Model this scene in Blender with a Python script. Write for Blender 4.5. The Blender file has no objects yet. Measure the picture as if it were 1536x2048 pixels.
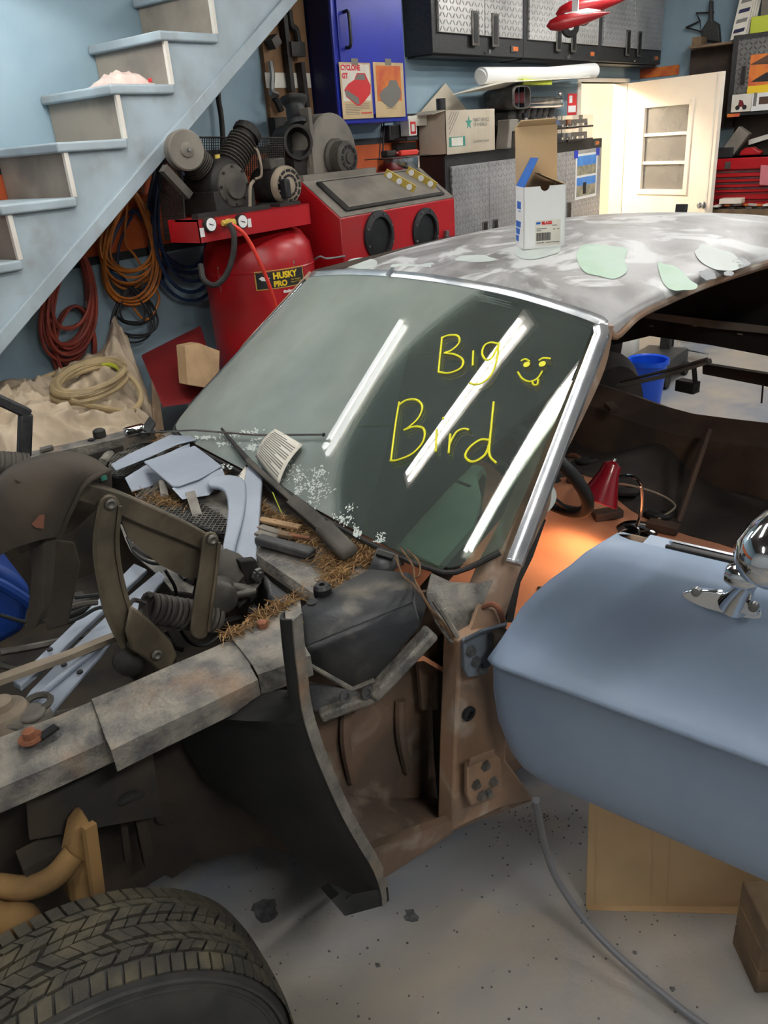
import bpy, bmesh, math, random
import numpy as np
from mathutils import Vector, Matrix, noise
random.seed(7)
R_ = math.radians
scn = bpy.context.scene
COL = scn.collection

# ------------------------------------------------------------------ camera
FPX = 1604.0
EYE = np.array([0.0, 0.0, 1.70])
_dn = np.array([267.0, 3456.0, FPX]); _up = -_dn/np.linalg.norm(_dn)
_x = np.array([1393.0, -852.0, FPX]); _x = _x - _up*np.dot(_x, _up); _x /= np.linalg.norm(_x)
_y = np.cross(_up, _x)
CR = np.stack([_x, _y, _up])                 # world = CR @ (right, down, forward)
cam_d = bpy.data.cameras.new('camera'); cam = bpy.data.objects.new('camera', cam_d); COL.objects.link(cam)
cam_d.lens = FPX/2048*36; cam_d.sensor_width = 36; cam_d.sensor_fit = 'AUTO'; cam_d.clip_start = .02
m = Matrix.Identity(4)
for i in range(3):
    m[i][0] = CR[i, 0]; m[i][1] = -CR[i, 1]; m[i][2] = -CR[i, 2]; m[i][3] = EYE[i]
cam.matrix_world = m
scn.camera = cam

# ------------------------------------------------------------------ world, exposure
w = bpy.data.worlds.new('world'); scn.world = w; w.use_nodes = True
w.node_tree.nodes['Background'].inputs[0].default_value = (.8, .88, 1, 1)
w.node_tree.nodes['Background'].inputs[1].default_value = .25
scn.view_settings.view_transform = 'Standard'; scn.view_settings.look = 'None'
scn.view_settings.exposure = 0.5; scn.view_settings.gamma = 1.0; scn.view_settings.use_curve_mapping = False
scn.cycles.max_bounces = 8; scn.cycles.transparent_max_bounces = 12; scn.cycles.caustics_reflective = False; scn.cycles.caustics_refractive = False

# fluorescent lamps, first three mirrored in the windshield, the rest added unseen: (end a, end b, light strength)
LAMP_Z = 2.75
LAMPS = [((2.20, 2.80, 2.52), (1.53, 3.38, 2.52), 11), ((2.05, 1.93, LAMP_Z), (1.30, 2.58, LAMP_Z), 24),
         ((1.78, 1.30, LAMP_Z), (.78, 1.30, LAMP_Z), 30),
         ((3.6, .9, 3.0), (4.8, .9, 3.0), 52), ((6.2, 1.7, 3.0), (7.4, 1.7, 3.0), 52), ((5.0, 2.2, 3.0), (6.2, 2.2, 3.0), 52),  # unseen lamps added to light the fender side, floor and cabinets
         ((3.0, -1.6, 3.0), (4.2, -1.6, 3.0), 52), ((-.3, -1.4, 3.0), (.9, -1.4, 3.0), 80), ((-.6, .9, 3.0), (-1.8, .9, 3.0), 46), ((6.0, -1.4, 3.0), (7.2, -1.4, 3.0), 52)]

# ------------------------------------------------------------------ helpers: points
def _ray(px, py):
    d = CR @ np.array([px-768.0, py-1024.0, FPX]); return d
def P(px, py, x=None, y=None, z=None):
    """a point of the room seen at a pixel of the photograph, on the plane x, y or z = ..."""
    d = _ray(px, py)
    if x is not None: k = (x-EYE[0])/d[0]
    elif y is not None: k = (y-EYE[1])/d[1]
    else: k = (z-EYE[2])/d[2]
    return Vector(EYE+d*k)
CA = R_(-15)
MCAR = Matrix.Rotation(CA, 4, 'Z')
MCI = MCAR.inverted()
def K(px, py, u=None, t=None, z=None):
    """the same in the car's frame: u to the rear, t to the passenger side"""
    d = MCI.to_3x3() @ Vector(_ray(px, py)); e = Vector(EYE)
    if u is not None: k = u/d.x
    elif t is not None: k = t/d.y
    else: k = (z-e.z)/d.z
    return e+d*k
FR = {'room': Matrix.Identity(4), 'car': MCAR}
def lin(c): return tuple(((v/255)/12.92 if v/255 <= .04045 else ((v/255+.055)/1.055)**2.4) for v in c)
def cr(pts, n=6, closed=False):
    """Catmull-Rom through points"""
    pts = [Vector(p) for p in pts]; N = len(pts); out = []
    rng = range(N) if closed else range(N-1)
    for i in rng:
        p0 = pts[(i-1) % N] if closed or i > 0 else pts[0]*2-pts[1]
        p1 = pts[i]; p2 = pts[(i+1) % N]
        p3 = pts[(i+2) % N] if closed or i+2 < N else pts[-1]*2-pts[-2]
        for j in range(n):
            s = j/n
            out.append(.5*((2*p1)+(p2-p0)*s+(2*p0-5*p1+4*p2-p3)*s*s+(3*p1-p0-3*p2+p3)*s**3))
    if not closed: out.append(pts[-1])
    return out

# ------------------------------------------------------------------ helpers: meshes
class MB:
    def __init__(s): s.v = []; s.f = []
    def add(s, vs, fs):
        o = len(s.v); s.v += [tuple(v) for v in vs]; s.f += [tuple(i+o for i in f) for f in fs]; return s
    def box(s, c, d, rot=None, taper=None):
        c = Vector(c); vs = []
        for k in (-1, 1):
            tx = taper if (taper and k == 1) else 1
            for (i, j) in ((-1, -1), (1, -1), (1, 1), (-1, 1)):
                v = Vector((i*d[0]/2*tx, j*d[1]/2*tx, k*d[2]/2))
                vs.append(c+(rot @ v if rot else v))
        return s.add(vs, [(3, 2, 1, 0), (4, 5, 6, 7), (0, 1, 5, 4), (1, 2, 6, 5), (2, 3, 7, 6), (3, 0, 4, 7)])
    def box2(s, a, b):
        a = Vector(a); b = Vector(b); return s.box((a+b)/2, [abs(q) for q in (b-a)])
    def prism(s, poly, vec):
        poly = [Vector(p) for p in poly]; vec = Vector(vec); n = len(poly)
        vs = poly+[p+vec for p in poly]
        fs = [tuple(range(n-1, -1, -1)), tuple(range(n, 2*n))]+[(i, (i+1) % n, n+(i+1) % n, n+i) for i in range(n)]
        return s.add(vs, fs)
    def bar(s, a, b, w, h, up=(0, 0, 1)):
        a = Vector(a); b = Vector(b); d = (b-a).normalized(); sd = d.cross(Vector(up))
        if sd.length < 1e-4: sd = d.cross(Vector((1, 0, 0)))
        sd.normalize(); uu = sd.cross(d)
        p = [a+sd*(i*w/2)+uu*(j*h/2) for i, j in ((-1, -1), (1, -1), (1, 1), (-1, 1))]
        return s.prism(p, b-a)
    def tube(s, pts, r, n=8, closed=False, caps=True):
        pts = [Vector(p) for p in pts]; N = len(pts)
        rr = r if isinstance(r, (list, tuple)) else [r]*N
        t0 = (pts[1]-pts[0]).normalized(); ref = Vector((0, 0, 1)) if abs(t0.z) < .9 else Vector((1, 0, 0))
        nrm = t0.cross(ref).normalized(); vs = []; pt = t0
        for i in range(N):
            if closed: t = (pts[(i+1) % N]-pts[i-1])
            else: t = pts[min(i+1, N-1)]-pts[max(i-1, 0)]
            if t.length < 1e-9: t = pt
            t.normalize(); q = pt.rotation_difference(t); nrm = q @ nrm; pt = t
            nrm = (nrm-t*nrm.dot(t)).normalized(); b = t.cross(nrm)
            for k in range(n):
                a = 2*math.pi*k/n; vs.append(pts[i]+(nrm*math.cos(a)+b*math.sin(a))*rr[i])
        fs = []
        M = N if closed else N-1
        for i in range(M):
            for k in range(n):
                j = (i+1) % N
                fs.append((i*n+k, i*n+(k+1) % n, j*n+(k+1) % n, j*n+k))
        if caps and not closed: fs += [tuple(range(n-1, -1, -1)), tuple(range((N-1)*n, N*n))]
        return s.add(vs, fs)
    def lathe(s, o, ax, prof, n=24, caps=True):
        """prof: list of (radius, height along axis)"""
        o = Vector(o); ax = Vector(ax).normalized(); ref = Vector((0, 0, 1)) if abs(ax.z) < .9 else Vector((1, 0, 0))
        e1 = ax.cross(ref).normalized(); e2 = ax.cross(e1); vs = []; fs = []
        for r, h in prof:
            for k in range(n):
                a = 2*math.pi*k/n; vs.append(o+ax*h+(e1*math.cos(a)+e2*math.sin(a))*max(r, 1e-5))
        for i in range(len(prof)-1):
            for k in range(n): fs.append((i*n+k, i*n+(k+1) % n, (i+1)*n+(k+1) % n, (i+1)*n+k))
        if caps: fs += [tuple(range(n-1, -1, -1)), tuple(range((len(prof)-1)*n, len(prof)*n))]
        return s.add(vs, fs)
    def grid(s, rows):
        nr = len(rows); nc = len(rows[0]); vs = [p for r in rows for p in r]
        return s.add(vs, [(i*nc+j, i*nc+j+1, (i+1)*nc+j+1, (i+1)*nc+j) for i in range(nr-1) for j in range(nc-1)])
    def slab(s, rows, th):
        """a grid with a thickness vector"""
        th = Vector(th); nr = len(rows); nc = len(rows[0])
        a = [Vector(p) for r in rows for p in r]; b = [p+th for p in a]; N = nr*nc
        fs = []
        for i in range(nr-1):
            for j in range(nc-1):
                q = (i*nc+j, i*nc+j+1, (i+1)*nc+j+1, (i+1)*nc+j)
                fs.append(q); fs.append(tuple(N+k for k in reversed(q)))
        rim = [j for j in range(nc)]+[i*nc+nc-1 for i in range(1, nr)]+[(nr-1)*nc+j for j in range(nc-2, -1, -1)]+[i*nc for i in range(nr-2, 0, -1)]
        for k in range(len(rim)):
            p, q = rim[k], rim[(k+1) % len(rim)]; fs.append((q, p, N+p, N+q))
        return s.add(a+b, fs)
def finish(me, ang=38):
    bm = bmesh.new(); bm.from_mesh(me)
    bmesh.ops.recalc_face_normals(bm, faces=bm.faces)
    c = math.radians(ang)
    for e in bm.edges:
        if len(e.link_faces) == 2: e.smooth = e.calc_face_angle(0) < c
    for f in bm.faces: f.smooth = True
    bm.to_mesh(me); bm.free()
def mesh_of(name, mb, base, material, ang=38):
    me = bpy.data.meshes.new(name); b = Vector(base)
    me.from_pydata([tuple(Vector(v)-b) for v in mb.v], [], mb.f); finish(me, ang)
    me.materials.append(M[material] if isinstance(material, str) else material); return me
def deco(o, bevel=0, seg=2, sub=0, solid=0):
    if solid:
        q = o.modifiers.new('solid', 'SOLIDIFY'); q.thickness = solid; q.offset = 0
    if bevel:
        q = o.modifiers.new('bevel', 'BEVEL'); q.width = bevel; q.segments = seg; q.limit_method = 'ANGLE'; q.angle_limit = R_(35)
    if sub:
        q = o.modifiers.new('sub', 'SUBSURF'); q.levels = sub; q.render_levels = sub
class Thing:
    """an Empty at the thing's base that parents its parts"""
    def __init__(s, name, label, cat, base, frame='room', group=None, kind=None):
        s.base = Vector(base); s.o = bpy.data.objects.new(name, None); COL.objects.link(s.o)
        s.o.empty_display_size = .1
        s.o.matrix_world = FR[frame] @ Matrix.Translation(s.base)
        if label: s.o['label'] = label
        if cat: s.o['category'] = cat
        if group: s.o['group'] = group
        if kind: s.o['kind'] = kind
    def part(s, name, mb, material, parent=None, label=None, kind=None, ang=38, **kw):
        o = bpy.data.objects.new(name, mesh_of(name, mb, s.base, material, ang)); COL.objects.link(o)
        o.parent = parent or s.o
        if label: o['label'] = label
        if kind: o['kind'] = kind
        deco(o, **kw); return o
def single(name, label, cat, mb, material, frame='room', group=None, kind=None, base=None, ang=38, **kw):
    if base is None:
        xs = np.array([tuple(v) for v in mb.v]); base = ((xs[:, 0].min()+xs[:, 0].max())/2, (xs[:, 1].min()+xs[:, 1].max())/2, xs[:, 2].min())
    o = bpy.data.objects.new(name, mesh_of(name, mb, base, material, ang)); COL.objects.link(o)
    o.matrix_world = FR[frame] @ Matrix.Translation(Vector(base))
    if label: o['label'] = label
    if cat: o['category'] = cat
    if group: o['group'] = group
    if kind: o['kind'] = kind
    deco(o, **kw); return o
def text_mb(body, o, ex, ey, size, depth=.0006, align='LEFT', bold=0.0, mb=None):
    """lettering as a mesh; o lower-left corner, ex / ey the directions along and up"""
    cu = bpy.data.curves.new('t', 'FONT'); cu.body = body; cu.size = size; cu.align_x = align; cu.offset = bold; cu.resolution_u = 3
    ob = bpy.data.objects.new('t', cu); COL.objects.link(ob)
    dg = bpy.context.evaluated_depsgraph_get(); me = bpy.data.meshes.new_from_object(ob.evaluated_get(dg))
    o = Vector(o); ex = Vector(ex).normalized(); ey = Vector(ey); ey = (ey-ex*ey.dot(ex)).normalized(); nn = ex.cross(ey)
    mb = mb or MB()
    mb.add([o+ex*v.co.x+ey*v.co.y+nn*depth for v in me.vertices], [tuple(p.vertices) for p in me.polygons])
    bpy.data.objects.remove(ob); bpy.data.curves.remove(cu); bpy.data.meshes.remove(me)
    return mb
def quadp(o, ex, ey, x0, y0, x1, y1, off):
    """a thin printed patch on a face: o corner, ex / ey directions"""
    o = Vector(o); ex = Vector(ex).normalized(); ey = Vector(ey); ey = (ey-ex*ey.dot(ex)).normalized(); n = ex.cross(ey)
    mb = MB(); mb.prism([o+ex*a+ey*b for a, b in ((x0, y0), (x1, y0), (x1, y1), (x0, y1))], n*off); return mb
def nz(p, s=1.0, o=0.0): return noise.noise(Vector(p)*s+Vector((o, o*1.7, -o)))

# ------------------------------------------------------------------ materials
M = {}
def mat(name, col, col2=None, scale=6, lo=.4, hi=.62, rough=.6, metal=0, bump=0, bscale=60, spec=.5, col3=None, scale3=3, lo3=.5, hi3=.7, coat=0, rough2=None, detail=6, alpha=None, trans=0):
    mt = bpy.data.materials.new(name); mt.use_nodes = True; nt = mt.node_tree; N = nt.nodes; L = nt.links
    b = N['Principled BSDF']; b.inputs['Roughness'].default_value = rough; b.inputs['Metallic'].default_value = metal
    b.inputs['Specular IOR Level'].default_value = spec; b.inputs['Coat Weight'].default_value = coat
    if trans: b.inputs['Transmission Weight'].default_value = trans
    b.inputs['Base Color'].default_value = (*lin(col), 1)
    tc = N.new('ShaderNodeTexCoord')
    def ramp(sc, l, h, det=detail):
        n = N.new('ShaderNodeTexNoise'); n.inputs['Scale'].default_value = sc; n.inputs['Detail'].default_value = det
        L.new(tc.outputs['Object'], n.inputs['Vector'])
        r = N.new('ShaderNodeMapRange'); r.inputs[1].default_value = l; r.inputs[2].default_value = h
        L.new(n.outputs['Fac'], r.inputs[0]); return r.outputs[0]
    cur = None
    if col2:
        f = ramp(scale, lo, hi); mx = N.new('ShaderNodeMix'); mx.data_type = 'RGBA'
        mx.inputs[6].default_value = (*lin(col), 1); mx.inputs[7].default_value = (*lin(col2), 1); L.new(f, mx.inputs[0]); cur = mx.outputs[2]
        if rough2 is not None:
            q = N.new('ShaderNodeMapRange'); q.inputs[3].default_value = rough; q.inputs[4].default_value = rough2; L.new(f, q.inputs[0]); L.new(q.outputs[0], b.inputs['Roughness'])
    if col3:
        f = ramp(scale3, lo3, hi3); mx = N.new('ShaderNodeMix'); mx.data_type = 'RGBA'
        if cur: L.new(cur, mx.inputs[6])
        else: mx.inputs[6].default_value = (*lin(col), 1)
        mx.inputs[7].default_value = (*lin(col3), 1); L.new(f, mx.inputs[0]); cur = mx.outputs[2]
    if cur: L.new(cur, b.inputs['Base Color'])
    if bump:
        n = N.new('ShaderNodeTexNoise'); n.inputs['Scale'].default_value = bscale; n.inputs['Detail'].default_value = 4
        L.new(tc.outputs['Object'], n.inputs['Vector'])
        bp = N.new('ShaderNodeBump'); bp.inputs['Strength'].default_value = bump; bp.inputs['Distance'].default_value = .01
        L.new(n.outputs['Fac'], bp.inputs['Height']); L.new(bp.outputs[0], b.inputs['Normal'])
    M[name] = mt; return mt
def emit(name, col, s):
    mt = bpy.data.materials.new(name); mt.use_nodes = True; nt = mt.node_tree; b = nt.nodes['Principled BSDF']
    b.inputs['Base Color'].default_value = (*lin(col), 1); b.inputs['Emission Color'].default_value = (*lin(col), 1); b.inputs['Emission Strength'].default_value = s
    M[name] = mt
def glassy(name, tint, dust_haze, d0, d1, dscale, gloss=1.0, rough=.0, sweep=None):
    """window glass: clear, reflecting by angle, with an uneven film: dust plus painted reflection"""
    mt = bpy.data.materials.new(name); mt.use_nodes = True; nt = mt.node_tree; N = nt.nodes; L = nt.links
    out = N['Material Output']; N.remove(N['Principled BSDF'])
    tr = N.new('ShaderNodeBsdfTransparent'); tr.inputs[0].default_value = (*tint, 1)
    gl = N.new('ShaderNodeBsdfGlossy'); gl.inputs['Roughness'].default_value = rough; gl.inputs[0].default_value = (gloss, gloss, gloss, 1)
    fr = N.new('ShaderNodeFresnel'); fr.inputs[0].default_value = 1.52
    mx = N.new('ShaderNodeMixShader'); L.new(fr.outputs[0], mx.inputs[0]); L.new(tr.outputs[0], mx.inputs[1]); L.new(gl.outputs[0], mx.inputs[2])
    df = N.new('ShaderNodeBsdfDiffuse'); df.inputs[0].default_value = (*lin(dust_haze), 1)
    tc = N.new('ShaderNodeTexCoord'); n = N.new('ShaderNodeTexNoise'); n.inputs['Scale'].default_value = dscale; n.inputs['Detail'].default_value = 7
    L.new(tc.outputs['Object'], n.inputs['Vector'])
    r = N.new('ShaderNodeMapRange'); r.inputs[1].default_value = .3; r.inputs[2].default_value = .75; r.inputs[3].default_value = d0; r.inputs[4].default_value = d1
    L.new(n.outputs['Fac'], r.inputs[0])
    fac = r.outputs[0]
    if sweep:                                   # the wiper has cleared a fan: (centre, radius, dust left inside)
        c, rad, keep = sweep
        vm = N.new('ShaderNodeVectorMath'); vm.operation = 'DISTANCE'; L.new(tc.outputs['Object'], vm.inputs[0]); vm.inputs[1].default_value = c
        q = N.new('ShaderNodeMapRange'); q.inputs[1].default_value = rad-.006; q.inputs[2].default_value = rad+.03; q.inputs[3].default_value = keep; q.inputs[4].default_value = 1
        L.new(vm.outputs['Value'], q.inputs[0]); mu = N.new('ShaderNodeMath'); mu.operation = 'MULTIPLY'; L.new(fac, mu.inputs[0]); L.new(q.outputs[0], mu.inputs[1]); fac = mu.outputs[0]
    m2 = N.new('ShaderNodeMixShader'); L.new(fac, m2.inputs[0]); L.new(mx.outputs[0], m2.inputs[1]); L.new(df.outputs[0], m2.inputs[2])
    L.new(m2.outputs[0], out.inputs[0]); M[name] = mt

mat('wall_blue', (146, 170, 182), (132, 157, 171), scale=2.5, rough=.7, bump=.05, bscale=30)
mat('wall_orange', (196, 92, 38), (176, 78, 34), scale=3, rough=.65)
mat('stripe', (38, 40, 42), rough=.6)
mat('wall_plain', (196, 202, 204), (186, 192, 196), scale=2, rough=.8)
mat('ceiling', (96, 86, 78), (74, 66, 60), scale=3, rough=.9)
mat('concrete', (166, 158, 146), (120, 128, 142), scale=1.6, lo=.35, hi=.68, rough=.5, rough2=.62, bump=.15, bscale=90, col3=(172, 160, 142), scale3=3.2, lo3=.5, hi3=.75)
mat('stain', (72, 72, 74), (100, 100, 100), scale=50, rough=.5)
mat('stair_paint', (166, 181, 189), (148, 160, 166), scale=4, rough=.55, col3=(140, 138, 134), scale3=7, lo3=.58, hi3=.8, bump=.06, bscale=40)
mat('stair_wood', (150, 140, 128), (124, 116, 108), scale=5, rough=.7, bump=.08, bscale=30)
mat('cream', (248, 238, 222), (244, 230, 212), scale=2.5, rough=.6)
mat('white_paint', (226, 222, 212), (214, 206, 196), scale=5, rough=.6)
mat('dark_cab', (58, 58, 58), (46, 46, 47), scale=60, rough=.5, metal=.3, bump=.06, bscale=220)
mat('black', (14, 14, 15), rough=.5)
mat('black_plastic', (26, 26, 28), rough=.45)
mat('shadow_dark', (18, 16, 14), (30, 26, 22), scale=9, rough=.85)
mat('blue_cab', (40, 52, 168), (36, 46, 150), scale=3, rough=.3, spec=.5)
mat('navy', (22, 26, 64), rough=.4)
mat('brown_board', (132, 98, 66), (112, 82, 54), scale=6, rough=.8)
mat('steel', (150, 150, 148), (120, 118, 114), scale=12, rough=.35, metal=.9)
mat('dull_steel', (112, 108, 102), (84, 80, 76), scale=14, rough=.5, metal=.6)
mat('chrome', (226, 228, 230), rough=.08, metal=1)
mat('trim_bright', (232, 236, 240), (200, 206, 214), scale=9, rough=.22, metal=.8)
mat('chrome_dull', (190, 194, 198), (160, 164, 170), scale=14, rough=.2, metal=1)
mat('red_paint', (176, 22, 30), (160, 20, 28), scale=3, rough=.35, col3=(146, 60, 58), scale3=2.2, lo3=.55, hi3=.85)
mat('red_dark', (112, 24, 26), (96, 20, 22), scale=4, rough=.5)
mat('red_bright', (222, 62, 48), rough=.45)
mat('dust_grey', (128, 122, 112), (104, 99, 91), scale=5, rough=.85)
mat('iron', (48, 45, 42), (34, 32, 30), scale=14, rough=.65, metal=.3, bump=.1, bscale=80)
mat('iron_dusty', (80, 75, 68), (52, 48, 45), scale=9, rough=.75)
mat('motor_tan', (148, 134, 116), (122, 110, 94), scale=10, rough=.7)
mat('cardboard', (206, 176, 134), (192, 160, 120), scale=4, rough=.85)
mat('cardboard_pale', (196, 186, 166), (182, 170, 150), scale=4, rough=.85)
mat('white_card', (236, 236, 234), rough=.6)
mat('paper', (226, 222, 210), (214, 208, 194), scale=8, rough=.8)
mat('paper_tan', (206, 182, 140), (192, 164, 122), scale=7, rough=.7)
mat('print_grey', (120, 118, 112), rough=.8)
mat('print_black', (30, 30, 32), rough=.7)
mat('print_blue', (30, 104, 196), rough=.5)
mat('print_red', (206, 40, 44), rough=.5)
mat('print_green', (66, 140, 122), rough=.7)
mat('print_orange', (214, 122, 46), (190, 84, 50), scale=9, rough=.6)
mat('print_yellow', (232, 198, 40), rough=.5)
mat('gold_ink', (196, 168, 78), rough=.5)
mat('photo_sky', (38, 122, 214), (70, 150, 226), scale=6, rough=.4)
mat('photo_sand', (168, 156, 128), (112, 118, 104), scale=14, rough=.4)
mat('tape_blue', (30, 56, 190), rough=.5)
mat('rubber', (30, 29, 28), (44, 42, 40), scale=20, rough=.75)
mat('tyre', (54, 51, 44), (88, 80, 62), scale=16, lo=.42, hi=.7, rough=.8, bump=.2, bscale=120)
mat('sidewall', (44, 44, 44), (62, 60, 56), scale=10, rough=.7)
mat('canvas', (188, 172, 150), (164, 148, 126), scale=5, rough=.9, bump=.12, bscale=120)
mat('hose_red', (152, 62, 44), (120, 46, 36), scale=9, rough=.6)
mat('hose_orange', (186, 112, 38), (150, 88, 34), scale=9, rough=.6)
mat('hose_blue', (38, 66, 104), (30, 48, 76), scale=9, rough=.5)
mat('hose_tan', (170, 150, 112), (146, 128, 96), scale=9, rough=.65)
mat('cable_black', (28, 30, 32), rough=.6)
mat('cable_grey', (112, 112, 116), rough=.55)
mat('wood', (170, 140, 104), (144, 116, 84), scale=7, rough=.75)
mat('wood_old', (120, 98, 74), (96, 80, 62), scale=9, rough=.85, bump=.2, bscale=50)
# car
mat('primer_roof', (172, 172, 172), (128, 126, 124), scale=3.0, lo=.40, hi=.60, rough=.42, col3=(214, 216, 215), scale3=4.2, lo3=.51, hi3=.60, detail=5)
mat('filler_green', (186, 214, 190), (196, 220, 204), scale=9, rough=.55)
mat('filler_pale', (208, 218, 212), (198, 206, 202), scale=9, rough=.5)
mat('grey_spot', (128, 132, 138), rough=.5)
mat('primer_blue', (150, 167, 186), (138, 155, 178), scale=2.2, rough=.42)
mat('trim_grey', (156, 165, 178), (142, 151, 164), scale=5, rough=.45)
mat('brown_primer', (146, 116, 92), (118, 98, 82), scale=7, rough=.6, col3=(172, 160, 146), scale3=9, lo3=.56, hi3=.72)
mat('brown_dirty', (116, 92, 74), (88, 74, 62), scale=6, rough=.75, col3=(142, 130, 116), scale3=11, lo3=.55, hi3=.75, bump=.3, bscale=40)
mat('apron_grey', (132, 126, 115), (82, 80, 78), scale=24, lo=.36, hi=.66, rough=.5, col3=(138, 106, 76), scale3=8, lo3=.55, hi3=.80, bump=.5, bscale=90, detail=9)
mat('apron_black', (48, 49, 52), (92, 90, 86), scale=5, lo=.42, hi=.72, rough=.5, col3=(128, 120, 106), scale3=14, lo3=.58, hi3=.85, bump=.15, bscale=60)
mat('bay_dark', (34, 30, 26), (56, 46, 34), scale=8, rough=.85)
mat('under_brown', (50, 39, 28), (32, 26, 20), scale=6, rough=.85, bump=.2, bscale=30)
mat('undercoat', (14, 14, 14), (22, 21, 20), scale=9, rough=.7)
mat('control_tan', (138, 106, 62), (112, 86, 52), scale=7, rough=.8)
mat('hinge_bronze', (112, 101, 84), (82, 74, 61), scale=11, rough=.5, metal=.35, col3=(120, 108, 88), scale3=20, lo3=.6, hi3=.8)
mat('rust', (134, 82, 56), (104, 66, 48), scale=20, rough=.85)
mat('floor_lamplit', (204, 138, 102), (190, 124, 92), scale=5, rough=.5, col3=(156, 108, 84), scale3=7, lo3=.6, hi3=.8)  # colour holds the warm pool of the desk lamp
mat('int_dark', (44, 36, 32), (62, 50, 42), scale=6, rough=.8)
mat('int_brown', (86, 62, 46), (60, 46, 38), scale=5, rough=.75)
mat('dash_green', (158, 178, 162), (142, 160, 148), scale=4, rough=.7)
mat('grille_wire', (130, 126, 118), (96, 92, 86), scale=20, rough=.5, metal=.5)
mat('needle', (150, 118, 76), (118, 88, 56), scale=40, rough=.9)
mat('needle_dark', (112, 84, 56), (88, 64, 44), scale=40, rough=.9)
mat('cap_fabric', (64, 56, 46), (52, 45, 38), scale=10, rough=.95, bump=.15, bscale=300)
mat('cap_patch', (112, 70, 54), rough=.9)
mat('tub_blue', (24, 62, 138), (20, 52, 118), scale=3, rough=.4)
mat('bucket_blue', (20, 84, 212), rough=.35)
mat('yellow_ink', (232, 226, 30), rough=.6)
mat('flake', (206, 214, 208), rough=.8)
mat('bottle_milk', (214, 214, 206), rough=.4)
mat('lamp_red', (142, 18, 34), rough=.25, coat=.4)
mat('pinkish', (206, 120, 130), rough=.6)
mat('bag', (214, 188, 178), (230, 206, 196), scale=14, rough=.25, bump=.4, bscale=40)
mat('lime', (190, 200, 60), rough=.5)
mat('hinge_blue', (112, 122, 134), (84, 88, 92), scale=9, rough=.5)
emit('tube_light', (244, 250, 255), 1.0)
glassy('windshield', (.76, .86, .81), (172, 180, 174), .40, .74, 2.2, sweep=((-.237, -.649, 1.146), .518, .17))  # film is dust and also paints in the pale wall reflection
glassy('pane', (.86, .86, .84), (206, 202, 196), .28, .4, 4)  # film thickened to paint in greyish reflections
glassy('acrylic', (.92, .94, .95), (220, 220, 220), .04, .08, 4)

def diamond_plate(name, c, sx=1.0):
    mt = mat(name, c, tuple(int(v*.88) for v in c), scale=3, rough=.35, metal=.35); nt = mt.node_tree; N = nt.nodes; L = nt.links
    tc = N.new('ShaderNodeTexCoord'); sp = N.new('ShaderNodeSeparateXYZ'); L.new(tc.outputs['Object'], sp.inputs[0])
    def mth(op, a, b=None):
        q = N.new('ShaderNodeMath'); q.operation = op
        for i, v in enumerate((a, b)):
            if v is None: continue
            if isinstance(v, (int, float)): q.inputs[i].default_value = v
            else: L.new(v, q.inputs[i])
        return q.outputs[0]
    ad = mth('ADD', sp.outputs[0], sp.outputs[1])
    x = mth('MULTIPLY', ad, 26*sx); z = mth('MULTIPLY', sp.outputs[2], 26)
    fx = mth('SUBTRACT', mth('FRACT', x), .5); fz = mth('SUBTRACT', mth('FRACT', z), .5)
    par = mth('MULTIPLY', mth('FRACT', mth('MULTIPLY', mth('ADD', mth('FLOOR', x), mth('FLOOR', z)), .5)), 4)   # 0 or 2
    sg = mth('SUBTRACT', 1.0, par)
    fz2 = mth('MULTIPLY', fz, sg)
    p = mth('ADD', fx, fz2); q = mth('SUBTRACT', fx, fz2)
    h = mth('SUBTRACT', 1.0, mth('ADD', mth('POWER', mth('MULTIPLY', p, 1.5), 2.0), mth('POWER', mth('MULTIPLY', q, 5.0), 2.0)))
    h = mth('MAXIMUM', h, 0.0)
    bp = N.new('ShaderNodeBump'); bp.inputs['Strength'].default_value = 1.0; bp.inputs['Distance'].default_value = .012
    L.new(h, bp.inputs['Height']); L.new(bp.outputs[0], N['Principled BSDF'].inputs['Normal'])
for _n in M['primer_roof'].node_tree.nodes:
    if _n.type == 'TEX_NOISE': _n.inputs['Distortion'].default_value = 1.6
for _m in ('brown_dirty', 'brown_primer', 'concrete'):
    for _n in M[_m].node_tree.nodes:
        if _n.type == 'TEX_NOISE': _n.inputs['Distortion'].default_value = .5
diamond_plate('diamond', (206, 204, 200)); diamond_plate('diamond_low', (176, 176, 176)); diamond_plate('diamond_right', (120, 120, 118))
# ================================================================== the room
YW = 3.5; XR = 8.8; XL = -3.0; YF = -4.2; ZC = 3.3
DX0, DX1, DZ = 7.44, 8.46, 2.04                       # door opening
def struct(name, mb, material, **kw): return single(name, None, None, mb, material, kind='structure', base=(0, 0, 0), **kw)
struct('floor', MB().box2((XL, YF, -.1), (XR+.1, YW+1.7, 0)), 'concrete')
wb = struct('wall_back', MB().box2((XL, YW, 0), (DX0, YW+.12, ZC)).box2((DX0, YW, DZ), (DX1, YW+.12, ZC)).box2((DX1, YW, 0), (XR+.1, YW+.12, ZC)), 'wall_blue')
def wpart(name, mb, material, parent):
    o = bpy.data.objects.new(name, mesh_of(name, mb, (0, 0, 0), material)); COL.objects.link(o); o.parent = parent; return o
wpart('orange_band', MB().box2((XL, YW-.004, 1.30), (DX0-.02, YW, 1.68)), 'wall_orange', wb)
wpart('dark_stripe', MB().box2((XL, YW-.007, 1.68), (DX0-.02, YW, 1.715)), 'stripe', wb)
wpart('dark_stripe', MB().box2((XL, YW-.007, 1.262), (DX0-.02, YW, 1.30)), 'stripe', wb)
struct('wall_right', MB().box2((XR, YF, 0), (XR+.1, YW, ZC)), 'wall_blue')
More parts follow.
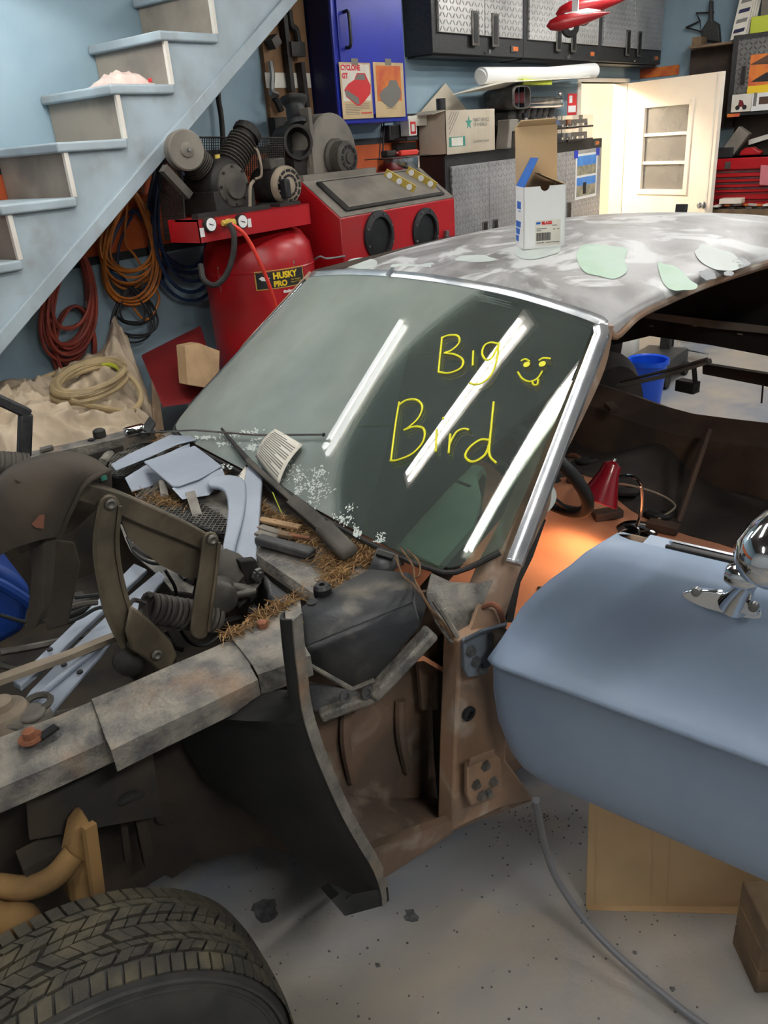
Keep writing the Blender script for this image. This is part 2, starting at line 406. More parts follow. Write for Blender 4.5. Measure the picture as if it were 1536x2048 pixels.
struct('wall_left', MB().box2((XL-.1, YF, 0), (XL, YW, ZC)), 'wall_plain')
struct('wall_front', MB().box2((XL, YF-.1, 0), (XR+.1, YF, ZC)), 'wall_plain')
struct('ceiling', MB().box2((XL, YF, ZC), (XR+.1, YW+.12, ZC+.1)), 'ceiling')
struct('trim_1', MB().box2((DX0-.07, YW-.012, 0), (DX0, YW+.13, DZ)).box2((DX1, YW-.012, 0), (DX1+.06, YW+.13, DZ)).box2((DX0-.07, YW-.012, DZ), (DX1+.06, YW+.13, DZ+.035)), 'cream', bevel=.004)
# the lit room beyond the door
struct('wall_hall', MB().box2((5.2, YW+1.6, 0), (XR+1.5, YW+1.7, 2.6)).box2((XR+1.4, YW+.12, 0), (XR+1.5, YW+1.6, 2.6)).box2((5.2, YW+.13, 0), (5.3, YW+1.6, 2.6)), 'cream')
struct('ceiling_hall', MB().box2((5.2, YW+.12, 2.6), (XR+1.5, YW+1.7, 2.68)), 'cream')
struct('floor_hall', MB().box2((XR+.1, YW+.12, -.1), (XR+1.5, YW+1.7, 0)), 'concrete')
tl = Thing('ceiling_lamp', 'round opal ceiling lamp in the cream room beyond the door', 'lamp', (7.6, YW+.9, 2.5))
tl.part('canopy', MB().lathe((7.6, YW+.9, 2.57), (0, 0, 1), [(.09, 0), (.09, .03)], 24), 'white_paint')
tl.part('shade', MB().lathe((7.6, YW+.9, 2.48), (0, 0, 1), [(.02, 0), (.1, .02), (.13, .06), (.12, .09)], 24), 'tube_light')
ld = bpy.data.lights.new('hall_light', 'POINT'); ld.energy = 120; ld.color = (1, .88, .72); ld.shadow_soft_size = .12
lo = bpy.data.objects.new('hall_light', ld); COL.objects.link(lo); lo.location = (7.6, YW+.9, 2.38)

# ---- door leaf, swung open into the shop
H0 = Vector((8.47, YW-.03, 0)); F0 = Vector((8.03, 2.45, 0)); dl = (F0-H0).normalized(); dn = Vector((-dl.y, dl.x, 0))
if dn.dot(Vector((0, 0, 0))-H0) < 0: dn = -dn             # towards the shop
LW = (F0-H0).length
def leafpt(px, py):
    d = Vector(_ray(px, py)); e = Vector(EYE); k = (H0-e).dot(dn)/d.dot(dn); p = e+d*k; return (p-H0).dot(dl), p.z
wa, wz1 = leafpt(1293, 215); wb_, wz1b = leafpt(1386, 203); _, wz0 = leafpt(1284, 382); _, wz0b = leafpt(1376, 380)
wz1 = (wz1+wz1b)/2; wz0 = (wz0+wz0b)/2
dr = Thing('door_1', None, None, H0, kind='structure')
def lb(mb, s0, s1, z0, z1, d0=-.022, d1=.022):
    p = [H0+dl*s+dn*d for s, d in ((s0, d0), (s1, d0), (s1, d1), (s0, d1))]
    return mb.prism([Vector((q.x, q.y, z0)) for q in p], (0, 0, z1-z0))
mbd = MB(); lb(mbd, 0, wa, .01, 2.03); lb(mbd, wb_, LW, .01, 2.03); lb(mbd, wa, wb_, .01, wz0); lb(mbd, wa, wb_, wz1, 2.03)
dr.part('leaf', mbd, 'cream')
fr = MB(); e = .035
lb(fr, wa-e, wa+.012, wz0-e, wz1+e, -.03, .034); lb(fr, wb_-.012, wb_+e, wz0-e, wz1+e, -.03, .034); lb(fr, wa, wb_, wz0-e, wz0+.012, -.03, .034); lb(fr, wa, wb_, wz1-.012, wz1+e, -.03, .034)
dr.part('window_frame', fr, 'cream', bevel=.003)
hh = (wz1-wz0)/3
for i in range(3):
    dr.part('pane', lb(MB(), wa, wb_, wz0+hh*i, wz0+hh*(i+1), -.002, .002), 'pane')
for i in (1, 2):
    dr.part('muntin', lb(MB(), wa, wb_, wz0+hh*i-.014, wz0+hh*i+.014, -.02, .024), 'cream', bevel=.003)
dr.part('edge_strip', lb(MB(), LW-.05, LW-.035, .02, 2.02, .022, .026), 'white_paint')
kb = H0+dl*(LW-.07)+Vector((0, 0, .95))
dr.part('door_knob', MB().lathe(kb+dn*.022, dn, [(.03, 0), (.03, .008), (.012, .012), (.012, .035), (.026, .045), (.028, .06), (.015, .07)], 16), 'chrome_dull')

# ---- fluorescent fittings
for i, (a, b, s) in enumerate(LAMPS):
    a = Vector(a); b = Vector(b); c = (a+b)/2; d = (b-a).normalized(); sd = Vector((-d.y, d.x, 0))
    nm = 'tube_glow_%d' % i; emit(nm, (250, 250, 248), s)
    t = Thing('fluorescent_lamp', 'twin tube fluorescent lamp hung '+['low over the foot of the stairs', 'over the far front corner of the car', 'over the engine bay of the car', 'over the car roof as added light', 'over the tool chest corner as added light', 'before the diamond plate wall cabinets as added light', 'over the free floor beside the car as added light', 'over the floor before the front wheel as added light', 'near the blank wall ahead of the car as added light', 'over the floor before the right wall as added light'][i], 'lamp', c, group='ceiling lamps')
    t.part('housing', MB().bar(a-d*.04+Vector((0, 0, .05)), b+d*.04+Vector((0, 0, .05)), .16, .06), 'white_paint')
    for k in (-1, 1):
        t.part('tube', MB().bar(a+sd*.035*k, b+sd*.035*k, .032, .026), M[nm])
    for k in (.2, .8):
        p = a.lerp(b, k); t.part('hanger', MB().bar(p+Vector((0, 0, .08)), Vector((p.x, p.y, ZC)), .012, .012), 'steel')

# ================================================================== stairs
ST = Thing('staircase', 'pale blue painted wooden staircase climbing along the back wall', 'stairs', (1.9, 3.25, 0))
YS = 3.0; RUN, RISE = .283, .194; X0, Z0 = 2.44, 2.165          # nosing top corner of one tread
i0, i1 = -7, 6
def nose(i): return X0+RUN*i, Z0+RISE*i
# near stringer: saw-tooth top, straight lower edge
top = []
for i in range(i0, i1):
    x, z = nose(i); top += [(x+.03, z-RISE-.0), (x+.03, z-.036)] if i > i0 else [(x+.03, max(z-RISE, 0)), (x+.03, z-.036)]
    top += [(x+RUN+.03, z-.036)]
lowz = lambda x: 2.324+(x-3.28)*.680
xe = top[-1][0]
poly = [(x, z) for x, z in top]+[(xe, lowz(xe))]
xb = 3.28-2.324/.68
poly += [(max(xb, top[0][0]) + .0, max(lowz(max(xb, top[0][0])), 0))]
# triangulated as strips to stay clean
mbs = MB()
for i in range(i0, i1):
    x, z = nose(i); xa, xc = x+.036, x+RUN+.036
    za, zb = max(lowz(xa), 0), max(lowz(xc), 0)
    mbs.prism([Vector((xa, YS+.012, za)), Vector((xc, YS+.012, zb)), Vector((xc, YS+.012, z-.036)), Vector((xa, YS+.012, z-.036))], (0, .035, 0))
ST.part('stringer', mbs, 'stair_paint')
xa, xc = nose(i0+1)[0], nose(i1)[0]
wdt = .055
ST.part('stringer_trim', MB().prism([Vector((xa, YS-.006, lowz(xa)-.012)), Vector((xc, YS-.006, lowz(xc)-.012)), Vector((xc, YS-.006, lowz(xc)+wdt)), Vector((xa, YS-.006, lowz(xa)+wdt))], (0, .06, 0)), 'stair_paint', bevel=.004)
for i in range(i0, i1):
    x, z = nose(i)
    ST.part('tread', MB().box2((x, YS-.012, z-.036), (x+RUN+.034, YW-.01, z)), 'stair_wood' if i < -40 else 'stair_paint', bevel=.008, seg=3)
    ST.part('riser', MB().box2((x+.03, YS+.014, z-RISE), (x+.05, YW-.01, z-.036)), 'stair_wood')
    ST.part('riser_edge', MB().box2((x+.026, YS-.003, z-RISE), (x+.044, YS+.013, z-.036)), 'white_paint')
# plastic bag on a tread
x, z = nose(-1)
bm_ = MB(); rows = []
for i in range(9):
    row = []
    for j in range(15):
        a = i/8; b = j/14; e = math.sin(math.pi*a)**.6*math.sin(math.pi*b)**.6
        px = x+.02+b*.21; py = YS-.0+a*.16
        row.append((px, py, z+.004+.05*e*(1+.5*nz((px*30, py*30, 1)))))
    rows.append(row)
bm_.slab(rows, (0, 0, -.003))
bg = Thing('plastic_bag', 'crumpled clear plastic bag with a red sticker lying on a stair tread', 'bag', (x+.12, YS+.08, z))
bg.part('sheet', bm_, 'bag')
bg.part('sticker', MB().box2((x+.195, YS-.006, z+.008), (x+.212, YS-.002, z+.022)), 'print_red')

# ================================================================== hanging hoses and cords on the back wall
def coil(name, label, cat, material, cxp, cyt, rx, ry, loops, r, seed, y0=3.46, skew=0, group=None, tails=(), strap=None, pinch=.35, knot=None, jit=.12):
    """loops hung from one hook: a tear-drop wound many times with some spread"""
    rnd = random.Random(seed); path = []
    n = 26
    for L in range(loops):
        ax = rx*(1+rnd.uniform(-jit, jit)); ay = ry*(1+rnd.uniform(-jit*1.1, jit*.8)); ox = rnd.uniform(-.10, .10)*rx; dy = rnd.uniform(0, .05)
        for k in range(n):
            th = 2*math.pi*k/n; g = (1-math.cos(th))/2
            px = cxp+ox+skew*g+ax*math.sin(th)*(pinch+(1-pinch)*g**.8); py = cyt+2*ay*g
            path.append(P(px, py, y=y0-dy-.012*(L % 3)))
    for tl_ in tails: path += cr([P(a, b, y=y0-.03) for a, b in tl_], 6)
    path = cr(path[::2], 3)
    T = Thing(name, label, cat, P(cxp, cyt+2*ry, y=y0), group=group)
    T.part('winding', MB().tube(path, r, 6), material)
    hk = P(cxp, cyt, y=YW-.004)
    T.part('hook', MB().tube([hk, hk+Vector((0, -.09, .0)), hk+Vector((0, -.1, .03))], .006, 6), 'steel')
    return T
coil('air_hose', 'rust red rubber hose coiled on the wall under the stairs', 'hose', 'hose_red', 150, 500, 55, 100, 13, .0085, 1, skew=-18, pinch=.5, jit=.2)
coil('air_hose', 'lower loose loops of thin dark red hose hanging under the red coil', 'hose', 'hose_red', 150, 612, 42, 70, 3, .0075, 2, skew=0, pinch=.7)
coil('extension_cord', 'orange extension cord coiled in long loops under the staircase', 'cord', 'hose_orange', 262, 385, 66, 98, 15, .006, 3, skew=-4, pinch=.3, tails=(((250, 480), (300, 560), (318, 600), (290, 640), (250, 590)),), jit=.2)
coil('air_hose', 'dark blue hose hanging in wide loops beside the red tank', 'hose', 'hose_blue', 330, 300, 78, 140, 6, .0095, 4, skew=48, pinch=.25, y0=3.45, jit=.18)
coil('cable', 'black cable hung in a loose bundle below the orange cord', 'cord', 'cable_black', 262, 575, 48, 46, 6, .0055, 5, skew=8, pinch=.2, jit=.3)
coil('jump_lead', 'dark blue lead looped behind the orange cord', 'cord', 'hose_blue', 270, 420, 72, 80, 3, .006, 9, skew=12, pinch=.3, y0=3.48)
# pipe up the wall
single('air_pipe', 'dark hose rising up the blue wall behind the compressor', 'hose', MB().tube(cr([P(447, 345, y=3.42), P(446, 280, y=3.44), P(442, 230, y=3.45), P(436, 185, y=3.45), P(434, 60, y=3.45)], 5), .014, 10), 'iron')

# ================================================================== compressor
CX, CY = 2.89, 3.06
AC = Thing('air_compressor', 'red upright tank air compressor with a black pump and motor on top', 'compressor', (CX, CY, 0))
tk = AC.part('tank', MB().lathe((CX, CY, .22), (0, 0, 1), [(.10, 0), (.2, .03), (.255, .09), (.274, .17), (.274, .97), (.262, 1.05), (.22, 1.11), (.13, 1.145), (.05, 1.15)], 40), 'red_paint')
AC.part('weld_seam', MB().lathe((CX, CY, 1.17), (0, 0, 1), [(.274, 0), (.277, .005), (.274, .01)], 40, caps=False), 'red_paint', parent=tk)
for a in (45, 135, 225, 315):
    p = Vector((CX+.2*math.cos(R_(a)), CY+.2*math.sin(R_(a)), 0)); AC.part('foot', MB().box2(p-Vector((.03, .03, 0)), p+Vector((.03, .03, .3))), 'red_paint')
PY0 = 2.80; px0, px1 = .832*PY0, 1.078*PY0; pz0, pz1 = 1.7-.122*PY0, 1.7-.089*PY0
AC.part('deck', MB().box2((px0, PY0, pz1-.008), (px1, 2.95, pz1)).box2((px0+.2, 2.94, pz1-.008), (px1, 3.3, pz1)).box2((px0, PY0, pz0), (px1, PY0+.008, pz1)).box2((px0, PY0, pz0), (px0+.008, 3.0, pz1)).box2((px1-.008, PY0, pz0), (px1, 3.3, pz1)), 'red_paint')
for a in (-1, 1): AC.part('deck_leg', MB().box2((CX+a*.12-.02, CY-.05, 1.3), (CX+a*.12+.02, CY+.05, pz1-.008)), 'red_dark')
def disc(p, n, r, h, seg=20): return MB().lathe(p, n, [(r, 0), (r, h)], seg)
for pxl, pyl in ((416, 449), (479, 443)):
    p = P(pxl, pyl, y=PY0); g = AC.part('pressure_gauge', disc(p, (0, -1, 0), .031, .02), 'iron')
    AC.part('dial', disc(p+Vector((0, -.02, 0)), (0, -1, 0), .026, .002), 'white_card', parent=g)
    AC.part('needle', MB().bar(p+Vector((-.012, -.0235, .004)), p+Vector((.012, -.0235, -.004)), .002, .002), 'print_black', parent=g)
p = P(446, 446, y=PY0)
AC.part('valve', MB().lathe(p, (0, -1, 0), [(.012, 0), (.012, .03), (.018, .03), (.018, .055), (.010, .055), (.010, .075)], 12).tube([p+Vector((-.03, -.03, 0)), p+Vector((.04, -.03, .004))], .010, 8), 'gold_ink')
for pxl, pyl in ((404, 465), (498, 446)):
    q = P(pxl, pyl, y=PY0); AC.part('warning_decal', MB().box(q+Vector((0, -.002, 0)), (.022, .003, .036)), 'white_card')
# hoses in front of the tank
AC.part('short_hose', MB().tube(cr([P(459, 447, y=2.74), P(468, 470, y=2.72), P(466, 510, y=2.72), P(452, 550, y=2.74), P(430, 570, y=2.76), P(408, 560, y=2.78), P(401, 530, y=2.82)], 6), .0125, 8), 'rubber')
single('red_air_line', 'bright orange red air line running down across the compressor tank', 'hose', MB().tube(cr([P(462, 447, y=2.735), P(490, 470, y=2.715), P(515, 515, y=2.70), P(540, 575, y=2.70), P(556, 640, y=2.72), P(560, 760, y=2.7)], 6), .009, 8), 'red_bright')
# decal on the tank (curved with it)
def tankp(px, py, off=.0):
    d = Vector(_ray(px, py)); e = Vector(EYE); rr = .274+off
    a = d.x**2+d.y**2; b = 2*((e.x-CX)*d.x+(e.y-CY)*d.y); c = (e.x-CX)**2+(e.y-CY)**2-rr**2
    k = (-b-math.sqrt(max(b*b-4*a*c, 0)))/(2*a); return e+d*k
cA = tankp(508, 546); 
def tang(px, py): q = tankp(px, py); return math.atan2(q.y-CY, q.x-CX), q.z
a0, zt0 = tang(508, 545); a1, zt1 = tang(604, 529); _, zb0 = tang(509, 582)
def tankarc(a, z, off): return Vector((CX+(.274+off)*math.cos(a), CY+(.274+off)*math.sin(a), z))
def tpatch(f0, f1, g0, g1, off):
    zt = (zt0+zt1)/2; return MB().grid([[tankarc(a0+(a1-a0)*(f0+(f1-f0)*j/10), zb0+(zt-zb0)*(g0+(g1-g0)*i/3), off) for j in range(11)] for i in range(4)])
AC.part('decal_border', tpatch(0, 1, 0, 1, .0012), 'gold_ink', parent=tk)
AC.part('decal', tpatch(.02, .98, .05, .95, .002), 'print_black', parent=tk)
def tank_text(body, f, g, hgt, material, bold=0):
    """lettering wrapped on the tank; f, g the lower-left corner in decal fractions, hgt in decal heights"""
    zt = (zt0+zt1)/2; H = (zt-zb0); mb0 = text_mb(body, (0, 0, 0), (1, 0, 0), (0, 1, 0), H*hgt*1.35, bold=bold)
    r = .274; mb1 = MB(); sgn = 1 if a1 > a0 else -1
    mb1.add([tankarc(a0+(a1-a0)*f+sgn*v[0]/r, zb0+H*g+v[1], .0032) for v in mb0.v], mb0.f)
    AC.part('lettering', mb1, material, parent=tk)
tank_text('HUSKY', .33, .53, .34, 'print_yellow', .002); tank_text('PRO', .33, .12, .30, 'print_yellow', .002)
tank_text('The Toughest', .68, .33, .09, 'print_yellow'); tank_text('Name in Tools', .68, .20, .09, 'print_yellow')
mb1 = MB(); zt = (zt0+zt1)/2; H = zt-zb0
mb1.add([tankarc(a0+(a1-a0)*f, zb0+H*g, .003) for f, g in ((.07, .62), (.13, .72), (.22, .60), (.28, .62), (.2, .46), (.12, .50))], [(0, 1, 2, 3, 4, 5)])
AC.part('dog_head_emblem', mb1, 'white_card', parent=tk)
tank_text('Cast Iron Pump', .5, -.26, .12, 'white_card', .002); tank_text('Two Stage', .6, -.44, .11, 'white_card', .002); tank_text('Oil Lubricated', .56, -.62, .11, 'white_card', .002)
for k in range(6):
    mb2 = MB(); b0, z0 = tang(409, 530+k*8); b1, _ = tang(434, 530); mb2.grid([[tankarc(b0+(b1-b0)*j/4, z0-h, .0015) for j in range(5)] for h in (0, .016)])
    AC.part('data_plate_line', mb2, 'dust_grey', parent=tk)
# pump
PP = P(437, 370, y=2.98)
pm_ = AC.part('crankcase', MB().lathe(PP+Vector((0, -.09, 0)), (0, 1, 0), [(.085, 0), (.105, .02), (.11, .05), (.11, .2)], 28).box2((PP.x-.12, PP.y-.1, pz1), (PP.x+.12, PP.y+.12, PP.z-.02)), 'iron', bevel=.004)
AC.part('crankcase_cover', MB().lathe(PP+Vector((0, -.09, -.005)), (0, -1, 0), [(.088, 0), (.088, .012), (.06, .018), (.055, .03)], 28), 'iron_dusty', parent=pm_)
for k in range(8):
    a = 2*math.pi*k/8; AC.part('bolt', disc(PP+Vector((.078*math.cos(a), -.104, .078*math.sin(a)-.005)), (0, -1, 0), .007, .006, 6), 'iron', parent=pm_)
AC.part('oil_cap', disc(PP+Vector((0, -.02, .105)), (0, 0, 1), .012, .02), 'gold_ink', parent=pm_)
for s, tgt in ((1, (478, 296)), (-1, (385, 318))):
    q = P(*tgt, y=2.98); ax = (q-PP).normalized(); st_ = PP+ax*.085; L = (q-PP).length*1.35-.085
    cy = AC.part('cylinder', MB().lathe(st_, ax, [(.052, 0), (.052, L)], 20), 'iron')
    for k in range(9):
        AC.part('cooling_fin', MB().lathe(st_+ax*(.03+k*(L-.05)/9), ax, [(.052, 0), (.068, .001), (.068, .004), (.052, .005)], 20), 'iron_dusty', parent=cy)
    AC.part('cylinder_head', MB().lathe(st_+ax*(L-.005), ax, [(.066, 0), (.066, .03), (.05, .045), (.02, .05)], 12), 'iron', parent=cy)
q = P(373, 300, y=2.86); 
af = AC.part('air_filter', MB().lathe(q, (-.25, -1, .05), [(.078, -.05), (.08, 0), (.074, .006), (.03, .004), (.028, .010), (.02, .014)], 32), 'dust_grey', label='round grey dusty air filter')
AC.part('filter_nut', disc(q+Vector((0, -.012, 0)), (-.25, -1, .05), .008, .014, 6), 'steel', parent=af)
AC.part('filter_elbow', MB().tube(cr([q+Vector((0, .05, 0)), q+Vector((.03, .12, .0)), PP+Vector((-.1, 0, .13))], 5), .02, 10), 'iron')
AC.part('copper_line', MB().tube(cr([P(497, 288, y=2.95), P(514, 300, y=2.93), P(522, 330, y=2.92), P(522, 352, y=2.92), P(510, 358, y=2.93)], 5), .006, 8), 'motor_tan')
AC.part('intake_bar', MB().bar(P(326, 336, y=2.9), P(378, 392, y=2.9), .03, .035), 'iron_dusty')
AC.part('pump_foot', MB().box2((px0+.02, PY0+.02, pz1), (PP.x+.15, PY0+.06, pz1+.02)), 'iron')
# motor
mc = P(576, 371, y=2.88); md = Vector((-.06, -1, -.02)).normalized()
mo = AC.part('motor', MB().lathe(mc-md*.2, md, [(.05, 0), (.082, .015), (.085, .03), (.085, .17), (.08, .175)], 28), 'iron')
AC.part('end_bell', MB().lathe(mc-md*.025, md, [(.088, 0), (.088, .02), (.078, .034), (.028, .036), (.02, .04)], 28), 'motor_tan', parent=mo)
e1 = md.cross(Vector((0, 0, 1))).normalized(); e2 = e1.cross(md)
for k in range(12):
    a = 2*math.pi*k/12; 
    for rr, ln in ((.066, .018), (.044, .014)):
        c = mc+md*.0105+(e1*math.cos(a)+e2*math.sin(a))*rr; tdir = (-e1*math.sin(a)+e2*math.cos(a))
        AC.part('vent_slot', MB().bar(c-tdir*ln*.7, c+tdir*ln*.7, .004, .011, up=md.cross(tdir)), 'black', parent=mo)
AC.part('capacitor_box', MB().box(mc-md*.1+Vector((0, 0, .095)), (.1, .09, .05)), 'iron_dusty', parent=mo, bevel=.008)
AC.part('cable_box', MB().box(mc+md*.035+e1*.05+Vector((0, 0, -.01)), (.035, .04, .085)), 'black_plastic', parent=mo, bevel=.006)
AC.part('motor_base', MB().box2((mc.x-.12, mc.y-.05, pz1), (mc.x+.02, mc.y+.16, mc.z-.07)), 'iron')
AC.part('conduit', MB().tube(cr([P(507, 362, y=2.86), P(501, 372, y=2.85), P(500, 395, y=2.84), P(500, 418, y=2.84)], 4), .008, 8), 'motor_tan')
# wire mesh belt guard: a bent sheet of crossing wires behind the pump
gm = MB()
def meshpanel(mb, A, B, C_, D_, nx, nzz, r):
    A, B, C_, D_ = map(Vector, (A, B, C_, D_))
    for i in range(nx+1):
        f = i/nx; mb.bar(A.lerp(B, f), D_.lerp(C_, f), r, r)
    for j in range(nzz+1):
        f = j/nzz; mb.bar(A.lerp(D_, f), B.lerp(C_, f), r, r)
meshpanel(gm, P(400, 275, y=3.1), P(567, 276, y=3.1), P(569, 345, y=3.1), P(400, 360, y=3.1), 40, 16, .003)
meshpanel(gm, P(308, 300, y=3.12), P(362, 330, y=2.98), P(372, 474, y=2.98), P(330, 478, y=3.12), 18, 40, .003)
AC.part('guard_mesh', gm, 'iron', kind='stuff')
AC.part('guard_frame', MB().tube([P(400, 275, y=3.1), P(567, 276, y=3.1), P(569, 345, y=3.1)], .005, 6), 'iron')
AC.part('guard_frame', MB().tube([P(362, 330, y=2.98), P(372, 474, y=2.98), P(330, 478, y=3.12)], .005, 6), 'iron')

# ================================================================== sand blasting cabinet
SB = Thing('blast_cabinet', 'red sand blasting cabinet with two black arm holes and a dusty glass lid', 'cabinet', (3.75, 3.0, 0))
yf, ybk = 2.78, 3.02; xl, xr = 1.156*yf, 1.53*yf; zf, zk = 1.7-.122*yf, 1.7-.055*ybk
hp = lambda x, y, z: Vector((x, y, z))
SB.part('body', MB().prism([hp(xl, yf, .75), hp(xl, 3.36, .75), hp(xl, 3.36, zk), hp(xl, ybk, zk), hp(xl, yf, zf)], (xr-xl, 0, 0)), 'red_paint', bevel=.006)
sl = (hp(0, ybk, zk)-hp(0, yf, zf)).normalized(); sn = Vector((0, -sl.z, sl.y)); SLN = math.hypot(ybk-yf, zk-zf)
def lidp(fx, fs, h): return hp(xl+(xr-xl)*fx, yf, zf)+sl*SLN*fs+sn*h
def lidbox(x0, x1, s0, s1, h0, h1): return MB().prism([lidp(x0, s0, h0), lidp(x1, s0, h0), lidp(x1, s1, h0), lidp(x0, s1, h0)], sn*(h1-h0))
SB.part('top_panel', lidbox(.005, .995, .01, .99, .0, .004), 'dust_grey')
lid = SB.part('window_lid', lidbox(.07, .93, .10, .90, .004, .020), 'iron', bevel=.008)
SB.part('window_glass', lidbox(.10, .90, .15, .85, .020, .022), 'dust_grey', parent=lid)
for x in (.62, .82): 
    for k in range(1):
        g = SB.part('level_bar', MB().bar(lidp(x-.03, .82, .04), lidp(x+.05, .25, .04), .008, .045, up=sn), 'gold_ink', parent=lid)
    for k in range(3):
        c = lidp(x-.03+.08*(k+.5)/3, .82-.57*(k+.5)/3, .04); SB.part('round_hole', disc(c+Vector((-.006, 0, 0)), (-1, -.25, 0), .017, .003, 16), 'white_card', parent=lid)
SB.part('hinge_rail', MB().box2((xl+.02, ybk, zk), (xr-.42, ybk+.05, zk+.03)), 'dust_grey')
for pxl, pyl in ((757, 471), (850, 462)):
    c = P(pxl, pyl, y=yf); rg = SB.part('arm_hole', MB().lathe(c, (0, -1, 0), [(.125, 0), (.125, .012), (.094, .02), (.092, .006)], 32, caps=False), 'black_plastic')
    SB.part('glove', MB().lathe(c, (0, -1, 0), [(.094, .003), (.075, .004), (.05, .008), (.02, .004)], 24), 'black', parent=rg)
    for k in range(8):
        a = 2*math.pi*(k+.5)/8; SB.part('screw', disc(c+Vector((.11*math.cos(a), -.014, .11*math.sin(a))), (0, -1, 0), .007, .006, 8), 'steel', parent=rg)
for x in (xl+.06, xr-.06):
    for y in (yf+.06, 3.3): SB.part('leg', MB().box2((x-.025, y-.025, 0), (x+.025, y+.025, .76)), 'red_dark')
SB.part('hopper', MB().prism([hp(xl+.05, yf+.03, .75), hp(xr-.05, yf+.03, .75), hp((xl+xr)/2+.08, yf+.2, .4), hp((xl+xr)/2-.08, yf+.2, .4)], (0, .25, 0)), 'red_dark')
lt = P(893, 470, y=yf-.01); SB.part('latch', MB().box(lt, (.03, .02, .05)).tube([lt, lt+Vector((-.04, -.02, .0))], .005, 6), 'steel')
SB.part('side_cable', MB().tube(cr([P(628, 520, y=2.86), P(640, 513, y=2.82), P(655, 517, y=2.8), P(690, 512, y=2.77)], 5), .005, 6), 'cable_grey')

# blower behind the cabinet
bc = P(653, 318, y=3.18); BL = Thing('dust_blower', 'grey round sheet metal blower with a slotted motor behind the blast cabinet', 'blower', (bc.x, bc.y, zk))
BL.part('fan_housing', MB().lathe(bc+Vector((.01, .09, .03)), (0, -1, 0), [(.19, 0), (.195, .01), (.195, .13), (.185, .14)], 40), 'dust_grey')
BL.part('side_flange', MB().box2((bc.x-.175, bc.y-.06, zk), (bc.x-.15, bc.y+.1, bc.z+.25)), 'dust_grey')
m0 = BL.part('motor', MB().lathe(bc+Vector((.02, -.045, 0)), (0, -1, 0), [(.1, 0), (.1, .02), (.085, .03), (.085, .09), (.07, .1), (.03, .1), (.028, .11)], 28), 'iron_dusty')
for k in range(10):
    a = 2*math.pi*k/10; c = bc+Vector((.02, -.147, 0))+Vector((math.cos(a), 0, math.sin(a)))*.055; tdir = Vector((-math.sin(a), 0, math.cos(a)))
    BL.part('vent_slot', MB().bar(c-tdir*.012, c+tdir*.012, .004, .014, up=(math.cos(a), 0, math.sin(a))), 'black', parent=m0)
ic = P(597, 284, y=3.14)
BL.part('inlet_collar', MB().lathe(ic, (-.35, -1, 0), [(.085, -.14), (.085, 0), (.07, 0), (.07, -.12)], 28, caps=False), 'iron')
BL.part('inlet_back', MB().lathe(ic, (-.35, -1, 0), [(.085, -.15), (.085, -.135)], 28), 'black')
BL.part('inlet_bracket', MB().box2((ic.x-.03, ic.y+.02, zk), (ic.x+.06, ic.y+.2, ic.z-.04)), 'iron')
BL.part('support', MB().box2((bc.x-.17, bc.y-.02, zk-.02), (bc.x+.24, bc.y+.14, zk+.03)), 'dust_grey')
BL.part('elbow_pipe', MB().tube(cr([P(598, 258, y=3.2), P(594, 240, y=3.22), P(590, 215, y=3.24), P(587, 195, y=3.25)], 4), [.075, .078, .078, .06, .052, .05, .05, .05, .05, .055, .065, .07, .072][:13], 16), 'dark_cab')
# tin with clamps
tn = P(798, 343, y=3.13); tc0 = Vector((tn.x, tn.y, zk))
tin = Thing('steel_tin', 'wide shallow shiny round tin standing on the blast cabinet', 'tin', tc0)
tin.part('wall', MB().lathe(tc0, (0, 0, 1), [(.125, 0), (.128, .005), (.128, .06), (.132, .065)], 36), 'chrome_dull')
single('steel_plate', 'thin grey steel sheet lying across the round tin', 'plate', MB().box((tc0.x, tc0.y, tc0.z+.0675), (.42, .2, .004), rot=Matrix.Rotation(R_(4), 3, 'Z')), 'dull_steel')
zc = tc0.z+.0702
G = Thing('caulking_gun', 'red framed clamp tool lying on the steel sheet over the tin', 'tool', (tc0.x, tc0.y, zc))
G.part('frame', MB().tube([(tc0.x-.05, tc0.y-.02, zc+.014), (tc0.x+.2, tc0.y-.0, zc+.014), (tc0.x+.205, tc0.y+.05, zc+.014), (tc0.x-.04, tc0.y+.05, zc+.014)], .012, 8), 'red_paint')
G.part('handle', MB().bar((tc0.x-.05, tc0.y-.05, zc+.017), (tc0.x+.08, tc0.y-.08, zc+.017), .03, .03), 'red_bright', bevel=.006)
G.part('jaw', MB().bar((tc0.x-.16, tc0.y-.02, zc+.02), (tc0.x-.05, tc0.y-.0, zc+.02), .05, .035), 'iron', bevel=.008)
single('thin_rod', 'thin dark rod leaning on the wall behind the tin, nearer the carton', 'rod', MB().tube([P(765, 338, y=3.3), P(768, 235, y=3.46)], .005, 6), 'dark_cab')
single('thin_rod', 'thin dark rod leaning on the wall behind the tin, nearer the blower', 'rod', MB().tube([P(757, 338, y=3.3), P(764, 240, y=3.46)], .004, 6), 'dark_cab')

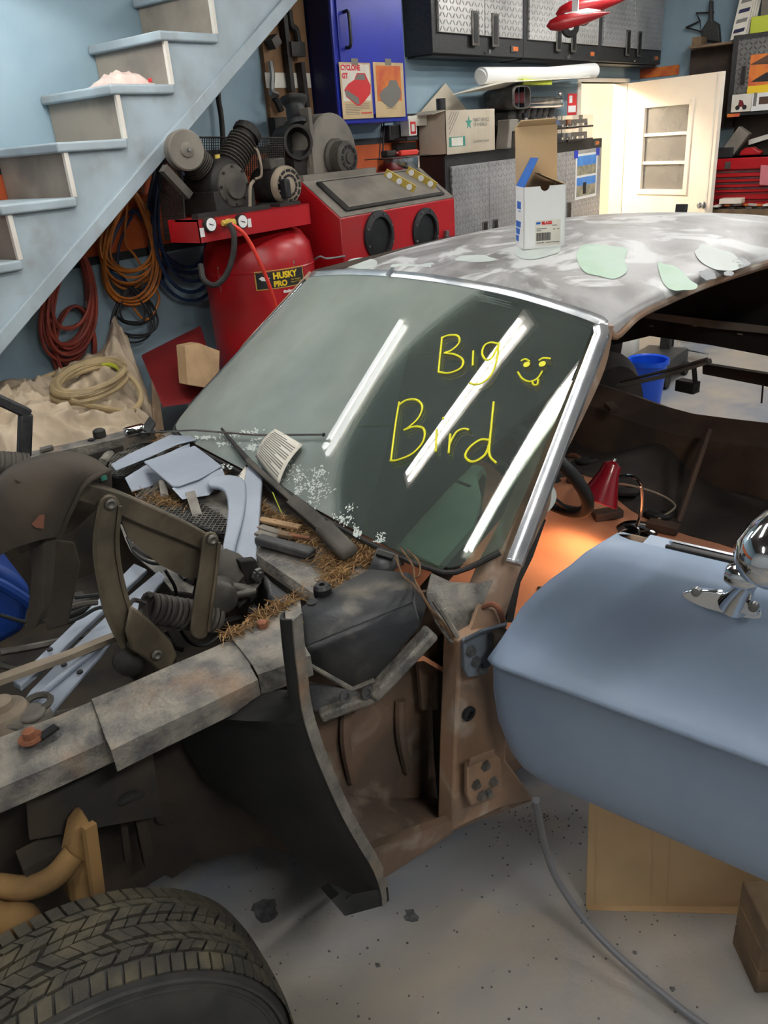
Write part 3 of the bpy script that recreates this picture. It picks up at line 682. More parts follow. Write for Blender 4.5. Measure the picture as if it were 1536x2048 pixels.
# ================================================================== pegboard and tools
pbz = 1.62
single('tool_board', 'brown hardboard tool panel on the wall beside the blue cabinet', 'board', MB().box2((1.005*3.49, 3.47, pbz), (3.86, YW-.001, 2.455)), 'brown_board')
single('wiring_chart', 'white printed chart pinned across the brown tool panel', 'chart', MB().box2((P(530, 145, y=3.465).x, 3.466, P(530, 176, y=3.465).z), (3.855, 3.469, P(540, 145, y=3.465).z)), 'paper')
Tt = lambda name, label, mb, mtl: single(name, label, 'tool', mb, mtl, group='tools hung on the brown panel')
Tt('long_file', 'long narrow black bar hanging in the middle of the brown panel', MB().bar(P(566, 30, y=3.44), P(583, 185, y=3.44), .035, .03), 'iron')
Tt('pry_bar', 'short dark bar hanging beside the blue cabinet on the panel', MB().bar(P(600, 125, y=3.44), P(611, 215, y=3.44), .045, .03), 'iron')
Tt('wrench', 'dark hooked wrench high on the brown panel', MB().tube(cr([P(578, 20, y=3.44), P(582, 50, y=3.44), P(592, 60, y=3.44), P(597, 85, y=3.44)], 4), .018, 8), 'iron')
Tt('hammer_head', 'dark square steel block hung on the panel below the wrench', MB().box(P(592, 99, y=3.43), (.11, .04, .07)), 'iron')
Tt('chain', 'short steel chain hung at the edge of the brown panel', MB().tube(cr([P(541, 122, y=3.44), P(545, 150, y=3.44), P(544, 175, y=3.44), P(549, 195, y=3.44)], 5), .014, 6), 'steel')
Tt('locking_pliers', 'chromed locking pliers hung below the steel chain', MB().tube([P(541, 185, y=3.43), P(555, 190, y=3.43)], .016, 6), 'steel')
Tt('pliers', 'dark pliers hanging below the chain on the brown panel', MB().tube(cr([P(549, 195, y=3.44), P(556, 205, y=3.44), P(563, 222, y=3.44)], 4), .02, 6), 'iron')
Tt('square_block', 'small black block low on the brown panel', MB().box(P(557, 261, y=3.44), (.09, .05, .13)), 'iron')
Tt('bracket', 'rusty angled bracket at the stair side of the panel', MB().bar(P(540, 90, y=3.44), P(552, 78, y=3.44), .06, .05), 'iron_dusty')
Tt('black_lever', 'black lever hanging from the brown panel beside the cabinet foot', MB().bar(P(612, 225, y=3.44), P(616, 250, y=3.44), .05, .03), 'iron')

# ================================================================== blue wall cabinet
byf = 3.29; bx0, bx1, bz0 = 1.178*byf, 1.377*byf, 1.7+.029*byf
BC = Thing('blue_cabinet', 'glossy cobalt blue wall cabinet with a black handle beside the tool panel', 'cabinet', ((bx0+bx1)/2, 3.4, bz0))
BC.part('body', MB().box2((bx0, byf, bz0), (bx1, YW-.001, 2.62)), 'blue_cab', bevel=.006)
BC.part('side_panel', MB().box2((bx0-.003, byf+.012, bz0+.01), (bx0, YW-.001, 2.61)), 'navy')
dj = BC.part('door', MB().box2((bx0+.035, byf-.012, bz0+.045), (bx1-.035, byf, 2.58)), 'blue_cab', bevel=.003)
hz = P(679, 60, y=byf).z
BC.part('handle', MB().tube(cr([(bx0+.09, byf-.012, hz+.085), (bx0+.09, byf-.045, hz+.08), (bx0+.09, byf-.05, hz), (bx0+.09, byf-.045, hz-.08), (bx0+.09, byf-.012, hz-.085)], 4), .009, 8), 'black_plastic', parent=dj)
def clipping(name, label, pa, pb, seedcol, lines=True):
    """magazine page taped on the blue door; pa / pb upper-left and lower-right pixels"""
    y = byf-.0135; a = P(*pa, y=y); b = P(*pb, y=y); x0, x1, z1, z0 = a.x, b.x, a.z, b.z; w_, h_ = x1-x0, z1-z0
    t = Thing(name, label, 'poster', ((x0+x1)/2, y, z0))
    t.part('page', MB().box2((x0, y-.001, z0), (x1, y, z1)), 'paper_tan'); t.part('tape', MB().box2(((x0+x1)/2-.03, y-.002, z1-.015), ((x0+x1)/2+.03, y-.001, z1+.02)), 'dust_grey')
    return t, x0, z0, w_, h_, y-.001
t, x0, z0, w_, h_, y = clipping('magazine_page', 'yellowed magazine page with a red car and CYCLONE GT lettering on the blue door', (677, 124), (747, 236), 0)
t.part('picture', MB().box2((x0+w_*.05, y-.0006, z0+h_*.32), (x0+w_*.95, y, z0+h_*.97)), 'paper')
t.part('lettering', text_mb('CYCLONE', (x0+w_*.04, y-.0008, z0+h_*.865), (1, 0, .0), (.25, 0, 1), h_*.13, bold=.002), 'print_red')
t.part('lettering', text_mb('GT', (x0+w_*.06, y-.0008, z0+h_*.72), (1, 0, 0), (.25, 0, 1), h_*.13, bold=.002), 'print_red')
def car_art(t, x0, z0, w_, h_, y, mtl, c=(.5, .5), s=1):
    q = lambda a, b, o=0: Vector((x0+w_*(c[0]+(a-.5)*s), y-.001-o, z0+h_*c[1]+(b-.5)*s*w_*.8))
    t.part('printed_car', MB().prism([q(.06, .5), q(.2, .64), q(.42, .74), q(.52, .90), q(.80, .90), q(.90, .72), q(.97, .6), q(.94, .40), q(.72, .22), q(.56, .12), q(.44, .12), q(.1, .34)], (0, -.0003, 0)), mtl)
    t.part('printed_car_glass', MB().prism([q(.44, .74, .0004), q(.54, .87, .0004), q(.78, .87, .0004), q(.80, .74, .0004)], (0, -.0003, 0)), 'print_grey')
    t.part('printed_car_grille', MB().prism([q(.07, .46, .0004), q(.1, .36, .0004), q(.46, .15, .0004), q(.54, .16, .0004), q(.52, .30, .0004), q(.14, .50, .0004)], (0, -.0003, 0)), 'print_grey')
car_art(t, x0, z0, w_, h_, y, 'print_red', (.52, .52), .95)
for k in range(7): t.part('text_line', MB().box2((x0+w_*.1, y-.0006, z0+h_*(.08+.03*k)), (x0+w_*(.88 if k > 2 else .55), y, z0+h_*(.09+.03*k))), 'print_grey')
t.part('text_line', MB().box2((x0+w_*.6, y-.0006, z0+h_*.09), (x0+w_*.95, y, z0+h_*.11)), 'print_red')
t, x0, z0, w_, h_, y = clipping('magazine_page', 'yellowed magazine page with a dark car on a brown picture taped to the blue door', (745, 124), (811, 233), 1)
t.part('picture', MB().box2((x0+w_*.08, y-.0006, z0+h_*.3), (x0+w_*.9, y, z0+h_*.94)), 'print_orange')
car_art(t, x0, z0, w_, h_, y, 'print_grey', (.5, .42), .8)
for k in range(2): t.part('text_line', MB().box2((x0+w_*.35, y-.0006, z0+h_*(.2-.04*k)), (x0+w_*.7, y, z0+h_*(.21-.04*k))), 'print_grey')

# ================================================================== wall cabinets, diamond plate
def badge(T, p, parent=None):
    b = T.part('badge', MB().box(p+Vector((0, -.004, 0)), (.1, .008, .04)), 'dull_steel', parent=parent)
    T.part('badge_face', MB().box(p+Vector((.012, -.009, 0)), (.068, .003, .026)), 'print_orange', parent=parent or b)
uy = 3.28; uz0 = 1.7+.145*uy; uz1 = 2.92
ux = [1.47*uy, 1.829*uy, 2.225*uy, 2.665*uy]
lbl = ['wide wall cabinet with pale diamond plate doors beside the blue cabinet', 'diamond plate wall cabinet hanging between two others behind the red model plane', 'diamond plate wall cabinet above the open cream door']
for i in range(3):
    a, b = ux[i], ux[i+1]-.004
    T = Thing('wall_cabinet', lbl[i], 'cabinet', ((a+b)/2, uy+.1, uz0), group='diamond plate wall cabinets')
    T.part('body', MB().box2((a, uy, uz0), (b, YW-.001, uz1)), 'dark_cab', bevel=.004)
    T.part('bottom_lip', MB().box2((a+.03, uy+.03, uz0-.012), (b-.03, YW-.001, uz0)), 'dark_cab')
    mid = (a+b)/2+.02*(1-i); zb = uz0+.115
    for k, (p0, p1) in enumerate(((a+.055, mid-.004), (mid+.004, b-.045))):
        d = T.part('door', MB().box2((p0, uy-.02, zb), (p1, uy, uz1-.05)), 'diamond' if i < 2 else 'diamond_low', bevel=.003)
        hx = (mid-.13 if k == 0 else mid+.13); hz = P(935, 57, y=uy).z
        T.part('handle', MB().box2((hx-.045, uy-.028, hz-.10), (hx+.045, uy-.02, hz+.10)), 'dull_steel', parent=d, bevel=.003)
        T.part('handle_recess', MB().box2((hx-.024, uy-.0295, hz-.085), (hx+.024, uy-.028, hz+.085)), 'black', parent=d)
        if k: T.part('lock', disc(Vector((mid+.04, uy-.02, hz-.13)), (0, -1, 0), .014, .012, 12), 'steel', parent=d)
    badge(T, Vector((b-.14, uy, uz0+.05)))
# lower cabinets
ly = 3.27; lz1 = 1.7-.037*ly; lx = [1.5*ly, 1.845*ly, 2.272*ly]
lbl = ['tall grey diamond plate cabinet standing under the pale carton', 'tall grey diamond plate cabinet with photographs taped on its door']
for i in range(2):
    a, b = lx[i], lx[i+1]-.004
    T = Thing('floor_cabinet', lbl[i], 'cabinet', ((a+b)/2, 3.38, 0), group='diamond plate floor cabinets')
    T.part('body', MB().box2((a, ly, .02), (b, YW-.001, lz1)), 'dark_cab', bevel=.004)
    T.part('side_panel', MB().box2((a-.003, ly+.01, .03), (a, YW-.001, lz1-.01)), 'black_plastic')
    mid = P(973 if i == 0 else 1128, 300, y=ly).x
    for k, (p0, p1) in enumerate(((a+.05, mid-.004), (mid+.004, b-.05))):
        d = T.part('door', MB().box2((p0, ly-.02, .12), (p1, ly, lz1-.075)), 'diamond_low', bevel=.003)
        hx = (mid-.075 if k == 0 else mid+.075); hz = P(958, 470, y=ly).z
        T.part('handle', MB().box2((hx-.035, ly-.028, hz-.15), (hx+.035, ly-.02, hz+.09)), 'dull_steel', parent=d, bevel=.003)
        T.part('handle_recess', MB().box2((hx-.024, ly-.0295, hz-.13), (hx+.024, ly-.028, hz+.08)), 'black', parent=d)
    if i: badge(T, Vector((b-.13, ly, lz1-.035)))
dy = ly-.0205
def snapshot(name, label, pa, pb, cols):
    a = P(*pa, y=dy); b = P(*pb, y=dy)
    t = Thing(name, label, 'photograph', ((a.x+b.x)/2, dy, b.z)); t.part('sheet', MB().box2((a.x, dy-.001, b.z), (b.x, dy, a.z)), 'white_card'); return t, a, b
t, a, b = snapshot('photo_strip', 'two beach photographs on one white sheet taped with blue corners', (1152, 309), (1192, 391), 0)
W_ = b.x-a.x; Hh = a.z-b.z
for (z0, z1, m1) in ((.74, .95, 'photo_sky'), (.53, .74, 'photo_sand'), (.3, .48, 'photo_sky'), (.06, .3, 'photo_sand')):
    t.part('print', MB().box2((a.x+W_*.06, dy-.0016, b.z+Hh*z0), (b.x-W_*.06, dy-.001, b.z+Hh*z1)), m1)
t.part('printed_figure', MB().box2((a.x+W_*.35, dy-.002, b.z+Hh*.1), (a.x+W_*.5, dy-.0016, b.z+Hh*.36)), 'print_black')
for x in (a.x, b.x): t.part('tape', MB().box2((x-.035, dy-.0022, a.z-.03), (x+.035, dy-.001, a.z+.03)), 'tape_blue')
t, a, b = snapshot('note_sheet', 'white paper note stuck on the cabinet door behind the white box', (1094, 324), (1110, 352), 0)
for k in range(3): t.part('text_line', MB().box2((a.x+.01, dy-.0016, b.z+.06+k*.02), (b.x-.02, dy-.001, b.z+.066+k*.02)), 'print_grey')
# ================================================================== things on top of the floor cabinets
zt_ = lz1
def onb(px, y): p = P(px, 290, y=y); return Vector((p.x, y, zt_))
# pale carton with printed star
byc = 3.24; cx0, cx1 = 1.507*byc, 1.70*byc; ch = .082*byc
CB = Thing('carton', 'pale cardboard carton with open flaps and a green star print on the cabinet', 'box', ((cx0+cx1)/2, 3.35, zt_))
CB.part('carton_body', MB().box2((cx0, byc, zt_), (cx1, byc+.006, zt_+ch)).box2((cx0, 3.46, zt_), (cx1, 3.466, zt_+ch)).box2((cx0, byc, zt_), (cx0+.006, 3.466, zt_+ch)).box2((cx1-.006, byc, zt_), (cx1, 3.466, zt_+ch)).box2((cx0, byc, zt_), (cx1, 3.466, zt_+.006)), 'cardboard_pale')
CB.part('flap', MB().prism([(cx0+.02, 3.46, zt_+ch), (cx1, 3.46, zt_+ch), (cx0+.36, 3.47, zt_+ch+.18)], (0, .005, 0)), 'cardboard_pale')
CB.part('flap', MB().prism([(cx0, byc, zt_+ch), (cx0, 3.46, zt_+ch), (cx0-.12, 3.44, zt_+ch-.02), (cx0-.12, byc+.02, zt_+ch-.02)], (0, 0, .005)), 'cardboard_pale')
def cq(x0, z0, x1, z1): return MB().box2((cx0+x0, byc-.0008, zt_+z0), (cx0+x1, byc, zt_+z1))
CB.part('printed_frame', cq(.03, .045, .23, .105), 'print_green'); CB.part('printed_frame_inner', MB().box2((cx0+.06, byc-.0013, zt_+.05), (cx0+.2, byc-.0008, zt_+.1)), 'paper')
st = []
for k in range(10):
    a = math.pi/2+k*math.pi/5; r = .045 if k % 2 == 0 else .018; st.append(Vector((cx0+.28+r*math.cos(a), byc-.0008, zt_+.185+r*math.sin(a))))
CB.part('printed_star', MB().prism(st, (0, -.0004, 0)), 'print_green')
CB.part('lettering', text_mb('PAINT SERVICE', (cx0+.335, byc-.001, zt_+.19), (1, 0, 0), (0, 0, 1), .032), 'print_grey'); CB.part('lettering', text_mb('OF AMERICA', (cx0+.335, byc-.001, zt_+.16), (1, 0, 0), (0, 0, 1), .032), 'print_grey')
CB.part('lettering', text_mb('Conditioner System', (cx0+.33, byc-.001, zt_+.06), (1, 0, 0), (0, 0, 1), .026), 'print_grey')
for k in range(4):
    CB.part('printed_slash', MB().prism([(cx0+.03, byc-.0008, zt_+.12+.03*k), (cx0+.036, byc-.0008, zt_+.12+.03*k), (cx0+.16-.03*k+.006, byc-.0008, zt_+ch-.01), (cx0+.16-.03*k, byc-.0008, zt_+ch-.01)], (0, -.0004, 0)), 'print_grey')
single('cardboard_tube', 'short dark tube standing in the pale carton', 'tube', MB().lathe((cx0+.04, 3.3, zt_+.02), (0, 0, 1), [(.032, 0), (.032, .32)], 16), 'dark_cab')
# small box and frame to the left
ex = onb(826, 3.38); ET = Thing('toy_package', 'small black and red package standing beside the carton', 'package', Vector((bx1+.12, 3.42, zt_)))
ex = Vector((1.403*3.4-.02, 3.42, zt_)); 
EB = Thing('electrical_box', 'dark metal switch box fixed to the wall below the blue cabinet', 'box', Vector((P(800, 262, y=3.45).x, 3.45, P(800, 280, y=3.45).z)))
EB.part('case', MB().box2(tuple(P(780, 281, y=3.44)), tuple(P(818, 248, y=3.44)+Vector((0, .058, 0)))), 'dark_cab', bevel=.004)
EB.part('lid', MB().box2(tuple(P(784, 270, y=3.438)), tuple(P(798, 252, y=3.438)+Vector((0, .004, 0)))), 'iron')
EB.part('plate', MB().box2(tuple(P(804, 270, y=3.438)), tuple(P(814, 252, y=3.438)+Vector((0, .004, 0)))), 'iron')
q0, q1 = P(795, 305, y=3.45), P(833, 283, y=3.45)
single('socket_strip', 'dark socket strip on the wall beneath the switch box', 'socket', MB().box2(q0, q1+Vector((0, .049, 0))), 'iron', bevel=.004)
ET.part('carton', MB().box2(tuple(P(819, 272, y=3.36)), tuple(P(833, 236, y=3.36)+Vector((0, .07, 0)))), 'paper', bevel=.003)
ET.part('print', MB().box2(tuple(P(822, 268, y=3.358)), tuple(P(831, 243, y=3.358)+Vector((0, .002, 0)))), 'print_red'); ET.part('letter', MB().box2(tuple(P(824, 263, y=3.356)), tuple(P(829, 248, y=3.356)+Vector((0, .002, 0)))), 'paper')
single('package_shelf', 'narrow dark bracket shelf holding the small packages beside the carton', 'shelf', MB().box2(tuple(P(815, 281, y=3.34)), tuple(P(836, 273, y=3.34)+Vector((0, .158, 0)))), 'dark_cab')
q = P(820, 232, y=3.4); single('white_carton', 'small white flat carton behind the pale carton', 'box', MB().box2((q.x-.05, 3.38, q.z-.06), (q.x+.16, 3.48, q.z+.0)), 'paper')
single('clamp', 'small black metal clamp lying on the white carton', 'clamp', MB().tube([(q.x-.02, 3.42, q.z+.008), (q.x+.14, 3.43, q.z+.008)], .007, 6).tube([(q.x-.02, 3.42, q.z+.008), (q.x-.03, 3.42, q.z+.06)], .006, 6), 'iron')
# engine with injector scoop
sc = P(1040, 195, y=3.2)
EN = Thing('engine_blower', 'display engine with a triple mouth injector scoop standing on the cabinets', 'engine', (sc.x+.25, 3.38, zt_))
EN.part('case', MB().box2((sc.x+.03, 3.3, zt_+.14), (sc.x+.72, 3.47, zt_+.26)), 'dull_steel', bevel=.02)
EN.part('block', MB().box2((sc.x-.02, 3.33, zt_), (sc.x+.68, 3.48, zt_+.14)), 'iron', bevel=.01)
for k in range(6):
    EN.part('carburettor', MB().lathe((sc.x+.16+k*.1, 3.31, zt_+.20), (0, -.5, 1), [(.03, 0), (.036, .03), (.028, .06), (.034, .09)], 12), 'dull_steel')
EN.part('air_cleaner', MB().box2((sc.x+.05, 3.22, zt_+.28), (sc.x+.72, 3.44, zt_+.335)), 'chrome_dull', bevel=.02, seg=4)
EN.part('rail', MB().tube(cr([(sc.x+.68, 3.24, zt_+.36), (sc.x+.74, 3.24, zt_+.35), (sc.x+.75, 3.24, zt_+.29), (sc.x+.7, 3.24, zt_+.27), (sc.x+.2, 3.24, zt_+.27)], 5), .014, 8), 'chrome')
sco = EN.part('scoop', MB().lathe((0, 0, 0), (0, 0, 1), [(0, 0), (0, 0)], 3), 'chrome_dull') if False else None
hw, hhh = .125, .075
ring = lambda w, h, y: [Vector((sc.x+math.copysign(abs(math.cos(a))**.5, math.cos(a))*w, y, sc.z+math.copysign(abs(math.sin(a))**.5, math.sin(a))*h)) for a in [2*math.pi*k/32 for k in range(32)]]
mbx = MB(); secs = [ring(hw*1.0, hhh*1.0, 3.18), ring(hw*1.06, hhh*1.06, 3.19), ring(hw*1.04, hhh, 3.3), ring(hw*.9, hhh*.8, 3.42)]
secs2 = [ring(hw*.92, hhh*.9, 3.18), ring(hw*.9, hhh*.88, 3.26)]
vs = [p for s in secs for p in s]; fs = [(i*32+k, i*32+(k+1) % 32, (i+1)*32+(k+1) % 32, (i+1)*32+k) for i in range(3) for k in range(32)]
mbx.add(vs, fs+[tuple(range(96, 128))])
mbx.add([p for s in (secs[0], secs2[0], secs2[1]) for p in s], [(i*32+k, i*32+(k+1) % 32, (i+1)*32+(k+1) % 32, (i+1)*32+k) for i in range(2) for k in range(32)])
sco = EN.part('scoop', mbx, 'dull_steel')
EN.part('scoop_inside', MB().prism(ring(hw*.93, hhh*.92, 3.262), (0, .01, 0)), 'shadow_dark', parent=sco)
for k in (-1, 0, 1):
    EN.part('butterfly', MB().lathe((sc.x+k*.08, 3.23, sc.z), (.5, -1, 0), [(.036, 0), (.036, .005)], 20), 'red_dark', parent=sco, label='red butterfly plate in the scoop')
for k in (-.5, .5): EN.part('divider', MB().box2((sc.x+k*.085-.004, 3.185, sc.z-.066), (sc.x+k*.085+.004, 3.262, sc.z+.066)), 'chrome_dull', parent=sco)
# rolled poster on top
ra, rb = P(962, 152, y=3.28), P(1186, 142, y=3.28)
single('rolled_poster', 'long white rolled poster lying on top of the display engine', 'poster', MB().tube([ra, ra.lerp(rb, .3), ra.lerp(rb, .55), ra.lerp(rb, .8), rb], [.055, .048, .042, .052, .06], 20).tube([ra+Vector((-.01, 0, -.004)), ra+Vector((.0, 0, 0))], .045, 16), 'white_card')
single('printed_sheet', 'grey printed sheet lying flat under the rolled poster', 'paper', MB().prism([P(905, 190, y=3.2), P(1010, 165, y=3.15), P(1180, 155, y=3.2), P(1185, 152, y=3.4), P(1000, 160, y=3.45)], (0, 0, .004)), 'paper')
single('small_box', 'cream and lime slim box under the rolled poster', 'box', MB().box2(tuple(P(1047, 169, y=3.2)), tuple(P(1104, 159, y=3.2)+Vector((0, .1, 0)))), 'lime')
# stand and bottle
q = P(1030, 252, y=3.15)
single('grey_stand', 'grey cast stand with an arched opening in front of the engine', 'stand', MB().prism([(q.x-.10, 3.16, zt_), (q.x-.035, 3.16, zt_), (q.x-.02, 3.16, zt_+.11), (q.x+.03, 3.16, zt_+.11), (q.x+.06, 3.16, zt_), (q.x+.13, 3.16, zt_), (q.x+.075, 3.16, zt_+.12), (q.x+.07, 3.16, zt_+.19), (q.x-.06, 3.16, zt_+.19), (q.x-.065, 3.16, zt_+.12)], (0, .1, 0)), 'dust_grey', bevel=.006)
q = P(1055, 262, y=3.17); BT = Thing('steel_bottle', 'brushed steel water bottle standing beside the grey stand', 'bottle', (q.x, 3.19, zt_))
BT.part('flask', MB().lathe((q.x, 3.19, zt_), (0, 0, 1), [(.034, 0), (.036, .01), (.036, .15), (.022, .185), (.02, .2)], 20), 'steel'); BT.part('cap', MB().lathe((q.x, 3.19, zt_+.195), (0, 0, 1), [(.025, 0), (.025, .03), (.02, .034)], 16), 'black_plastic')
# display cases with model trucks, two high and two wide
cols = [('print_blue', 'white_card'), ('print_orange', 'dull_steel'), ('print_blue', 'dull_steel'), ('white_card', 'print_black')]
lab = ['upper clear case with a blue model truck on the cabinet', 'upper clear case with an orange model truck beside the red card', 'lower clear case with a blue and grey model truck', 'lower clear case with a white model truck on the cabinet']
k = 0
for lev in (1, 0):
    for (p0, p1) in ((1066, 1132), (1136, 1186)):
        a = P(p0, 270, y=3.2).x; b = P(p1, 270, y=3.2).x; zz = zt_+lev*.098
        T = Thing('display_case', lab[k], 'display case', ((a+b)/2, 3.26, zz))
        T.part('base', MB().box2((a, 3.2, zz), (b, 3.3, zz+.014)), 'black_plastic'); T.part('cover', MB().box2((a+.004, 3.203, zz+.014), (b-.004, 3.297, zz+.096)), 'acrylic')
        L = b-a; tr = Thing('model_truck', ('%s model truck inside the %s display case' % (['bright blue', 'orange', 'blue and grey', 'white'][k], ['upper blue', 'upper orange', 'lower grey', 'lower white'][k])), 'model truck', ((a+b)/2, 3.25, zz+.015))
        c1, c2 = cols[k]
        tr.part('cab', MB().box2((a+L*.1, 3.235, zz+.026), (a+L*.27, 3.265, zz+.068)), c1, bevel=.004); tr.part('trailer', MB().box2((a+L*.3, 3.232, zz+.034), (a+L*.9, 3.268, zz+.066)), c2 if k != 0 else c1, bevel=.002)
        for f in (.15, .36, .42, .78, .85): tr.part('wheel', disc(Vector((a+L*f, 3.232, zz+.026)), (0, -1, 0), .0105, .008, 12), 'rubber')
        k += 1
q = P(1145, 213, y=3.25); CD = Thing('red_card', 'red and white card with a white car standing behind the display cases', 'card', (q.x, 3.34, zt_+.19))
q = P(1146, 213, y=3.34); CD.part('sheet', MB().box2((q.x-.10, 3.34, zt_+.2), (q.x+.07, 3.343, zt_+.36)), 'print_red'); CD.part('printed_car', MB().box2((q.x-.09, 3.338, zt_+.22), (q.x+.05, 3.34, zt_+.27)), 'white_card'); CD.part('printed_block', MB().box2((q.x-.075, 3.338, zt_+.29), (q.x-.02, 3.34, zt_+.345)), 'white_card')
CD.part('prop', MB().bar((q.x, 3.342, zt_), (q.x, 3.36, zt_+.3), .02, .01), 'cardboard')

# ================================================================== open white parts box on the car roof is with the car; right-hand side of the shop
# red model plane wheels hanging from the ceiling
MPY = 2.55
MP = Thing('model_plane', 'red and white model plane undercarriage hanging in front of the wall cabinets', 'model plane', P(1160, 45, y=MPY))
def pod(px, py, L, H, wx):
    c = P(px, py, y=MPY); ax = Vector((.55, -.6, .10)).normalized(); mb = MB()
    mb.lathe(c-ax*L*.45, ax, [(.003, 0), (H*.6, L*.06), (H*.95, L*.2), (H, L*.36), (H*.75, L*.6), (H*.35, L*.85), (.003, L)], 20)
    o = MP.part('wheel_spat', mb, 'red_paint'); 
    MP.part('white_flash', MB().lathe(c-ax*L*.3+Vector((0, 0, H*.45)), ax, [(.003, 0), (H*.62, L*.15), (H*.62, L*.5), (.003, L*.7)], 16), 'white_card', parent=o)
    wc = c+ax*wx+Vector((0, 0, -H*.75)); wn = ax.cross(Vector((0, 0, 1))).normalized()
    MP.part('wheel', MB().lathe(wc-wn*.02, wn, [(.02, 0), (.05, .004), (.056, .014), (.056, .03), (.05, .038), (.02, .04)], 24), 'rubber', parent=o); MP.part('hub', disc(wc-wn*.023, wn, .018, .046, 12), 'white_card', parent=o)
    MP.part('strut', MB().bar(c+Vector((0, 0, H*.5)), c+Vector((0, 0, .45)), .04, .012), 'white_card', parent=o)
pod(1150, 40, .40, .046, -.03); pod(1176, 14, .46, .056, -.03)
c = P(1160, 30, y=MPY); MP.part('wing', MB().box((c.x, c.y, c.z+.45), (1.5, .28, .05), rot=Matrix.Rotation(R_(42), 3, 'Z')), 'red_paint', bevel=.02, seg=4); MP.part('hanging_wire', MB().bar((c.x, c.y, c.z+.47), (c.x, c.y, ZC), .004, .004), 'steel')
# orange print above the door, against the right wall
single('orange_poster', 'long orange and yellow printed strip on the wall over the door', 'poster', MB().box2(tuple(P(1275, 158, x=8.79)), (8.798, P(1358, 140, x=8.79).y, P(1275, 139, x=8.79).z)), 'print_orange')
# wall cabinet on the right wall
rx = 8.45
def RP(px, py, x=rx): return P(px, py, x=x)
RC = Thing('wall_cabinet', 'dark grey diamond plate cabinet on the right wall covered with pictures', 'cabinet', (8.62, 2.0, RP(1460, 230).z))
ya = RP(1460, 150).y; yb = ya-.75; z0 = RP(1458, 233).z; z1 = RP(1463, 72).z
RC.part('body', MB().box2((rx, yb, z0), (XR-.001, ya, z1)), 'dark_cab', bevel=.004)
dd = RC.part('door', MB().box2((rx-.02, yb+.04, z0+.06), (rx, ya-.05, z1-.04)), 'diamond_right', bevel=.003)
RC.part('door_handle', MB().box2((rx-.028, RP(1493, 150).y, RP(1484, 172).z), (rx-.02, RP(1482, 150).y, RP(1484, 130).z)), 'dull_steel', parent=dd); RC.part('handle_recess', MB().box2((rx-.0295, RP(1492, 150).y, RP(1484, 170).z), (rx-.028, RP(1484, 150).y, RP(1484, 133).z)), 'black', parent=dd)
bq = RP(1466, 231); RC.part('badge', MB().box2((rx-.006, bq.y-.06, bq.z-.012), (rx, bq.y+.05, bq.z+.016)), 'print_orange')
def rpic(name, label, pa, pb, m1, m2=None, dx=.0):
    x = rx-.021; a = RP(*pa, x=x); b = RP(*pb, x=x); t = Thing(name, label, 'picture', (x, (a.y+b.y)/2, b.z))
    t.part('sheet', MB().box2((x-.0012, b.y, b.z), (x, a.y, a.z)), m1); return t, a, b, x-.0012
t, a, b, x = rpic('poster', 'orange sunset poster with a black dragster on the right wall cabinet', (1502, 110), (1560, 182), 'print_orange')
zz = b.z; 
t.part('printed_ground', MB().box2((x-.0006, b.y, b.z), (x, a.y, b.z+(a.z-b.z)*.2)), 'print_yellow'); t.part('printed_mountain', MB().prism([(x-.0006, a.y, b.z+(a.z-b.z)*.75), (x-.0006, b.y, b.z+(a.z-b.z)*.7), (x-.0006, b.y, b.z+(a.z-b.z)*.98), (x-.0006, (a.y+b.y)/2, b.z+(a.z-b.z)*.95)], (.0006, 0, 0)), 'int_brown')
t.part('printed_dragster', MB().prism([(x-.001, a.y-.02, b.z+(a.z-b.z)*.3), (x-.001, b.y, b.z+(a.z-b.z)*.26), (x-.001, b.y, b.z+(a.z-b.z)*.6), (x-.001, (a.y+b.y)/2, b.z+(a.z-b.z)*.5)], (.0004, 0, 0)), 'print_black')
t, a, b, x = rpic('picture_card', 'small cream card with a motorcycle picture below the sunset poster', (1465, 190), (1501, 222), 'paper')
cy_, cz_ = (a.y+b.y)/2, (a.z+b.z)/2
for s in (-1, 1): t.part('printed_wheel', MB().lathe((x-.001, cy_+s*.03, b.z+.035), (-1, 0, 0), [(.02, 0), (.02, .0004)], 14), 'print_black')
t.part('printed_frame', MB().prism([(x-.001, cy_+.03, b.z+.04), (x-.001, cy_-.03, b.z+.04), (x-.001, cy_-.01, b.z+.09), (x-.001, cy_+.02, b.z+.1)], (.0004, 0, 0)), 'red_dark')
t, a, b, x = rpic('picture_card', 'white car picture beside the motorcycle card on the right wall cabinet', (1506, 182), (1560, 218), 'white_card')
t.part('printed_car', MB().box2((x-.001, b.y, b.z+.05), (x, a.y-.06, b.z+.11)), 'int_brown'); t.part('printed_column', MB().box2((x-.001, a.y-.04, b.z+.04), (x, a.y-.012, a.z-.015)), 'print_grey')
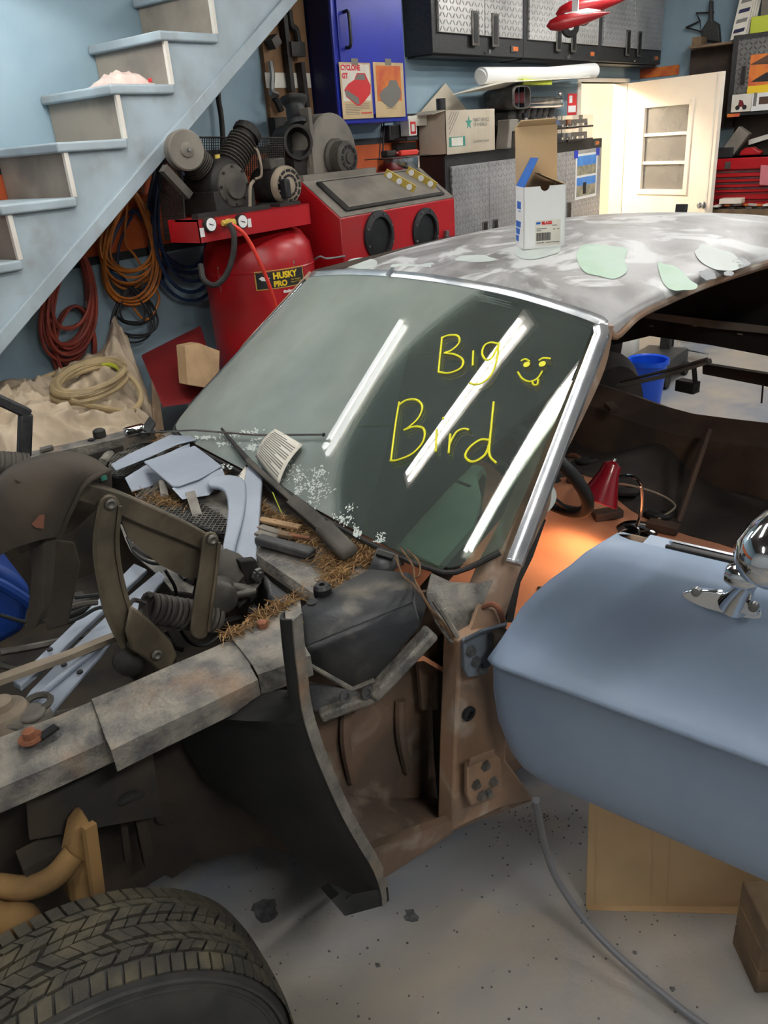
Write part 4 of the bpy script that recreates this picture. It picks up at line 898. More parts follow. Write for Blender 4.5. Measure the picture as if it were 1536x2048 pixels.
# things on top of that cabinet
q = RP(1480, 40, x=8.55); z1c = z1
mg = Thing('magazine_stack', 'leaning bundle of printed magazines on top of the right wall cabinet', 'magazines', (8.6, ya-.06, z1c))
for k in range(4):
    o = mg.part('magazine', MB().prism([(8.52+k*.03, ya+.05-k*.012, z1c-.03), (8.52+k*.03, ya-.08-k*.012, z1c+.0), (8.52+k*.03, ya-.14-k*.012, z1c+.42), (8.52+k*.03, ya-.02-k*.012, z1c+.42)], (.012, 0, 0)), 'paper')
for k in range(5): mg.part('printed_bar', MB().prism([(8.517, ya+.03-.012*k*1.2, z1c+.02+.075*k), (8.517, ya-.06-.012*k*1.2, z1c+.03+.075*k), (8.517, ya-.07-.012*k*1.2, z1c+.06+.075*k), (8.517, ya+.02-.012*k*1.2, z1c+.05+.075*k)], (.002, 0, 0)), 'print_grey' if k % 2 else 'navy')
q = RP(1500, 60, x=8.5); single('lime_box', 'yellow green box on top of the right wall cabinet', 'box', MB().box2((8.5, q.y-.4, z1c), (8.75, q.y, z1c+.13)), 'lime', bevel=.004)
single('grey_carton', 'grey carton standing on the lime box against the right wall', 'box', MB().box2((8.55, q.y-.4, z1c+.131), (8.76, q.y-.06, z1c+.40)), 'dust_grey', bevel=.004)
# shelf corner with hanger and brown boxes
sq = P(1385, 92, x=8.5); 
single('wall_shelf', 'thin wooden shelf on the right wall beside the grey cabinet', 'shelf', MB().box2((8.5, ya+.02, sq.z-.02), (XR-.001, P(1378, 92, x=8.5).y, sq.z)), 'wood_old')
single('brown_box', 'small brown box on the thin shelf by the right wall', 'box', MB().box2((8.53, P(1402, 80, x=8.53).y, sq.z), (8.7, P(1384, 80, x=8.53).y, P(1390, 74, x=8.53).z)), 'wood_old')
single('dark_bag', 'dark hanging bag on the right wall over the thin shelf', 'bag', MB().prism([P(1402, 80, x=8.72), P(1440, 85, x=8.72), P(1437, 48, x=8.72), P(1424, 40, x=8.72), P(1424, 0, x=8.72), P(1418, 0, x=8.72), P(1416, 40, x=8.72), P(1402, 60, x=8.72)], (.06, 0, 0)), 'dark_cab', bevel=.01)
single('wire_hanger', 'bent black wire bracket on the right wall', 'hanger', MB().tube([P(1372, 55, x=8.75), P(1400, 42, x=8.75), P(1402, 63, x=8.75), P(1372, 55, x=8.75)], .008, 6).tube([P(1400, 42, x=8.75), P(1392, 26, x=8.75), P(1428, 25, x=8.75)], .008, 6), 'iron')
single('backing_board', 'dark brown panel hanging below the thin shelf on the right wall', 'panel', MB().box2((8.7, ya+.01, P(1385, 260, x=8.7).z), (XR-.001, P(1381, 110, x=8.7).y, sq.z-.02)), 'int_dark')
single('backing_board', 'dark backing board behind the tool chest under the right wall cabinet', 'panel', MB().box2((8.74, ya-.9, 1.0), (XR-.001, ya+.0, z0-.01)), 'int_dark')
# tool chest
tx = 8.35
q0 = P(1427, 318, x=tx); zc1 = q0.z; zc0 = P(1420, 415, x=tx).z; yc1 = P(1424, 360, x=tx).y; yc0 = yc1-.62
TC = Thing('tool_chest', 'red steel tool chest with many slim drawers on the bench', 'tool chest', (8.55, (yc0+yc1)/2, zc0))
TC.part('body', MB().box2((tx, yc0, zc0), (8.73, yc1, zc1)), 'red_dark', bevel=.004)
TC.part('lid', MB().box2((tx-.012, yc0-.005, zc1-.10), (8.735, yc1+.005, zc1)), 'red_paint', bevel=.008)
TC.part('lid_latch', MB().box2((tx-.022, yc1-.16, zc1-.09), (tx-.012, yc1-.11, zc1-.03)), 'steel')
hgt = (zc1-.11-zc0)
for k, (a, b) in enumerate(((.84, .99), (.7, .82), (.56, .68), (.42, .54), (.22, .40), (.02, .2))):
    d = TC.part('drawer', MB().box2((tx-.012, yc0+.02, zc0+hgt*a), (tx, yc1-.02, zc0+hgt*b)), 'red_paint', bevel=.002)
    TC.part('drawer_pull', MB().box2((tx-.018, yc0+.02, zc0+hgt*b-.012), (tx-.012, yc1-.02, zc0+hgt*b)), 'chrome_dull' if k < 4 else 'red_dark', parent=d)
# bench under it
single('work_bench', 'wooden bench top along the right wall under the tool chest', 'bench', MB().box2((8.15, yc0-.5, zc0-.06), (XR-.001, yc1+.1, zc0)).box2((8.2, yc1-.0, 0), (8.28, yc1+.08, zc0-.06)).box2((8.2, yc0-.45, 0), (8.28, yc0-.37, zc0-.06)), 'wood_old')
zt2 = zc1
single('toy_car', 'red toy car standing on the tool chest lid', 'toy car', MB().prism([P(1478, 312, x=8.42), P(1520, 310, x=8.42), P(1523, 303, x=8.42), P(1512, 299, x=8.42), P(1505, 294, x=8.42), P(1490, 296, x=8.42), P(1480, 303, x=8.42)], (.1, 0, 0)), 'red_paint', bevel=.01)
q = P(1465, 317, x=8.5)
single('grey_part_box', 'grey oblong carton leaning on the tool chest lid', 'box', MB().box((8.52, P(1470, 300, x=8.52).y, zt2+.12), (.1, .12, .26), rot=Matrix.Rotation(R_(35), 3, 'X')), 'dust_grey', bevel=.004)
single('blister_box', 'clear plastic parts tray on the tool chest', 'box', MB().box2((8.45, P(1466, 300, x=8.45).y, zt2), (8.6, P(1436, 300, x=8.45).y, zt2+.09)), 'dark_cab', bevel=.006)
single('checker_box', 'white carton with a black checker band leaning behind the toy car', 'box', MB().prism([P(1497, 290, x=8.62), P(1536, 278, x=8.62), P(1536, 268, x=8.62), P(1497, 280, x=8.62)], (.08, 0, 0)), 'paper')
single('pink_cloth', 'bright pink rag hanging over the end of the tool chest', 'rag', MB().prism([P(1521, 330, x=8.3), P(1545, 332, x=8.3), P(1545, 372, x=8.3), P(1518, 370, x=8.3)], (.03, 0, 0)), 'pinkish', bevel=.006)
# litter on the bench edge in front of the chest
rnd = random.Random(5)
for k in range(14):
    px = 1430+k*8; q = P(px, 432-rnd.uniform(0, 8), x=8.24); yq = q.y
    L = rnd.uniform(.06, .16); single(['spanner', 'booklet', 'paint_pen', 'parts_card'][k % 4], ['steel spanner', 'folded booklet', 'dark pen', 'small printed card'][k % 4]+[' lying on the bench below the lid latch', ' lying on the bench beside the cream tray', ' lying on the bench below the pink rag', ' lying at the bench corner by the open door'][k//4], ['spanner', 'booklet', 'pen', 'card'][k % 4], MB().box((8.24+rnd.uniform(-.04, .04), yq, zc0+.008+(k % 2)*.022), (L, .05, .014), rot=Matrix.Rotation(rnd.uniform(-1, 1), 3, 'Z')), ['dull_steel', 'paper', 'iron', 'print_orange'][k % 4], group='litter on the bench')
single('parts_tray', 'cream metal tray with tools at the bench corner', 'tray', MB().box2((8.18, P(1480, 425, x=8.18).y, zc0+.045), (8.3, P(1436, 425, x=8.18).y, zc0+.09)), 'cream', bevel=.004)

# dark post: handle of a floor jack standing beyond the car
jp = P(1362, 440, y=2.0)
JK = Thing('floor_jack', 'floor jack with an upright dark square handle beyond the car', 'jack', (jp.x, 2.0, 0))
jt = P(1364, 408, y=2.0)
JK.part('handle', MB().bar((jp.x-.12, 2.0, .15), tuple(jt), .07, .05), 'dark_cab', bevel=.004); JK.part('chassis', MB().box2((jp.x-.55, 1.85, .04), (jp.x-.05, 2.15, .18)), 'dark_cab', bevel=.01)
for a in (-.5, -.12):
    for b in (1.83, 2.13): JK.part('wheel', MB().lathe((jp.x+a, b, .05), (0, 1, 0), [(.05, 0), (.05, .03)], 16), 'iron')
# things on the far floor seen through the car
bk = P(1297, 745, z=0); BK = Thing('bucket', 'bright blue plastic bucket on the floor beyond the car', 'bucket', bk)
k1 = P(1256, 722, z=.30); k2 = P(1338, 718, z=.30); rB = (k1-k2).length/2*.93; bc_ = (k1+k2)/2
BK.base = Vector((bc_.x, bc_.y, 0)); BK.o.matrix_world = Matrix.Translation(BK.base)
BK.part('pail', MB().lathe((bc_.x, bc_.y, 0), (0, 0, 1), [(rB*.75, 0), (rB*.78, .01), (rB, .30), (rB+.01, .31), (rB+.012, .28), (rB-.012, .30), (rB*.74, .02)], 36, caps=False), 'bucket_blue')
BK.part('pail_bottom', MB().lathe((bc_.x, bc_.y, .005), (0, 0, 1), [(rB*.76, 0), (rB*.76, .01)], 30), 'bucket_blue')
q = P(1250, 745, z=.0); q = P(1262, 712, z=.1); JG = Thing('plastic_jug', 'milky plastic jug on the floor behind the blue bucket', 'jug', (q.x+.1, q.y+.12, 0))
JG.part('jug_body', MB().lathe((q.x+.1, q.y+.12, 0), (0, 0, 1), [(.12, 0), (.13, .02), (.13, .22), (.05, .34), (.03, .36)], 16), 'bottle_milk'); JG.part('jug_cap', disc(Vector((q.x+.1, q.y+.12, .36)), (0, 0, 1), .035, .03), 'print_yellow')
sp = P(1326, 700, z=0.2); SL = Thing('stool', 'chromed shop stool with a round foot ring beyond the car', 'stool', (sp.x+.5, sp.y+.1, 0))
so = Vector((sp.x+.5, sp.y+.1, 0)); SL.part('post', MB().lathe(so, (0, 0, 1), [(.035, 0.05), (.035, .6)], 16), 'chrome'); SL.part('foot_ring', MB().tube([so+Vector((.2*math.cos(a), .2*math.sin(a), .25)) for a in [2*math.pi*k/24 for k in range(24)]], .014, 8, closed=True), 'chrome')
SL.part('seat', MB().lathe(so+Vector((0, 0, .6)), (0, 0, 1), [(.16, 0), (.19, .02), (.19, .06), (.15, .08)], 24), 'black_plastic')
for k in range(5): a = 2*math.pi*k/5; SL.part('leg', MB().bar(so+Vector((0, 0, .08)), so+Vector((.26*math.cos(a), .26*math.sin(a), .03)), .04, .03), 'chrome')
q = P(1375, 692, z=.0); single('parts_carton', 'white carton with a small printed label on the floor beyond the stool', 'box', MB().box2((q.x+.1, q.y-.45, 0), (q.x+.5, q.y+.1, .16)), 'paper', bevel=.004)

# ================================================================== canvas heap, panels by the wall under the stairs
def cloth(px, py, y): return P(px, py, y=y)
ctl = [  # rows from the back (far) to the front: (px, py, depth y)
 [(-60, 770, 3.38), (20, 768, 3.38), (70, 752, 3.38), (110, 752, 3.36), (150, 735, 3.36), (205, 700, 3.38), (226, 632, 3.40), (240, 655, 3.40), (272, 730, 3.36), (300, 800, 3.3), (318, 850, 3.2)],
 [(-60, 790, 3.1), (20, 790, 3.1), (64, 775, 3.1), (100, 790, 3.08), (150, 780, 3.08), (205, 760, 3.1), (232, 720, 3.2), (255, 735, 3.2), (280, 780, 3.1), (302, 825, 3.05), (318, 860, 3.0)],
 [(-60, 820, 2.9), (20, 818, 2.9), (60, 808, 2.9), (100, 815, 2.88), (150, 815, 2.88), (205, 805, 2.9), (235, 790, 2.92), (260, 795, 2.9), (282, 815, 2.88), (302, 842, 2.85), (318, 868, 2.82)],
 [(-60, 860, 2.7), (20, 858, 2.7), (60, 850, 2.7), (100, 850, 2.7), (150, 852, 2.68), (205, 846, 2.68), (235, 842, 2.68), (260, 842, 2.66), (282, 850, 2.66), (302, 860, 2.64), (318, 875, 2.62)],
 [(-60, 940, 2.56), (20, 935, 2.56), (60, 925, 2.56), (100, 915, 2.56), (150, 905, 2.56), (205, 895, 2.56), (235, 888, 2.56), (260, 885, 2.56), (282, 885, 2.56), (302, 885, 2.55), (318, 890, 2.55)]]
rows = [cr([cloth(*c) for c in r], 14) for r in ctl]
colsn = len(rows[0]); cols_ = [cr([rows[i][j] for i in range(len(rows))], 20) for j in range(colsn)]
g = [[cols_[j][i] for j in range(colsn)] for i in range(len(cols_[0]))]
def fold(p):
    """long soft creases running in a few directions"""
    h = 0
    for (ang_, fa, fb, amp, o) in ((.5, 1.6, 6.5, .055, 1), (1.35, 2.0, 8.0, .045, 5), (-.5, 2.5, 11.0, .022, 9), (.9, 5.0, 22.0, .008, 3)):
        c_, s_ = math.cos(ang_), math.sin(ang_); q = p.y*1.2-p.z*.8
        a_ = (p.x*c_+q*s_)*fa; b_ = (-p.x*s_+q*c_)*fb; w_ = noise.noise(Vector((p.x*2.2, q*2.2, o)))*1.1
        h += amp*((1-abs(noise.noise(Vector((a_, b_+w_, o*3.1))))*2)**2)
    return h-.05
g2 = []
for i, r in enumerate(g):
    e = min(1, (len(g)-1-i)/12)
    g2.append([p+Vector((0, -.5, .9)).normalized()*fold(p)*(.4+.6*e) for p in r])
low = [Vector((p.x, p.y-.05, .35)) for p in g2[-1]]
g2.append([a.lerp(b, .4)+Vector((0, -.02, 0)) for a, b in zip(g2[-1], low)]); g2.append(low)
single('drop_cloth', 'crumpled beige canvas drop cloth heaped against the wall under the stairs', 'cloth', MB().slab(g2, (0, .004, -.006)), 'canvas', ang=120)
# tan hose coil lying on the cloth
hp_ = []; rnd = random.Random(11)
for L in range(5):
    rx_, ry_ = 68+rnd.uniform(-6, 6), 26+rnd.uniform(-3, 3); ox, oy = rnd.uniform(-4, 4), rnd.uniform(-4, 4)+L*4
    for k in range(24):
        a = 2*math.pi*k/24; px = 178+ox+rx_*math.cos(a)-8*math.sin(a); py = 752+oy-ry_*math.sin(a)-.30*rx_*math.cos(a)
        hp_.append(P(px, py, y=2.98+.16*math.sin(a)+.0*L))
hp_ = cr(hp_, 2)+cr([P(250, 745, y=2.95), P(275, 770, y=2.9), P(282, 800, y=2.86), P(262, 822, y=2.82), P(200, 815, y=2.82), P(140, 800, y=2.84)], 6)
TH = Thing('tan_hose', 'tan rubber hose coiled loosely on the canvas cloth', 'hose', hp_[30])
TH.part('winding', MB().tube(hp_, .0125, 8), 'hose_tan'); TH.part('yellow_band', MB().tube(hp_[144:153], .0142, 8), 'lime')
single('bamboo_stake', 'thin pale stake lying along the back of the canvas heap', 'stake', MB().tube([P(0, 790, y=3.3), P(100, 750, y=3.3), P(235, 700, y=3.3)], .011, 8), 'hose_tan')
# red panel and wood block
single('red_board', 'dark red painted board leaning on the wall under the compressor', 'board', MB().prism([P(282, 712, y=3.25), P(400, 653, y=3.2), P(412, 690, y=3.1), P(428, 800, y=2.7), P(325, 815, y=2.7)], (.02, .02, 0)), 'red_dark', bevel=.004)
single('wood_block', 'cut timber offcut leaning on the red board', 'timber', MB().prism([P(370, 692, y=2.78), P(398, 686, y=2.82), P(440, 702, y=2.82), P(438, 780, y=2.7), P(376, 770, y=2.7)], (.0, .06, .0)), 'wood', bevel=.003)
single('timber_board', 'brown board standing at the edge of the canvas heap', 'timber', MB().prism([P(303, 760, y=2.75), P(320, 800, y=2.72), P(328, 860, y=2.6), P(306, 860, y=2.6)], (0.02, .03, 0)), 'wood_old')
# floor marks
for k, (px, py, r) in enumerate(((530, 1818, .03), (823, 1832, .018), (1345, 1978, .006), (1270, 1905, .005), (755, 1930, .006))):
    q = P(px, py, z=0); n = 14; rr = random.Random(k)
    single('floor_stain', ['broad dark oily stain on the floor beside the front tyre', 'small dark round blot on the floor below the black splash shield', 'tiny dark chip on the floor beside the grey cable', 'tiny dark chip on the floor between cable and cardboard', 'tiny dark chip on the floor between tyre and cable'][k], 'stain', MB().prism([q+Vector((r*math.cos(2*math.pi*j/n)*rr.uniform(.6, 1.3), r*1.2*math.sin(2*math.pi*j/n)*rr.uniform(.6, 1.3), 0)) for j in range(n)], (0, 0, .0005)), 'stain', group='dark spots on the floor')
# ================================================================== the car (frame: u to the rear, t to the passenger side)
TCN = 1.80
CAR = Thing('car', 'stripped old car body in patchy primer without front fenders, driver door open', 'car', (1.5, TCN, 0), frame='car')
cp = CAR.part
V = Vector
def Wp(a, b):
    k = 1-(2*a-1)**2; k2 = 1-abs(2*a-1)**6
    base = V((.9955-.0825*k2, 1.0395+a*1.529, .875+.0055*k)); head = V((1.5235, 1.2155+a*1.2485, 1.282+.022*k))
    return base.lerp(head, b)+V((-.56, 0, .83))*(.022*k)
def Wn(a, b):
    e = 1e-3; n = (Wp(a+e, b)-Wp(a-e, b)).cross(Wp(a, b+e)-Wp(a, b-e)).normalized(); return n if n.z > 0 else -n
CRT = CR.T; MC3 = MCAR.to_3x3()
def proj(c):
    q = CRT @ (np.array(MC3 @ V(c))-EYE); return 768+FPX*q[0]/q[2], 1024+FPX*q[1]/q[2]
def Winv(px, py):
    a, b = .5, .5
    for _ in range(14):
        p = proj(Wp(a, b)); pa = proj(Wp(a+1e-4, b)); pb = proj(Wp(a, b+1e-4))
        J = np.array([[(pa[0]-p[0])/1e-4, (pb[0]-p[0])/1e-4], [(pa[1]-p[1])/1e-4, (pb[1]-p[1])/1e-4]])
        d = np.linalg.solve(J, np.array([px-p[0], py-p[1]])); a += d[0]; b += d[1]
    return a, b
def G(px, py, off=.004):
    """a point on the outside of the windshield"""
    a, b = Winv(px, py); return Wp(a, b)+Wn(min(max(a, .01), .99), b)*off
# ---- windshield with rounded lower corners
def wb0(a):  # lower edge rises in the corners
    return .10*max(0, (abs(2*a-1)-.88)/.12)**2
ws = cp('windshield', MB().slab([[Wp(j/40, wb0(j/40)+(1-wb0(j/40))*i/16) for j in range(41)] for i in range(17)], (-.0028, 0, .0042)), 'windshield', label='dusty windshield with yellow handwriting', ang=60)
def S(c): return [(300+x/1.6696, 520+y/1.6696) for x, y in c]
strokes = [[(978, 262), (972, 320), (966, 378)], [(975, 265), (1000, 256), (1030, 258), (1035, 280), (1010, 305), (985, 315)], [(985, 315), (1020, 320), (1047, 338), (1040, 365), (1000, 382), (966, 378)],
 [(1082, 308), (1080, 358)], [(1165, 285), (1140, 280), (1118, 292), (1112, 318), (1125, 338), (1145, 330), (1165, 290)], [(1167, 280), (1160, 340), (1140, 390), (1110, 415), (1085, 420), (1070, 415)],
 [(835, 478), (822, 560), (808, 672)], [(832, 490), (860, 472), (895, 472), (912, 495), (900, 530), (870, 560), (850, 572)], [(850, 572), (890, 560), (918, 570), (915, 610), (880, 650), (830, 672), (804, 674)],
 [(960, 570), (957, 645)], [(981, 531), (983, 535)], [(1005, 585), (1000, 650)], [(1002, 620), (1025, 580), (1050, 568), (1068, 572)],
 [(1135, 605), (1105, 605), (1070, 630), (1055, 660), (1080, 678), (1120, 655), (1138, 610)], [(1150, 478), (1142, 560), (1135, 650), (1158, 682)]]
face = [[(1240, 342), (1255, 335), (1270, 343)], [(1300, 340), (1315, 332), (1340, 334)], [(1230, 378), (1245, 400), (1270, 410), (1295, 400), (1312, 375)], [(1278, 408), (1282, 420), (1295, 420), (1298, 402)]]
for st in strokes: cp('handwriting_stroke', MB().tube(cr([G(*p) for p in S(st)], 6), .0032, 6), 'yellow_ink', parent=ws)
for st in face: cp('smiley_stroke', MB().tube(cr([G(*p) for p in S(st)], 6), .0026, 6), 'yellow_ink', parent=ws)
for c in ((1260, 354), (1312, 352)): p = G(*S([c])[0]); cp('smiley_eye', MB().lathe(p, Wn(.1, .8), [(.0085, -.001), (.0085, .002)], 12), 'yellow_ink', parent=ws)
# flaked film on the lower glass
rnd = random.Random(3); fm = MB()
for (cx_, cy_, sx, sy, n, ang_) in ((600, 945, 40, 26, 26, .6), (640, 985, 36, 30, 40, -.7), (690, 1035, 24, 22, 30, -.8), (455, 880, 50, 9, 60, .05), (520, 892, 30, 12, 34, .4), (575, 930, 18, 24, 20, 1), (715, 1060, 12, 18, 22, -1), (770, 1078, 18, 8, 16, .2), (650, 950, 20, 20, 14, -.6), (600, 985, 10, 14, 14, .6), (455, 935, 10, 10, 8, 0)):
    cl_ = [(rnd.gauss(0, sx*.5), rnd.gauss(0, sy*.5)) for q in range(5)]
    for k in range(n*3):
        c0 = rnd.choice(cl_); px = cx_+c0[0]+rnd.gauss(0, sx*.22); py = cy_+c0[1]+rnd.gauss(0, sy*.22); a = ang_+rnd.gauss(0, .7); L = rnd.uniform(.8, 4.5); ww = rnd.uniform(.5, 1.8)
        dx, dy = math.cos(a), math.sin(a)
        try: fm.add([G(px-dx*L, py-dy*L, .006), G(px+dy*ww, py-dx*ww, .0065), G(px+dx*L, py+dy*L, .006), G(px-dy*ww, py+dx*ww, .0062)], [(0, 1, 2, 3)])
        except Exception: pass
cp('flaked_film', fm, 'flake', parent=ws, kind='stuff')
# chrome reveal trims
def edge(a, b, off=.0, out=(0, 0, 0)): return Wp(a, b)+Wn(min(max(a, .02), .98), .5)*off+V(out)
def strip(path, w, h, nrm):
    """flat bright strip along a path: w across, h high"""
    mb = MB(); rows = []
    path = [V(p) for p in path]
    for i, p in enumerate(path):
        d = (path[min(i+1, len(path)-1)]-path[max(i-1, 0)]).normalized(); n = nrm(i); s = d.cross(n).normalized()
        rows.append([p-s*w/2, p-s*w*.42+n*h*.8, p-s*w*.15+n*h, p+s*w*.15+n*h, p+s*w*.42+n*h*.8, p+s*w/2])
    return mb.grid(rows)
top_path = [Wp(a, 1.015) for a in [1-.96*j/24 for j in range(25)]]
cor = [Wp(.03, 1.013), Wp(.008, 1.0), Wp(-.012, .975), Wp(-.02, .94)]
side = [Wp(-.02+.0*j, .92-.86*j/14) for j in range(15)]
full = cr(top_path[:-1:4]+cor[1:]+side[::2], 5)
cp('windshield_trim', strip(full[:60], .028, .010, lambda i: Wn(.5, .5)), 'trim_bright', solid=.002)
cp('windshield_trim', strip(cr(cor[2:]+side[::2]+[side[-1]], 5), .036, .014, lambda i: V((-.5, -.25, .83)).normalized()), 'trim_bright', solid=.002)
cp('windshield_trim', strip(cr([Wp(1.01, .98-.9*j/8) for j in range(9)], 3), .02, .008, lambda i: Wn(.98, .5)), 'chrome_dull', solid=.002)
j0 = Wp(.62, 1.015); cp('trim_joint', MB().box(j0+V((-.008, 0, .012)), (.03, .012, .006), rot=Matrix.Rotation(R_(-35), 3, 'Y')), 'chrome_dull')
# black bedding under the lower glass edge
cp('glass_seal', MB().tube(cr([Wp(j/24, wb0(j/24)-.006)+V((-.004, 0, -.004)) for j in range(25)], 3), .006, 8), 'rubber')
# ---- roof
ctr = [(1.515, 1.315), (1.62, 1.342), (1.80, 1.368), (2.09, 1.390), (2.42, 1.396), (2.75, 1.382), (3.08, 1.34), (3.3, 1.28), (3.5, 1.20)]
cu_, cz_ = [c[0] for c in ctr], [c[1] for c in ctr]
cc = cr([V((u, 0, z)) for u, z in ctr], 5)
def hw_(u): return float(np.interp(u, [1.5, 1.7, 2.0, 2.5, 3.0, 3.5], [.626, .622, .620, .620, .61, .58]))
rows = []; us = []
for p in cc:
    u, z = p.x, p.z; w_ = hw_(u); r = []
    for j in range(-14, 15):
        s = j/14; r.append(V((u+.012*(1-s*s)*0-.02*(1-s*s)*max(0, 1-(u-1.5)/.3), 1.84+s*w_, z-.047*abs(s)**2.6-.010*s*s)))
    for sg in (1,):
        pass
    rows.append([r[0]+V((0, -.012, -.020))]+[r[0]+V((0, -.010, -.009))]+r+[r[-1]+V((0, .012, -.012)), r[-1]+V((0, .014, -.028))])
rf = cp('roof', MB().slab(rows, (0, 0, -.012)), 'primer_roof', ang=60)
def roof_z(u, t):
    s = max(-1, min(1, (t-1.84)/hw_(u))); return float(np.interp(u, [p.x for p in cc], [p.z for p in cc]))-.047*abs(s)**2.6-.010*s*s
def onroof(px, py):
    z = 1.37
    for _ in range(12): p = K(px, py, z=z); z = roof_z(p.x, p.y)
    return p
def blob(px, py, rx_, ry_, material, name, seed):
    rr = random.Random(seed); n = 11; pts = []
    for k in range(n):
        a = 2*math.pi*k/n; f = rr.uniform(.78, 1.15); p = onroof(px+rx_*f*math.cos(a), py+ry_*f*math.sin(a)); pts.append(p)
    pts = cr(pts, 5, closed=True); c = onroof(px, py); mb = MB(); N = len(pts); rings = [[c.lerp(p, f) for p in pts] for f in (.35, .7, 1)]
    vs = [V((c.x, c.y, roof_z(c.x, c.y)+.0022))]
    for r in rings: vs += [V((p.x, p.y, roof_z(p.x, p.y)+.0022)) for p in r]
    fs = [(0, 1+k, 1+(k+1) % N) for k in range(N)]+[(1+i*N+k, 1+i*N+(k+1) % N, 1+(i+1)*N+(k+1) % N, 1+(i+1)*N+k) for i in range(2) for k in range(N)]
    cp(name, mb.add(vs, fs), material, parent=rf)
blob(1202, 593, 52, 24, 'filler_green', 'filler_patch', 1); blob(1352, 572, 38, 14, 'filler_green', 'filler_patch', 2); blob(820, 545, 50, 18, 'filler_pale', 'filler_patch', 3); blob(1080, 545, 46, 12, 'filler_pale', 'filler_patch', 4)
blob(720, 528, 34, 10, 'filler_pale', 'filler_patch', 5); blob(950, 520, 40, 9, 'filler_pale', 'filler_patch', 6); blob(1440, 530, 60, 14, 'filler_pale', 'filler_patch', 7)
blob(1416, 553, 17, 9, 'grey_spot', 'primer_spot', 8); blob(1484, 528, 18, 9, 'grey_spot', 'primer_spot', 9); blob(1458, 548, 10, 6, 'grey_spot', 'primer_spot', 10)
# drip rail and inner door frame along the driver side
def rail_pt(u, dz, dt): return V((u, 1.84-hw_(u)+dt, roof_z(u, 1.84-hw_(u))+dz))
us = [1.58, 1.66, 1.75, 1.9, 2.1, 2.4, 2.8, 3.2]
cp('drip_rail', MB().tube(cr([K(1216, 655, t=1.215)]+[rail_pt(u, -.024-.02*max(0, (1.66-u)/.1), -.012) for u in us], 4), .009, 8), 'brown_primer')
cp('door_header', MB().slab([cr([rail_pt(u, -.022+d[0], d[1]) for u in us], 3) for d in ((0, .0), (-.02, .010), (-.034, .035))], (0, .004, .004)), 'brown_primer', ang=60)
cp('roof_bow', MB().slab([[V((u, 1.25+1.2*j/8, 1.33-.03*(j/4-1)**2)) for j in range(9)] for u in (2.25, 2.33)], (0, 0, -.012)), 'dust_grey')
cp('roof_bow', MB().slab([[V((u, 1.25+1.2*j/8, 1.315-.03*(j/4-1)**2)) for j in range(9)] for u in (2.8, 2.88)], (0, 0, -.012)), 'dull_steel')
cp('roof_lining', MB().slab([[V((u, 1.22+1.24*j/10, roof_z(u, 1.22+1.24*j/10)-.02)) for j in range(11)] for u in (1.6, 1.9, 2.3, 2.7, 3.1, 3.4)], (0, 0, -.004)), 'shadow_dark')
# ---- A pillar, driver side
Lp = [(1193, 650), (1174, 735), (1120, 840), (1070, 944), (1042, 1013), (1010, 1083), (975, 1150), (940, 1240)]
Rp = [(1226, 650), (1209, 735), (1164, 840), (1112, 944), (1099, 1013), (1070, 1078), (1037, 1150), (1000, 1268)]
tl_ = [1.205, 1.185, 1.155, 1.12, 1.10, 1.075, 1.05, 1.02]
ra = cr([K(*p, t=t) for p, t in zip(Lp, tl_)], 4); rb = cr([K(*p, t=t-.006) for p, t in zip(Rp, tl_)], 4)
cp('a_pillar', MB().slab([ra, [a.lerp(b, .3)+V((0, -.014, 0)) for a, b in zip(ra, rb)], [a.lerp(b, .75)+V((0, -.014, 0)) for a, b in zip(ra, rb)], rb], (.012, .045, 0)), 'brown_primer', ang=50)
cp('pillar_seal', MB().prism([K(1075, 1062, t=1.085), K(1039, 1114, t=1.07), K(1020, 1170, t=1.06), K(1012, 1245, t=1.05), K(1026, 1245, t=1.05), K(1041, 1165, t=1.06), K(1066, 1114, t=1.07), K(1092, 1040, t=1.09)], (.01, .03, 0)), 'rubber')
cp('pillar_lobe', MB().prism(cr([K(x, y, t=1.10) for x, y in ((1082, 962), (1102, 966), (1114, 985), (1112, 1005), (1098, 1024), (1076, 1034))], 3), (0, .02, 0)), 'filler_pale', bevel=.004)
# passenger pillar
cp('a_pillar', MB().tube([Wp(1.03, 0)+V((.02, 0, -.06)), Wp(1.03, .5)+V((.02, 0, -.01)), Wp(1.03, 1.0)+V((.04, 0, 0))], .028, 8), 'brown_primer')
